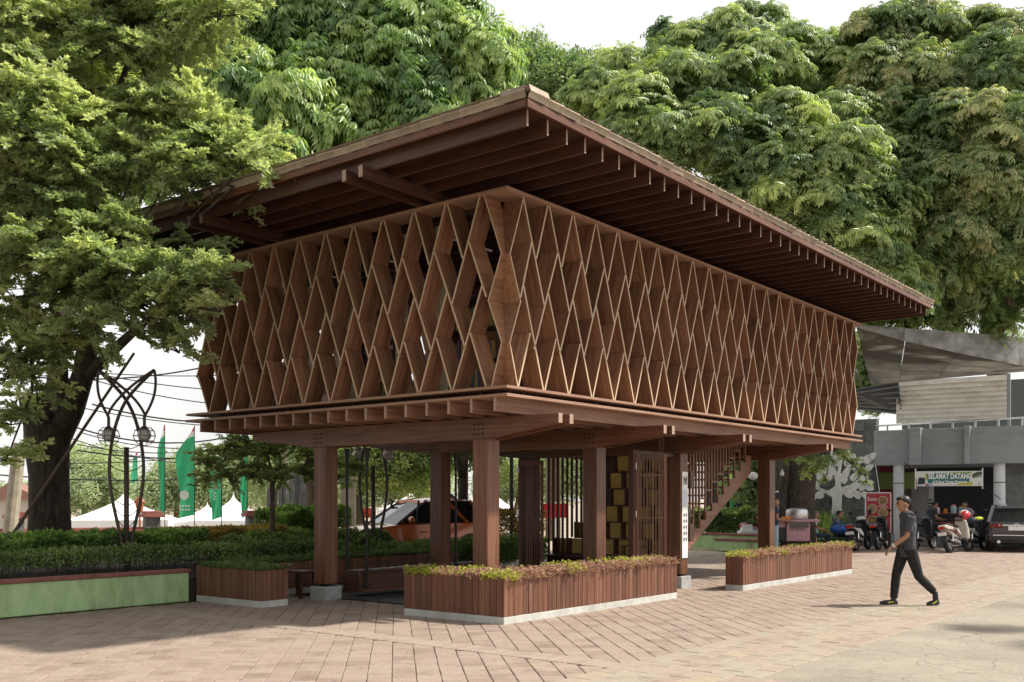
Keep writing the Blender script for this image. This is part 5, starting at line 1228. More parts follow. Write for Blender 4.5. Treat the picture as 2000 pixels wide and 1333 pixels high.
for (fx, fz, c1) in ((.19, .8, (.12, .04, .02)), (-.24, .6, (.14, .13, .1)), (.19, .5, (.2, .1, .03)), (-.24, .3, (.16, .05, .02)), (.19, .2, (.1, .12, .04))): dish(fx * mw, mz + fz * mh, .19 * mw, c1)
text('lettering', 'Soto', .17, M['white'], mb, (-.24 * mw, -.02, mz + .84 * mh), (R_(90), 0, 0), .002); text('lettering', 'Rica Rica', .085, M['white'], mb, (.19 * mw, -.03, mz + .655 * mh), (R_(90), 0, 0), .002)
b = MB(); b.tube([(.05, -.02, mz + mh), (.0, .3, mz + mh + .95)], .012, 5); b.build('stay', M['white'], mb)

# --- green wall, hedge and dark gate beyond the stair
g0, g1 = gx(1335, 33.5), gx(1500, 31.5); gd = g1 - g0; ga = math.atan2(gd.y, gd.x)
gw2 = thing('garden_wall', 'low green rendered wall with a worn red cap seen beneath the staircase', 'wall', g0, ga)
b = MB(); b.box((gd.length / 2, .1, .24), (gd.length + 1.2, .2, .48)); b.build('render', M['greenwall'], gw2, bev=.01); b = MB(); b.box((gd.length / 2, .1, .5), (gd.length + 1.25, .3, .06)); b.build('cap', M['redcap'], gw2, bev=.01)
b = MB(); b.box((gd.length * .78, -.4, .16), (1.6, .5, .32)); b.build('bench_render', M['greenwall'], gw2, bev=.01); b = MB(); b.box((gd.length * .78, -.4, .35), (1.7, .6, .06)); b.build('bench_cap', M['redcap'], gw2, bev=.01)
q0 = gx(1360, 34.6); 
def FR(u, v, z=0): return Vector((q0.x + u, q0.y + v, z))
hedge('hedge', 'thick dark green hedge on the green wall beneath the staircase', 'hedge', -.4, 1.75, -.5, .5, .5, 1.2, LM['hedge'], 9000, .1, .05, frame=FR, leg=.05)
gate = thing('dark_shed', 'dark shed with upright slats and a green post behind the staircase', 'shed', gx(1432, 40, 0)); 
b = MB(); b.box((0, .4, 2.2), (2.0, .2, 4.4)); b.build('wall', C('shed dark', (.03, .035, .036)), gate)
for i in range(9): bar('slat', (-.9 + i * .22, .24, 0), (-.9 + i * .22, .24, 4.3), .08, .06, C('slat grey', (.08, .09, .095)), gate, 0, up=(1, 0, 0))
b = MB(); b.box((-.05, .1, 1.3), (.14, .1, 2.6)); b.build('green_post', C('post green', (.05, .3, .14)), gate)
sk = thing('planter_steps', 'small pile of white steps beside the hedge under the stair', 'steps', gx(1462, 32.8, .0)); b = MB(); b.box((0, 0, .3), (.62, .5, .6)); b.box((-.05, .1, .7), (.34, .3, .2)); b.build('block', M['white'], sk, bev=.01)
# grass-like plants by the wall
def spiky(px, d, r, n, h, label):
    c = gx(px, d); t = thing('spiky_plant', label, 'plant', c, 0, 'spiky plants by the stone wall'); g = rng.uniform(0, 2 * np.pi, n); e = rng.uniform(.4, 1.45, n); p = np.stack([rng.normal(0, r, n), rng.normal(0, .2, n), np.zeros(n) + .1], 1)
    leaves('foliage', p, np.stack([np.cos(g) * np.cos(e), np.sin(g) * np.cos(e), np.sin(e)], 1), np.stack([-np.cos(g) * .7, -np.sin(g) * .7, np.ones(n)], 1), h * rng.uniform(.6, 1.1, n), .05, .5 + rng.normal(0, .25, n), LM['hedge'], t, 'stuff', shape=.3)
spiky(1588, 35.6, .35, 420, 1.1, 'clump of long bladed plants left of the relief trunk'); spiky(1612, 35.4, .3, 260, .7, 'shorter clump of bladed plants right below the relief')
spiky(1604, 36.0, .45, 500, 1.35, 'taller dark bladed plants against the foot of the stone wall')
for px, py, lab in ((1528, 925, 'clear light bulb hanging in front of the dark trunk'), (1471, 930, 'round white lantern hanging among leaves beside the column'),):
    p = at(px, py, 30); t = thing('hanging_bulb', lab, 'lamp', p); b = MB()
    if px == 1528: b.lathe([(.02, .12), (.03, .06), (.06, 0), (.055, -.05), (.02, -.08)], 12); 
    else: b.sphere((0, 0, 0), (.15, .15, .12), 16, 10)
    b.build('globe', M['lampglass'], t, smooth=True); b = MB(); b.tube([(0, 0, .1), (0, 0, 1.6)], .008, 4); b.build('cord', M['blackpl'], t)
# ================================================================== people
SKIN = surf('skin', (.3, .155, .09), (.4, .22, .135), .55, 6)
HAIR = surf('black hair', (.008, .007, .006), (.02, .017, .014), .5, 40, bump=.3)
def person(label, base, rz, J, shirt, trousers, shoe=(.02, .02, .022), rem=.012, group=None, sleeve=.5, hat=None, grip=(.0, .0), shirt_hem=0., accent=None, short=False, fine=True):
    t = thing('person', label, 'person', base, rz, group); V = {k: Vector(v) for k, v in J.items()}
    pe, ch, ne, he = V['pelvis'], V['chest'], V['neck'], V['head']; fa = V.get('face', Vector((1, 0, 0))).normalized(); lf = Vector((0, 0, 1)).cross(fa).normalized(); up = fa.cross(lf)
    b = MB()
    b.tube([pe - Vector((0, 0, .06)), pe + (ch - pe) * .45, ch, ne - Vector((0, 0, .03)), ne + Vector((0, 0, .01))], [.105, .1, .115, .085, .06], 12, flat=.82, ref=(1, 0, 0))
    b.tube([V['l_sh'], ne - Vector((0, 0, .05)), V['r_sh']], [.055, .07, .055], 10)
    b.tube([ne - Vector((0, 0, .05)), he - up * .05], [.055, .05], 10)
    Rm = Matrix((fa, lf, up)).transposed(); E3 = Rm.to_euler()
    b.sphere(he + up * .02, (.095, .076, .1), 16, 12, rot=E3); b.sphere(he + fa * .018 - up * .055, (.068, .055, .065), 14, 10, rot=E3)
    b.tube([he + fa * .085 + up * .02, he + fa * .112 - up * .022, he + fa * .085 - up * .032], [.01, .016, .01], 6)     # nose
    b.tube([he + fa * .083 - up * .055 - lf * .022, he + fa * .09 - up * .056, he + fa * .083 - up * .055 + lf * .022], [.006, .01, .006], 6)   # lips
    for s in (-1, 1): b.sphere(he + lf * (.076 * s) - fa * .005, (.02, .012, .03), 8, 6, rot=E3)
    for S_ in 'lr':
        sh, el, wr = V[S_ + '_sh'], V[S_ + '_el'], V[S_ + '_wr']; hd = V.get(S_ + '_hd', wr + (wr - el).normalized() * .1)
        b.tube([sh, sh.lerp(el, .5), el, el.lerp(wr, .35), wr], [.05, .045, .037, .038, .026], 10)
        # palm, thumb and four curled fingers
        dr = (hd - wr).normalized(); sd_ = dr.cross(Vector((1, 0, 0) if abs(dr.x) < .8 else (0, 0, 1))).normalized(); nn = sd_.cross(dr); sg = 1 if S_ == 'l' else -1
        pal = wr + dr * .085; b.tube([wr, wr + dr * .035, pal], [.026, .034, .036], 10, flat=.55, ref=nn)
        if fine:
            for i, ln in enumerate((.07, .08, .075, .058)):
                o = sd_ * (.028 - .0185 * i); b.tube([pal + o - dr * .02, pal + o + dr * ln * .45, pal + o + dr * ln * .8 - nn * sg * .012, pal + o + dr * ln - nn * sg * .026], [.01, .0095, .009, .007], 6)
            b.tube([wr + dr * .03 + sd_ * .03, wr + dr * .065 + sd_ * .052 - nn * sg * .01, wr + dr * .098 + sd_ * .055 - nn * sg * .018], [.012, .011, .008], 6)
        hp, kn, an = V[S_ + '_hip'], V[S_ + '_kn'], V[S_ + '_an']
        b.tube([hp, hp.lerp(kn, .5), kn, kn.lerp(an, .35), an], [.08, .068, .05, .052, .036], 10)
    b.build('body', SKIN, t, smooth=True, rem=min(rem, .009) if fine else rem)
    # shirt
    SM = C('shirt %s' % str(shirt), shirt, .85, bump=1.0, bscale=7); b = MB()
    b.tube([pe - Vector((0, 0, .1 + shirt_hem)), pe, pe + (ch - pe) * .5, ch, ne - Vector((0, 0, .045))], [.142, .138, .132, .142, .085], 14, flat=.84, ref=(1, 0, 0))
    b.tube([V['l_sh'], ne - Vector((0, 0, .05)), V['r_sh']], [.076, .1, .076], 12); b.tube([ch, ne - Vector((0, 0, .02))], [.13, .085], 12)
    for S_ in 'lr':
        sh, el, wr = V[S_ + '_sh'], V[S_ + '_el'], V[S_ + '_wr']
        if sleeve <= 1: b.tube([sh, sh.lerp(el, sleeve)], [.074, .07], 10)
        else: b.tube([sh, el, el.lerp(wr, sleeve - 1)], [.066, .054, .045], 10)
    o = b.build('shirt', SM, t, smooth=True, rem=rem)
    TM = C('trousers %s' % str(trousers), trousers, .85, bump=1.0, bscale=6); b = MB()
    for S_ in 'lr':
        hp, kn, an = V[S_ + '_hip'], V[S_ + '_kn'], V[S_ + '_an']
        if short: b.tube([hp, hp.lerp(kn, .5), kn], [.1, .09, .08], 12)
        else: b.tube([hp, hp.lerp(kn, .5), kn, kn.lerp(an, .4), an + (kn - an).normalized() * .02], [.1, .088, .07, .068, .056], 12)
    b.tube([V['l_hip'], pe, V['r_hip']], [.1, .118, .1], 12); b.build('trousers', TM, t, smooth=True, rem=rem)
    for S_ in 'lr':
        an, to = V[S_ + '_an'], V[S_ + '_toe']; d = (to - an); hz = Vector((d.x, d.y, 0)).normalized() if (d.x or d.y) else Vector((1, 0, 0)); hl = an - hz * .06 + Vector((0, 0, min(-.02, to.z - an.z) * .8))
        b = MB(); b.tube([hl, hl.lerp(to, .3), hl.lerp(to, .7), to], [.036, .044, .046, .03], 12); b.tube([an + Vector((0, 0, .02)), hl.lerp(to, .25)], [.042, .044], 10); sh_ = b.build('shoe', C('shoe %s' % str(shoe), shoe, .6), t, smooth=True, rem=.009)
        q = MB(); dn = Vector((0, 0, -.03)); q.tube([hl + dn, hl.lerp(to, .5) + dn, to + dn * .6], [.03, .042, .03], 10, flat=.4, ref=(0, 0, 1)); q.build('sole', C('shoe sole', (.25, .25, .25), .7), t, smooth=True)
        if accent: q = MB(); m_ = hl.lerp(to, .45); q.box(m_ + Vector((0, 0, .012)), (.09, .096, .022), (0, -math.atan2(d.z, math.hypot(d.x, d.y)) * .6, math.atan2(hz.y, hz.x))); q.build('shoe_flash', C('shoe flash', accent), t, bev=.008)
    b = MB()
    b.sphere(he + up * .046 - fa * .024, (.094, .081, .084), 16, 10, rot=E3); b.sphere(he + up * .088 + fa * .03, (.066, .062, .036), 12, 8, rot=E3); b.build('hair', HAIR if not hat else C('hat %s' % str(hat), hat), t, smooth=True)
    if fine:
        for s in (-1, 1):
            b = MB(); b.sphere(he + fa * .083 + lf * (.03 * s) + up * .018, .0105, 8, 6); b.build('eye', M['blackpl'], t, smooth=True)
            b = MB(); b.tube([he + fa * .088 + lf * (.017 * s) + up * .037, he + fa * .082 + lf * (.045 * s) + up * .038], .005, 5); b.build('eyebrow', HAIR, t)
    return t
# the man crossing the square
wm = person('young man in grey shirt, black trousers and yellow flashed shoes striding across the paving', gx(1770, 15.23), math.pi, dict(
    pelvis=(-.02, 0, .9), chest=(-.03, 0, 1.2), neck=(0, 0, 1.41), head=(.045, 0, 1.535), face=(1, 0, -.12),
    l_sh=(-.01, .17, 1.345), l_el=(.07, .2, 1.06), l_wr=(.28, .17, .905), l_hd=(.37, .16, .8),
    r_sh=(-.03, -.17, 1.345), r_el=(-.17, -.2, 1.1), r_wr=(-.2, -.19, .88), r_hd=(-.18, -.19, .77),
    r_hip=(0, -.085, .87), r_kn=(.12, -.08, .47), r_an=(.165, -.07, .09), r_toe=(.37, -.07, .035),
    l_hip=(-.02, .085, .87), l_kn=(-.16, .08, .45), l_an=(-.4, .08, .21), l_toe=(-.28, .08, .03)), (.05, .052, .06), (.012, .011, .012), accent=(.5, .5, .03), shirt_hem=.06, sleeve=.78)
b = MB(); wr = Vector((.26, .172, .92)); d = (Vector((.28, .17, .905)) - Vector((.07, .2, 1.06))).normalized(); b.tube([wr - d * .012, wr + d * .012], .034, 10); b.build('wristband', C('pale band', (.6, .6, .58)), wm)
def seated(label, px, d, rz, shirt, trousers, z=0, lean=.1, hat=None, reach=.3, group='people resting at the food corner', headf=0, short=False, arms=.62):
    J = dict(pelvis=(0, 0, .47), chest=(-lean * .5 + .0, 0, .78), neck=(-lean * .3 + headf, 0, 1.0), head=(headf + .03, 0, 1.13), face=(1, 0, -.1),
        l_sh=(-lean * .4, .18, .94), l_el=(.08, .21, .7), l_wr=(reach, .12, arms), r_sh=(-lean * .4, -.18, .94), r_el=(.08, -.21, .7), r_wr=(reach, -.08, arms + .02),
        l_hip=(.02, .09, .46), l_kn=(.44, .12, .46), l_an=(.48, .11, .1), l_toe=(.68, .12, .04), r_hip=(.02, -.09, .46), r_kn=(.44, -.12, .47), r_an=(.4, -.12, .1), r_toe=(.6, -.13, .04))
    return person(label, gx(px, d, z), rz, J, shirt, trousers, rem=.016, hat=hat, short=short, group=group, fine=True)
seated('grey haired man in pale blue shirt sitting with folded hands before the stone wall', 1592, 32.3, R_(-15), (.4, .5, .55), (.03, .045, .07), hat=(.12, .11, .1))
seated('man in grey shirt sitting below the trunk of the tree relief', 1634, 32.8, R_(-10), (.13, .15, .15), (.02, .025, .04), headf=.06)
seated('person in blue top and pale cap sitting beside the pink food cart', 1563, 31.6, R_(-20), (.07, .1, .3), (.3, .2, .16), hat=(.7, .68, .62), headf=.08, short=True)
seated('man in lilac shirt eating at the far end of the canteen table', 1893, 34.0, R_(195), (.28, .26, .36), (.02, .02, .03), z=.3, headf=.14, lean=-.1, reach=.4)
seated('dark clothed person bent over the near end of the canteen table', 1818, 34.3, R_(10), (.04, .045, .07), (.03, .035, .035), z=.3, headf=.12, lean=-.1, reach=.4)
for px, d, lab in ((1592, 32.3, 'plain metal chair under the man in pale blue shirt'), (1634, 32.8, 'plain metal chair under the man below the relief trunk'), (1563, 31.6, 'plain metal chair under the person with the pale cap')):
    t = thing('chair', lab, 'chair', gx(px, d), R_(-12), 'chairs by the stone wall'); b = MB(); b.box((.06, 0, .37), (.44, .42, .03)); b.build('seat', C('chair green', (.2, .3, .22)), t); b = MB(); b.box((-.2, 0, .7), (.03, .42, .3)); b.build('backrest', C('chair green', (.2, .3, .22)), t)
    for x in (-.17, .25):
        for y in (-.18, .18): bar('leg', (x, y, 0), (x, y, .36), .025, .025, M['steel'], t, 0, up=(1, 0, 0))
bag = thing('shoulder_bag', 'bright blue bag on the lap of the man below the relief trunk', 'bag', gx(1640, 32.4, .56)); b = MB(); b.sphere((0, 0, .1), (.3, .16, .16), 14, 9); b.build('sack', C('bag blue', (.03, .1, .38), .5), bag, smooth=True); b = MB(); b.tube([(-.2, 0, .2), (-.1, 0, .34), (.1, 0, .34), (.2, 0, .2)], .015, 6); b.build('strap', C('bag blue', (.03, .1, .38), .5), bag)
# the vendor and his cart
person('vendor in navy t-shirt and pale jeans tending the pink food cart', gx(1513, 27.6), R_(-8), dict(
    pelvis=(0, 0, .92), chest=(0, 0, 1.2), neck=(0, 0, 1.42), head=(.02, 0, 1.55), face=(1, 0, -.1), l_sh=(0, .18, 1.36), l_el=(.04, .22, 1.08), l_wr=(.3, .16, 1.02), r_sh=(0, -.18, 1.36), r_el=(.06, -.22, 1.08), r_wr=(.36, -.18, 1.04),
    l_hip=(0, .09, .9), l_kn=(.03, .1, .48), l_an=(0, .1, .09), l_toe=(.2, .11, .03), r_hip=(0, -.09, .9), r_kn=(.02, -.1, .48), r_an=(-.02, -.1, .09), r_toe=(.18, -.11, .03)), (.025, .03, .055), (.3, .4, .48), rem=.014)
ct = thing('food_cart', 'pink food cart with a steel pot, pan and black motorcycle front', 'food cart', gx(1548, 28.0), R_(-10))
PK = C('cart pink', (.42, .24, .27), .5)
b = MB(); b.box((.12, 0, .72), (.62, .6, .5)); b.build('box', PK, ct, bev=.015); b = MB(); b.box((.1, 0, 1.03), (1.2, .66, .06)); b.box((-.42, 0, .93), (.42, .5, .18)); b.build('counter', PK, ct, bev=.01)
b = MB(); b.box((.15, -.3, .93), (.5, .02, .16)); b.build('window', M['glass'], ct)
b = MB(); b.lathe([(.27, 1.06), (.3, 1.1), (.3, 1.28), (.27, 1.34), (.1, 1.38)], 20, Matrix.Translation((.12, 0, 0))); b.build('pot', M['hinge'], ct, auto=True)
b = MB(); b.tube([(-.42, 0, 1.02), (-.42, 0, 1.85)], .05, 8); b.build('gas_pipe', M['chrome'], ct); b = MB(); b.lathe([(.1, -.02), (.2, 0), (.2, .03)], 18, Matrix.Translation((-.4, -.1, 1.62)) @ Matrix.Rotation(R_(80), 4, 'X')); b.build('pan', M['blackpl'], ct)
b = MB(); b.box((-.2, -.24, 1.1), (.26, .12, .08)); b.build('orange_cloth', C('orange cloth', (.6, .18, .02)), ct, bev=.02)
text('lettering', 'SIOMAY', .13, C('cart ink', (.03, .02, .03)), ct, (.12, -.305, .8), (R_(90), 0, 0), .002)
for x in (-.15, .12): 
    b = MB(); b.tube([(.0 + x + .3, -.28, .1), (.0 + x + .3, -.28, .5)], .02, 6); b.build('leg', M['steel'], ct)
b = MB(); b.tube([(-.2 + .27 * math.cos(a), -.12, .3 + .27 * math.sin(a)) for a in np.linspace(0, 2 * math.pi, 21)], .05, 8, cap=False); b.build('wheel', M['rubber'], ct, smooth=True)
b = MB(); b.prism([(-.45, .45), (-.1, .4), (.02, .75), (-.1, .9), (-.4, .85)], -.2, .16); b.build('engine_cover', M['blackpl'], ct, bev=.04); b = MB(); b.box((-.46, -.05, .78), (.04, .2, .1)); b.build('tail_light', M['red'], ct, bev=.01)
# ================================================================== vehicles
def wheel(parent, x, z, r, w, y=0, spokes=6, rimm=None):
    b = MB(); k = 22; sec = [(r - .085 * r / .28, -w * .4), (r - .02, -w * .5), (r, -w * .25), (r, w * .25), (r - .02, w * .5), (r - .085 * r / .28, w * .4)]
    T = Matrix.Translation((x, y, z)) @ Matrix.Rotation(R_(90), 4, 'X'); rings = []
    for i in range(k): g = 2 * math.pi * i / k; rings.append([T @ Vector((a * math.cos(g), a * math.sin(g), h)) for a, h in sec])
    n = len(sec); vs = [p for q in rings for p in q]; b.add(vs, [(i * n + j, ((i + 1) % k) * n + j, ((i + 1) % k) * n + (j + 1) % n, i * n + (j + 1) % n) for i in range(k) for j in range(n)])
    o = b.build('wheel', M['rubber'], parent, smooth=True)
    b = MB(); rr = r - .08 * r / .28
    b.lathe([(rr * .2, -w * .3), (rr * .2, w * .3)], 12, T); 
    for i in range(spokes):
        g = 2 * math.pi * i / spokes; b.tube([T @ Vector((0, 0, w * .22 * s) ) if False else T @ Vector((rr * .15 * math.cos(g), rr * .15 * math.sin(g), 0)) for s in (1,)] + [T @ Vector((rr * 1.03 * math.cos(g), rr * 1.03 * math.sin(g), 0))], .022 * r / .28, 5)
    b.tube([T @ Vector((rr * 1.0 * math.cos(g), rr * 1.0 * math.sin(g), 0)) for g in np.linspace(0, 2 * math.pi, 23)], .03 * r / .28, 6, cap=False)
    b.build('rim', rimm or M['hinge'], o); return o
def scooter(label, px, d, rz, body, accent, seat=None, lean=8, plate=True, z=0, front=(.8, .8, .8)):
    t = thing('motor_scooter', label, 'scooter', gx(px, d, z), rz, 'scooters parked in front of the canteen'); t.rotation_euler = (R_(-lean), 0, rz)
    BM = C('scooter %s' % str(body), body, .25, coat=.6); AM = C('scooter %s' % str(accent), accent, .25, coat=.6)
    wheel(t, -.62, .27, .27, .12); wheel(t, .62, .27, .27, .1)
    def shell(name, poly, w, m, bev=.03): b = MB(); b.prism(poly, -w / 2, w / 2); b.build(name, m, t, bev=bev, seg=2, auto=True)
    shell('tail_body', [(-.98, .78), (-.9, .86), (-.1, .74), (.02, .55), (-.1, .42), (-.5, .5), (-.8, .66)], .27, BM)
    shell('side_trim', [(-.95, .74), (-.3, .7), (.0, .5), (-.12, .44), (-.5, .58)], .3, AM, .02)
    shell('floor', [(-.15, .42), (.3, .3), (.42, .34), (.42, .42), (.1, .46)], .3, M['blackpl'], .02)
    shell('leg_shield', [(.3, .36), (.45, .38), (.52, .62), (.4, .98), (.3, .98), (.36, .7)], .38, BM, .05)
    shell('front_apron', [(.46, .5), (.56, .62), (.46, .92), (.41, .94), (.5, .64)], .26, AM, .03)
    b = MB(); b.prism([(-.85, .85), (-.8, .9), (-.45, .86), (-.05, .82), (-.02, .76), (-.3, .77)], -.13, .13); b.build('seat', C('seat %s' % str(seat or (.02, .02, .022)), seat or (.02, .02, .022), .6), t, bev=.03, seg=2, auto=True)
    shell('handle_cover', [(.24, .98), (.4, .95), (.44, 1.04), (.3, 1.09)], .26, AM if random.random() < .4 else BM, .03)
    b = MB(); b.tube([(.28, -.34, 1.06), (.32, -.15, 1.04), (.32, .15, 1.04), (.28, .34, 1.06)], .016, 6); b.build('handlebar', M['steel'], t)
    for s in (-1, 1):
        b = MB(); b.tube([(.3, .22 * s, 1.05), (.34, .28 * s, 1.2)], .007, 5); b.sphere((.34, .31 * s, 1.23), (.02, .07, .045), 10, 6); b.build('mirror', M['blackpl'], t, smooth=True)
        b = MB(); b.tube([(.62, .07 * s, .27), (.42, .07 * s, .8)], .02, 6); b.build('fork', M['steel'], t)
        b = MB(); b.tube([(-.62, .12 * s, .28), (-.5, .12 * s, .62)], .025, 6); b.build('shock', M['chrome'], t)
    b = MB(); b.prism([(.36 + .0, .42), (.45, .56), (.62, .6), (.8, .52), (.88, .36), (.82, .48), (.62, .555), (.46, .5)], -.075, .075); b.build('front_fender', BM, t, bev=.01)
    b = MB(); b.prism([(-.98, .32), (-.9, .62), (-.86, .62), (-.94, .32)], -.08, .08); b.build('rear_fender', M['blackpl'], t)
    b = MB(); b.box((-.985, 0, .77), (.05, .18, .09)); b.build('tail_light', M['red'], t, bev=.012)
    b = MB(); b.box((.47, 0, .9), (.05, .17, .1), (0, .35, 0)); b.build('headlight', M['lampglass'], t, bev=.015)
    b = MB(); b.tube([(-.2, -.13, .25), (-.5, -.15, .28), (-.95, -.17, .36)], [.03, .055, .06], 8); b.build('exhaust', M['steel'], t, smooth=True)
    b = MB(); b.prism([(-.55, .2), (-.05, .2), (.02, .4), (-.5, .45)], -.1, .12); b.build('engine', M['hinge'], t, bev=.02)
    b = MB(); b.tube([(-.1, .1, .25), (-.15, .2, .02)], .012, 5); b.build('side_stand', M['steel'], t)
    if plate: b = MB(); b.box((-1.0, 0, .58), (.012, .26, .1), (0, -.25, 0)); b.build('number_plate', M['white'], t)
    return t
scooter('black scooter with white side stripes and white plate parked by the menu standee', 1684, 32.0, R_(54), (.02, .02, .024), (.6, .62, .62))
scooter('plain black scooter in front of the menu standee, behind the walking man', 1724, 32.6, R_(58), (.02, .021, .023), (.03, .03, .033), plate=False)
scooter('dark scooter with big headlamp and yellow spot right of the walking man', 1806, 32.6, R_(42), (.015, .018, .025), (.04, .05, .06), plate=False)
scooter('white and brown scooter with striped flank carrying a red helmet', 1874, 30.8, R_(42), (.5, .45, .4), (.12, .06, .045))
scooter('black and silver scooter squeezed between the helmet scooter and the dark car', 1908, 31.8, R_(46), (.02, .02, .022), (.5, .5, .5))
scooter('dark scooter with red tank half hidden behind the fourth column', 1484, 33.5, R_(48), (.3, .02, .02), (.5, .5, .5), plate=False)
hm = thing('helmet', 'red helmet with white stripes resting on the striped scooter', 'helmet', gx(1884, 30.6, 1.02)); b = MB(); b.sphere((0, 0, .12), (.16, .14, .14), 18, 12); b.build('shell', C('helmet red', (.5, .02, .03), .2, coat=.8), hm, smooth=True); b = MB(); b.sphere((-.035, 0, .09), (.142, .125, .09), 16, 9); b.build('visor', M['glass'], hm, smooth=True)
for s in (-.05, .05): b = MB(); b.tube([(.15 * math.cos(a) * 1.04, s, .12 + .14 * math.sin(a) * 1.02) for a in np.linspace(.1, 2.6, 12)], .012, 5); b.build('stripe', M['white'], hm)
jk = thing('jacket', 'neon yellow and navy jacket lying over the seat of the silver scooter', 'jacket', gx(1900, 31.4, .9)); b = MB(); b.sphere((0, 0, .05), (.25, .2, .13), 12, 8); b.build('fabric', C('jacket navy', (.02, .025, .05)), jk, smooth=True); b = MB(); b.sphere((.14, -.1, .12), (.16, .1, .06), 10, 6); b.build('neon_panel', C('neon yellow', (.5, .6, .02)), jk, smooth=True)

def car(label, base, rz, col, kind='suv', L=4.3, Wd=1.72, H=1.6, plate='rear', cat='car', name='parked_car'):
    t = thing(name, label, cat, base, rz); BM = C('car paint %s' % str(col), col, .22, coat=1., metal=.25)
    hw = Wd / 2
    def ring(x, w, zl, zs, zb, crown=.0): # closed cross-section low body
        return [Vector((x, y, z)) for y, z in ((-w * .9, zl), (-w, zl + .1), (-w * 1.0, zs), (-w * .95, zb), (-w * .5, zb + crown), (0, zb + crown * 1.3), (w * .5, zb + crown), (w * .95, zb), (w, zs), (w, zl + .1), (w * .9, zl))]
    h = H; hood = .64 * h if kind == 'suv' else .6 * h; belt = .64 * h
    st = [(-L / 2, hw * .86, .38, .55, .62 * h, .0), (-L / 2 + .08, hw * .95, .28, .6, belt, .0), (-L / 2 + .7, hw, .24, .66, belt, .01), (0, hw, .22, .66, belt - .01, .01), (L / 2 - 1.35, hw, .22, .66, belt - .03, .02), (L / 2 - .9, hw * .98, .23, .64, hood - .02, .05), (L / 2 - .3, hw * .93, .26, .6, hood - .12, .05), (L / 2 - .02, hw * .8, .34, .52, hood - .28, .02)]
    b = MB(); b.loft([ring(*s) for s in st]); o = b.build('body', BM, t, bev=.02, auto=True)
    # greenhouse: glass core, roof shell, pillars
    gx0, gx1 = (-L / 2 + .12, L / 2 - 1.25); rx0, rx1 = (-L / 2 + .5, L / 2 - 2.0) if kind == 'suv' else (-L / 2 + .75, L / 2 - 2.05)
    wb_, wt = hw * .93, hw * .74; zt = h - .05
    bot = [(gx0, -wb_), (gx1, -wb_ * .93), (gx1 + .1, 0), (gx1, wb_ * .93), (gx0, wb_)]; top = [(rx0, -wt), (rx1, -wt * .97), (rx1 + .1, 0), (rx1, wt * .97), (rx0, wt)]
    g = MB(); g.loft([[Vector((x, y, belt - .03)) for x, y in bot], [Vector((x, y, zt)) for x, y in top]]); g.build('window_glass', M['glass'], t)
    r = MB(); rr = [];
    for f, dz in ((0, 0), (.25, .045), (.5, .06), (.75, .05), (1, 0)):
        x = rx0 - .06 + (rx1 - rx0 + .2) * f; rr.append([Vector((x, y * wt, zt - .02 + dz + cz_)) for y, cz_ in ((-1.05, -.03), (-.7, .025), (0, .045), (.7, .025), (1.05, -.03), (.9, -.05), (0, -.04), (-.9, -.05))])
    r.loft(rr); r.build('roof', BM, t, auto=True)
    for s in (-1, 1):
        for (x0, y0), (x1, y1), w in (((gx0 + .02, wb_), (rx0, wt), .09), ((gx1 - .02, wb_ * .93), (rx1, wt * .97), .05), ((gx0 + .75, wb_), (rx0 + .6, wt), .08), ((.25, wb_), (.1, wt), .05)):
            b = MB(); b.tube([(x0, y0 * s, belt - .02), (x1, y1 * s, zt)], w * .55, 6); b.build('pillar', BM if w > .06 else M['blackpl'], t)
        b = MB(); b.sphere((gx1 - .25, s * (hw + .1), belt + .07), (.07, .12, .08), 10, 7); b.build('mirror', BM, t, smooth=True)
        b = MB(); b.box((.1, s * (hw + .005), belt - .2), (.16, .03, .03)); b.build('handle', BM, t, bev=.008)
        for x in (-L / 2 + .8, L / 2 - .85): 
            wheel(t, x, .33, .33, .22, s * (hw - .1), 10)
            b = MB(); b.lathe([(.4, -.02), (.4, .02)], 24, Matrix.Translation((x, s * (hw - .0), .33)) @ Matrix.Rotation(R_(90), 4, 'X')); b.build('wheel_arch', M['blackpl'], t)
        b = MB(); b.box((-L / 2 + .04, s * hw * .68, belt - .12), (.12, hw * .44, .13), (0, -.12, s * -.2)); b.build('tail_light', C('dark tail lamp', (.16, .012, .012), .15), t, bev=.015)
        b = MB(); b.box((-L / 2 + .02, s * hw * .72, .46), (.05, .22, .05)); b.build('reflector', M['red'], t)
        b = MB(); b.box((L / 2 - .2, s * hw * .68, hood - .24), (.2, .4, .1), (0, .2, s * -.35)); b.build('headlight', M['lampglass'], t, bev=.02)
        b = MB(); b.tube([(-L / 2 - .02, s * hw * .6, .33), (-L / 2 + .1, s * hw * .6, .33)], .05, 12); b.build('exhaust_tip', M['chrome'], t)
    b = MB(); b.box((-L / 2 - .015, 0, .47), (.06, Wd * .84, .2)); b.build('rear_bumper', M['blackpl'], t, bev=.02); b = MB(); b.box((-L / 2 - .05, 0, .53), (.02, Wd * .8, .025)); b.build('chrome_strip', M['chrome'], t)
    b = MB(); b.box((-L / 2 - .03, 0, belt - .1), (.03, Wd * .6, .03)); b.build('garnish', M['chrome'], t)
    b = MB(); b.box((-L / 2 - .035, 0, .74), (.02, .46, .13), (0, .06, 0)); b.build('number_plate', M['white'], t, bev=.004)
    b = MB()
    for y in (-.035, .035): b.box((-L / 2 - .045, y, belt - .1), (.014, .016, .09), (0.25 * (1 if y > 0 else -1), 0, 0))
    b.box((-L / 2 - .045, 0, belt - .1), (.014, .06, .014)); b.tube([(-L / 2 - .042, .075 * math.cos(a), belt - .1 + .062 * math.sin(a)) for a in np.linspace(0, 2 * math.pi, 17)], .007, 5, cap=False); b.build('emblem', M['chrome'], t)
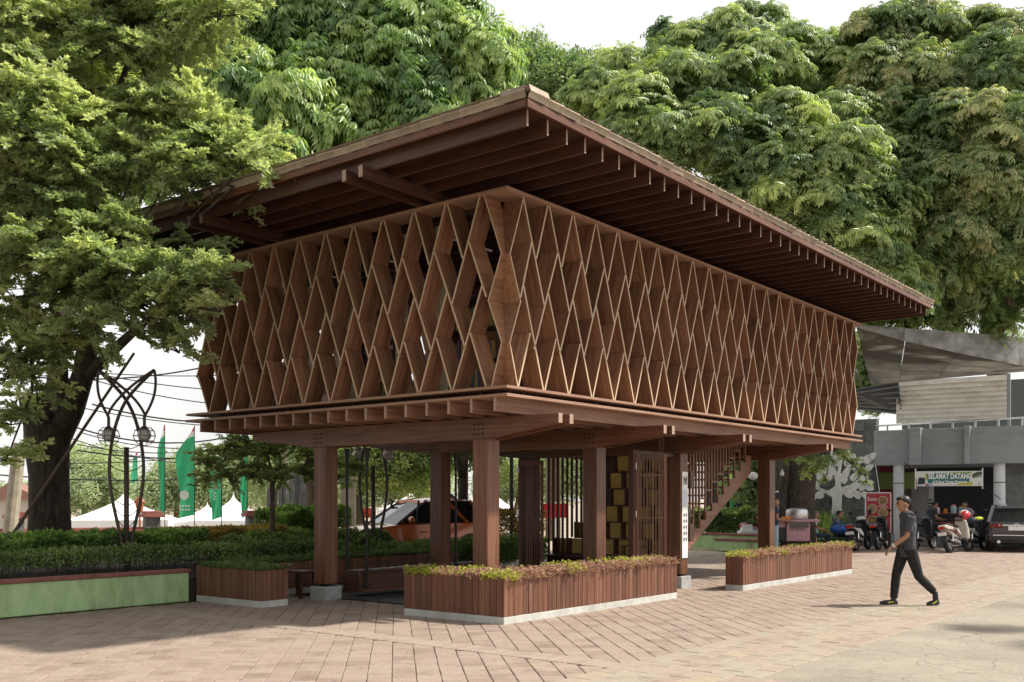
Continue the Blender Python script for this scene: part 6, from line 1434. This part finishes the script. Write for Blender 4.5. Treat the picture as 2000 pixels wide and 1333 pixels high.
    b = MB(); b.tube([(rx0 - .05, -.3, zt - .22), (rx0 - .25, .1, belt + .1)], .012, 5); b.build('wiper', M['blackpl'], t)
    b = MB(); b.prism([(rx0 - .05, zt + .04), (rx0 + .18, zt + .07), (rx0 + .1, zt + .16)], -.015, .015); b.build('antenna_fin', M['blackpl'], t)
    return t
car('black sport utility car with white plate parked rear first at the picture edge', gx(1977, 32.5), R_(67), (.045, .05, .06), 'suv', 4.2, 1.64, 1.46)
car('metallic orange hatchback half hidden by the violet flower bed', gx(800, 23.0, .12), R_(214), (.5, .12, .02), 'hatch', 3.9, 1.66, 1.52)
# ================================================================== trees
VB = [droop_variant() for _ in range(6)]; VR = [droop_variant(8, .5, .165, .056, 6) for _ in range(6)]; VA = [rosette_variant() for _ in range(6)]; VC = [ball_variant() for _ in range(4)]
def L3(rows): return [(at(px, py, d), r) for px, py, d, r in rows]
# big tree on the plaza edge, small spoon leaves in flat layers
near = L3([(30, 40, 14.5, .75), (110, 60, 15, .8), (190, 40, 15.5, .8), (270, 30, 15, .75), (350, 40, 15, .7), (425, 45, 14.8, .5), (455, 30, 14.6, .3), (90, 130, 15.5, .7), (180, 115, 15, .75), (270, 100, 15, .75), (350, 95, 14.8, .55), (20, 120, 14, .6), (300, 150, 15.5, .5), (230, 165, 16, .5), (140, 180, 16, .5),
    (25, 240, 13.5, .6), (80, 215, 13.5, .45), (45, 310, 13.5, .6), (120, 300, 14.5, .65), (200, 290, 15, .65), (270, 265, 14.6, .6), (330, 245, 14.6, .5), (380, 255, 14.4, .5), (180, 350, 14.3, .6), (100, 365, 14, .6), (260, 340, 14.3, .65), (340, 310, 14.2, .6), (420, 300, 14.2, .55), (470, 330, 14.0, .32), (390, 355, 14, .4), (310, 385, 14.4, .45), (500, 290, 14.4, .3), (30, 380, 13.8, .55), (440, 255, 14.6, .35),
    (40, 480, 14, .6), (110, 500, 13.8, .6), (180, 490, 13.6, .5), (190, 540, 13.8, .6), (270, 555, 13.6, .6), (340, 570, 13.4, .5), (400, 560, 13.2, .38), (445, 545, 13.0, .22), (90, 570, 14.2, .6), (30, 580, 14, .55), (150, 610, 14.4, .5), (230, 610, 14, .5), (310, 625, 13.8, .45), (375, 625, 13.6, .3), (430, 610, 13.1, .2), (50, 660, 14.5, .5), (15, 740, 14.5, .45), (60, 740, 15, .35), (20, 830, 15, .35), (350, 690, 14, .22), (120, 670, 15.5, .4), (25, 170, 16.5, .7), (200, 210, 17, .7), (330, 190, 17, .6), (100, 430, 16.5, .6), (240, 440, 16.8, .5), (100, 690, 15.5, .4), (45, 700, 14.5, .45), (75, 790, 15.5, .28), (12, 900, 15, .3), (145, 700, 16.2, .32), (205, 655, 15, .32), (300, 655, 14.2, .3), (505, 335, 14.2, .36), (530, 348, 14.0, .26), (455, 365, 14, .34), (415, 380, 14.2, .3), (250, 500, 14.5, .45), (330, 520, 14.2, .4), (60, 430, 15, .5)])
near += [(Vector(q), r) for q, r in (((-9.5, 15.5, 5), 1.5), ((-10.5, 17, 7.5), 1.8), ((-9, 14, 7), 1.5), ((-10, 14, 10), 1.8), ((-12, 18, 6), 1.8), ((-9.5, 20, 9), 1.8), ((-12, 15, 8.5), 1.6))]
tk = [(gx(97, 18.6, .2), .42), (at(97, 1000, 18.6), .36), (at(96, 930, 18.6), .35), (at(92, 870, 18.6), .39), (at(96, 830, 18.6), .44)]
lb = [[(at(85, 850, 18.6), .3), (at(72, 805, 18.5), .3), (at(62, 772, 18.4), .24)], [(at(108, 860, 18.6), .26), (at(140, 800, 18.5), .22), (at(163, 730, 18.3), .19), (at(176, 650, 18), .17), (at(172, 560, 17.6), .14), (at(160, 470, 17), .12), (at(200, 380, 16.4), .08)],
    [(at(122, 840, 18.6), .16), (at(121, 740, 18.3), .12), (at(118, 650, 18), .11), (at(95, 540, 17.2), .09), (at(60, 420, 16), .06)], [(at(165, 740, 18.3), .13), (at(215, 690, 18), .1), (at(270, 640, 17.2), .07), (at(340, 585, 15.5), .035)],
    [(at(170, 620, 18), .1), (at(120, 640, 16.5), .08), (at(60, 655, 15), .05)], [(at(168, 560, 17.6), .1), (at(150, 600, 15.5), .06), (at(230, 570, 14), .03)], [(at(165, 500, 17.2), .1), (at(90, 380, 16), .07), (at(30, 260, 14.5), .04)], [(at(190, 400, 16.6), .07), (at(210, 240, 16), .05), (at(260, 90, 15.2), .03)]]
tree('broad_tree', 'broad tree with layers of small spoon leaves and thick dark trunk behind the green wall', gx(97, 18.6, .2), tk, lb, near, VA, LM['near'], M['bark'], 72, 1.0, .3, lat=(1, 1, .85), fill=.08, flat=True, tintb=.6, limbs_auto=False, tintj=.22)
# drooping long leaved tree rising behind the eaves
midl = L3([(370, 190, 21, 1.0), (430, 120, 21, 1.1), (470, 220, 20, 1.0), (520, 60, 21, 1.1), (540, 170, 21.5, 1.0), (570, 270, 19, .95), (545, 330, 17.5, .45), (610, 310, 19.5, .8), (620, 110, 21, 1.1), (650, 220, 20, 1.1), (600, 20, 21, 1.0), (700, 50, 21, 1.1), (720, 150, 20.5, 1.1), (690, 290, 19.8, .9), (760, 250, 20, 1.0), (800, 60, 20.5, 1.1), (810, 170, 20, 1.1), (840, 260, 19.5, .8), (880, 30, 20.5, .7), (890, 120, 20, .9), (900, 215, 20, .8), (945, 150, 20, .6), (950, 215, 20.3, .5), (965, 80, 20.5, .3), (980, 140, 20.4, .25), (410, 300, 21, .9), (480, 320, 20.5, .8), (360, 90, 22, 1.0), (740, 0, 21, 1.0), (450, 30, 22, 1.0), (780, 320, 20, .5), (350, 290, 21, .7)])
mt = [(gx(636, 25.5, 0), .4), (at(610, 700, 25), .34), (at(520, 450, 23.5), .3), (at(455, 300, 22.5), .24)]
ml = [[(at(455, 300, 22.5), .2), (at(500, 150, 22), .15), (at(545, 60, 21.6), .11), (at(610, 0, 21.2), .06)], [(at(455, 300, 22.5), .15), (at(560, 70, 21.5), .08), (at(640, 10, 21), .05)], [(at(480, 200, 22.3), .12), (at(600, 200, 21.5), .09), (at(720, 110, 20.8), .05), (at(800, 60, 20.5), .03)], [(at(460, 260, 22), .1), (at(620, 240, 21), .07), (at(720, 230, 20.3), .04)], [(at(470, 280, 22), .12), (at(560, 270, 20.5), .07), (at(590, 240, 19.5), .04)]]
tree('drooping_tree', 'tall tree with long drooping glossy leaves rising behind the near end of the roof', gx(636, 25.5, 0), mt, ml, midl, VB, LM['mid'], M['bark_pale'], 72, .85, .2, lat=(1, .8, .95), fill=.2, tintb=.55, sag=.35, limbs_auto=True)
bk = L3([(40, 60, 30, 2.0), (150, 40, 30, 2.0), (260, 60, 29, 1.9), (350, 100, 28, 1.6), (60, 190, 30, 2.0), (180, 190, 29, 1.9), (290, 210, 28, 1.7), (80, 330, 29, 1.8), (200, 340, 28, 1.6), (10, 300, 30, 1.6), (300, 330, 27, 1.0), (30, 440, 29, 1.4), (110, 450, 29, 1.3), (170, 430, 28, 1.0)])
tree('backdrop_tree', 'dark leafy tree filling the gaps behind the broad spoon leaved tree', gx(150, 31, 0), [(gx(96, 32, 0), .3), (at(100, 800, 32), .26), (at(140, 520, 31), .24)], [], bk, VB, LM['mid'], M['bark'], 40, 1.0, .35, fill=.2, lat=(1, .8, .9), tintb=.4, sag=.3)
# the big trees beyond the roof
r1 = L3([(1180, 225, 30, 1.2), (1240, 180, 31, 1.3), (1250, 250, 28, 1.3), (1330, 145, 31, 1.3), (1330, 200, 29, 1.5), (1300, 300, 27.5, 1.2), (1390, 290, 27.5, 1.3), (1420, 210, 28.5, 1.4), (1430, 135, 31, 1.5), (1500, 110, 32, 1.35), (1480, 170, 30, 1.5), (1470, 330, 27, 1.2), (1540, 290, 27.5, 1.4), (1550, 390, 26.8, 1.2), (1570, 150, 30.5, 1.5), (1620, 350, 27, 1.4), (1640, 250, 28.5, 1.3), (1640, 440, 26.8, 1.2), (1700, 400, 27, 1.2), (1690, 500, 26.8, 1.1), (1740, 560, 27, 1.0), (1590, 470, 27.2, 1.0), (1440, 400, 27.5, 1.0), (1210, 290, 28, .9), (1650, 135, 32, 1.2), (1590, 120, 32.5, 1.1), (1700, 300, 28.5, 1.0), (1160, 165, 31, .6), (1190, 125, 32, .4), (1395, 60, 32, .4), (1460, 40, 32, .5), (1300, 70, 32, .4), (1720, 615, 32, .8), (1780, 635, 32, .6), (1840, 640, 32, .6), (1690, 700, 43, 1.2), (1700, 780, 44, 1.2), (1730, 740, 44, 1.0)])
tree('spreading_tree', 'spreading tree with bright tufted crown right behind the long eave', gx(1590, 33, 0), [(gx(1555, 33, 0), .62), (at(1545, 900, 33), .55), (at(1560, 700, 32.5), .5), (at(1570, 520, 32), .42), (at(1540, 400, 31), .3)], [[(at(1570, 560, 32), .3), (at(1680, 470, 30.5), .2), (at(1740, 390, 29), .1)], [(at(1560, 620, 32.3), .3), (at(1780, 560, 31), .16), (at(1900, 500, 30), .08)]], r1, VR, LM['right'], M['bark'], 82, .98, .35, fill=.2, tintb=.6, lat=(1, .85, .85))
r2 = L3([(1720, 85, 30, 1.1), (1790, 85, 30, 1.2), (1860, 85, 31, 1.2), (1940, 105, 30, 1.2), (2000, 100, 30, 1.2), (1765, 40, 31, .5), (1850, 40, 31, .4), (1740, 170, 29, 1.3), (1830, 170, 29, 1.4), (1920, 170, 28.5, 1.4), (2000, 180, 28, 1.3), (1790, 250, 28.5, 1.2), (1870, 270, 27.5, 1.3), (1950, 280, 27, 1.3), (2020, 300, 27, 1.2), (1810, 350, 28, 1.2), (1890, 370, 27, 1.2), (1970, 390, 26.8, 1.2), (1790, 440, 28.5, 1.1), (1870, 470, 27.5, 1.2), (1950, 490, 27.5, 1.2), (2020, 480, 27.5, 1.1), (1810, 540, 28.5, 1.0), (1890, 570, 29.5, 1.1), (1970, 580, 29.5, 1.1), (1860, 625, 30.5, .6), (1960, 640, 30.5, .6)])
tree('tufted_tree', 'tall tree with brownish shoot tips filling the view above the canteen canopy', gx(1990, 46, 0), [(gx(1990, 46, 0), .5), (at(1930, 600, 42), .4), (at(1880, 400, 34), .28)], [[(at(1930, 600, 42), .24), (at(1860, 560, 36), .14), (at(1780, 480, 31), .06)]], r2, VR, LM['ruddy'], M['bark_pale'], 78, .98, .35, fill=.2, tintb=.57, lat=(1, .85, .85))
r3 = L3([(1020, 140, 38, 1.0), (1070, 150, 38, 1.1), (1110, 175, 37, 1.0), (1060, 190, 37, .9), (1010, 190, 37.5, .8), (1140, 160, 38, .9), (1045, 110, 38.5, .5), (985, 175, 38, .6)])
tree('slender_tree', 'airy olive tree peeping over the near roof corner', gx(1080, 40, 0), [(gx(1080, 40, 0), .3), (at(1080, 400, 39), .25), (at(1075, 230, 38.5), .18)], [], r3, VC, LM['right'], M['bark_pale'], 75, 1.2, .3, fill=.15, tintb=.42)
# branch of leaves hanging in front of the stone wall, same species by the shaded trunk
r4 = L3([(1530, 895, 30, .45), (1570, 900, 29, .35), (1597, 915, 28.5, .25), (1615, 905, 28.2, .2), (1665, 905, 27.8, .13), (1682, 925, 27.8, .13), (1645, 890, 28, .16), (1600, 885, 28.5, .3), (1583, 925, 29, .18), (1612, 940, 28.6, .12), (1692, 942, 27.8, .1), (1515, 880, 30, .4), (1630, 882, 28, .2)])
tree('hanging_tree', 'dark thick trunk with low hanging leafy branch before the stone wall', gx(1556, 31, 0), [(gx(1556, 31.4, 0), .62), (at(1556, 980, 31.4), .55), (at(1560, 880, 31.4), .6), (at(1565, 780, 31.4), .5)], [[(at(1525, 1050, 31), .16), (at(1528, 960, 31), .14), (at(1540, 880, 31), .12)], [(at(1560, 860, 31), .1), (at(1620, 868, 29), .05), (at(1690, 930, 27.8), .015)]], r4, VR, LM['right'], M['bark'], 200, .4, .1, fill=.1, tintb=.62, limbs_auto=False)
r5 = L3([(1470, 960, 37, .8), (1455, 910, 37, .8), (1490, 900, 37, .7), (1480, 1000, 37, .6), (1500, 950, 38, .7), (1440, 960, 38.5, .5)])
tree('garden_tree', 'leafy green tree glimpsed between staircase and fourth column', gx(1478, 38, 0), [(gx(1478, 38, 0), .14), (at(1476, 960, 37.6), .1)], [], r5, VR, LM['right'], M['bark'], 110, .8, .1, fill=.3, tintb=.6)
# a shade tree standing outside the frame throws its broken shadow on the road
sh = [(Vector((x, y, z)), r) for x, y, z, r in ((11.6, 9.6, 6.2, .9), (12.6, 8.6, 6.5, 1.0), (13.4, 10.2, 6.8, 1.1), (12.2, 11.3, 6.6, .8), (11.2, 7.6, 6.0, .8), (13.8, 12.3, 6.4, .9), (14.6, 9.2, 7.4, 1.2), (11.0, 12.9, 6.1, .5))]
tree('shade_tree', 'roadside tree standing just outside the picture beyond the road edge', Vector((14.5, 9.5, 0)), [((14.5, 9.5, 0), .25), ((14.4, 9.6, 2.5), .2), ((14.2, 9.7, 4.2), .16)], [], sh, VR, LM['right'], M['bark'], 22, .9, .2, fill=.2)
for i, (bx, by, lab) in enumerate(((-13, 4, 'added light blocking tree outside the picture beyond the near end of the green wall'), (-9.5, -5, 'tall added light blocking tree outside the picture behind the viewer'), (-13.5, -4, 'wide added light blocking tree outside the picture beside the viewer'))):
    q = [(Vector((bx + random.uniform(-4.5, 3), by + random.uniform(-4, 4), random.uniform(3.5, 14))), random.uniform(1.9, 2.7)) for _ in range(20)]  # unseen crowns added to cut sky light on the pavilion's shaded side
    tree('added_blocker_tree', lab, Vector((bx, by, 0)), [((bx, by, 0), .35), ((bx + .1, by, 3), .28), ((bx, by + .2, 5), .2)], [], q, VR, LM['right'], M['bark'], 34, 1.4, .3, fill=.4)
# trees beyond the street, default leaf colour has distance haze put in
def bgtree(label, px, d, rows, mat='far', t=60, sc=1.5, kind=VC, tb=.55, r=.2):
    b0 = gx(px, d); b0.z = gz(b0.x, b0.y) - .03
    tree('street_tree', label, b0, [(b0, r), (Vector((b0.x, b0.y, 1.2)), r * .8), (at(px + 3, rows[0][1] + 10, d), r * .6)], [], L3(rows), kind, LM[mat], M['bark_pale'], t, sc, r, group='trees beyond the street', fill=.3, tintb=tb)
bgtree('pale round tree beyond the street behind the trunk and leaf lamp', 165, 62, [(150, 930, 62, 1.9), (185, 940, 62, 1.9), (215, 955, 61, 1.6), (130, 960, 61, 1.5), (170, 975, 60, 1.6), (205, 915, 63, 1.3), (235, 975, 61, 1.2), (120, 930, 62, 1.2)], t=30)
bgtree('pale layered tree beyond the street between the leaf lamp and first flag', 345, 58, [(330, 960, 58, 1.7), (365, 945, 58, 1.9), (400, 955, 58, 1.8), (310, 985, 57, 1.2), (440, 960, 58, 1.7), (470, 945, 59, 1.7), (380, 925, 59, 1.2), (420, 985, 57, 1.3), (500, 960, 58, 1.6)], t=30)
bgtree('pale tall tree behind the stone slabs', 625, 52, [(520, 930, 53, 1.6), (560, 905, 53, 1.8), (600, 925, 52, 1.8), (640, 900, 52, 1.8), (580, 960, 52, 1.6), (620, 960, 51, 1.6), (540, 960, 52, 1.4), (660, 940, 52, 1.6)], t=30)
bgtree('bright mid height tree behind the hanging rods', 695, 33, [(690, 905, 33, .9), (730, 890, 33, 1.0), (770, 905, 33, 1.0), (810, 895, 33, 1.0), (840, 920, 33, .9), (750, 930, 33, .8), (790, 935, 33, .7), (700, 945, 33, .6), (820, 950, 34, .6), (720, 870, 33, .9), (790, 870, 33, .9), (840, 870, 33, .8)], mat='right', t=70, sc=1.0, tb=.72, r=.28)
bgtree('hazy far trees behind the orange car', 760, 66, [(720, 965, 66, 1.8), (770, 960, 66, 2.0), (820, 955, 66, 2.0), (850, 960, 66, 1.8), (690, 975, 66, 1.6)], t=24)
bgtree('forked tree beside the back column, seen under the deck', 905, 28, [(890, 880, 28, .5), (930, 890, 28, .5), (960, 900, 28.5, .4), (985, 930, 30, .35), (915, 870, 28, .5)], mat='right', t=70, sc=.9, tb=.7, r=.16)
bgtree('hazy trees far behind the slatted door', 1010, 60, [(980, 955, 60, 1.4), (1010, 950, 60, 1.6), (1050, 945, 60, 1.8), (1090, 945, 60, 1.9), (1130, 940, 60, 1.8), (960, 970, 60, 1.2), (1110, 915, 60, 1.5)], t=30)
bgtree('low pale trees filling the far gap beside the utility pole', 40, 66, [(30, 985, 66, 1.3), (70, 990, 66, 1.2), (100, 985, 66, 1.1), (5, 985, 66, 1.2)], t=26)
# thin layered tree in the garden
thin = L3([(400, 905, 20.5, .35), (440, 890, 20.3, .45), (480, 880, 20.2, .45), (520, 890, 20.5, .45), (560, 880, 20.3, .45), (600, 890, 20.5, .45), (430, 935, 20, .35), (470, 930, 20, .4), (510, 935, 20, .35), (590, 920, 20.4, .35), (640, 910, 20.8, .4), (690, 915, 21, .35), (380, 950, 20, .2), (660, 945, 21, .25), (540, 925, 20.8, .3)])
tree('thin_tree', 'thin young tree with flat leafy layers standing before the stone slabs', gx(533, 20.4, .3), [(gx(533, 20.4, .3), .06), (at(532, 1000, 20.4), .055), (at(532, 945, 20.4), .05)], [[(at(532, 948, 20.4), .035), (at(528, 910, 20.4), .025), (at(515, 860, 20.3), .012)], [(at(533, 948, 20.4), .035), (at(548, 915, 20.4), .025), (at(545, 865, 20.4), .012)], [(at(533, 940, 20.4), .02), (at(480, 925, 20.2), .012), (at(420, 915, 20), .006)], [(at(535, 935, 20.4), .02), (at(600, 905, 20.5), .012), (at(680, 910, 21), .006)]], thin, VA, LM['near'], M['bark_pale'], 70, .85, .04, lat=(1, 1, .4), fill=.05, flat=True, tintb=.4, limbs_auto=False)
fk = thing('bare_trunk', 'dark forked trunk beside the back column of the library', 'tree', gx(903, 27, 0)); b = MB(); b.tube([at(903, 1062, 27) - fk.location, at(904, 960, 27) - fk.location, at(903, 935, 27) - fk.location], [.16, .13, .14], 10); b.build('trunk', M['bark'], fk, smooth=True)
for e in ((892, 880), (912, 885)): b = MB(); b.tube([at(903, 940, 27) - fk.location, at((903 + e[0]) / 2, 910, 27) - fk.location, at(*e, 27) - fk.location], [.1, .08, .06], 8); b.build('limb', M['bark'], fk, smooth=True)
# ivy trailing from the broad tree in front of the eave
iv = thing('trailing_vine', 'dark vine of pointed leaves trailing down in front of the eave near the lattice end', 'vine', at(310, 400, 16)); vine = []
for px, py, r in ((308, 440, .18), (318, 490, .22), (335, 520, .3), (355, 540, .3), (330, 560, .25), (300, 470, .15)): vine.append((at(px, py, 16), r))
cs = np.concatenate([np.array(tuple(c)) + rdir(26) * r * rng.uniform(.2, 1, (26, 1)) for c, r in vine]); arr = place(VB, cs, nrm(rdir(len(cs)) + np.array([0, 0, .3])), np.full(len(cs), .3), np.full(len(cs), .25)); arr[0] -= np.array(tuple(iv.location))
leaves('foliage', *arr[:5], arr[5], LM['mid'], iv, 'stuff')
b = MB(); b.tube([(0, 0, .6), (.02, 0, 0), (.1, 0, -.6), (.2, 0, -1.1)], [.03, .025, .02, .01], 6); b.build('stem', M['bark'], iv, smooth=True)
# fallen leaves and grit on the paving
n = 420; X = rng.uniform(-6, 9, n); Y = rng.uniform(9.3, 22, n); g = rng.uniform(0, 6.28, n)
o = leaves('fallen_leaves', np.stack([X, Y, np.full(n, .013)], 1), np.stack([np.cos(g), np.sin(g), rng.uniform(0, .15, n)], 1), np.stack([rng.normal(0, .15, n), rng.normal(0, .15, n), np.ones(n)], 1), rng.uniform(.015, .05, n), rng.uniform(.008, .022, n), rng.uniform(.2, 1, n), LM['orange'], None, 'stuff'); tag(o, 'tiny dry leaves and grit scattered over the paving', 'fallen leaves')
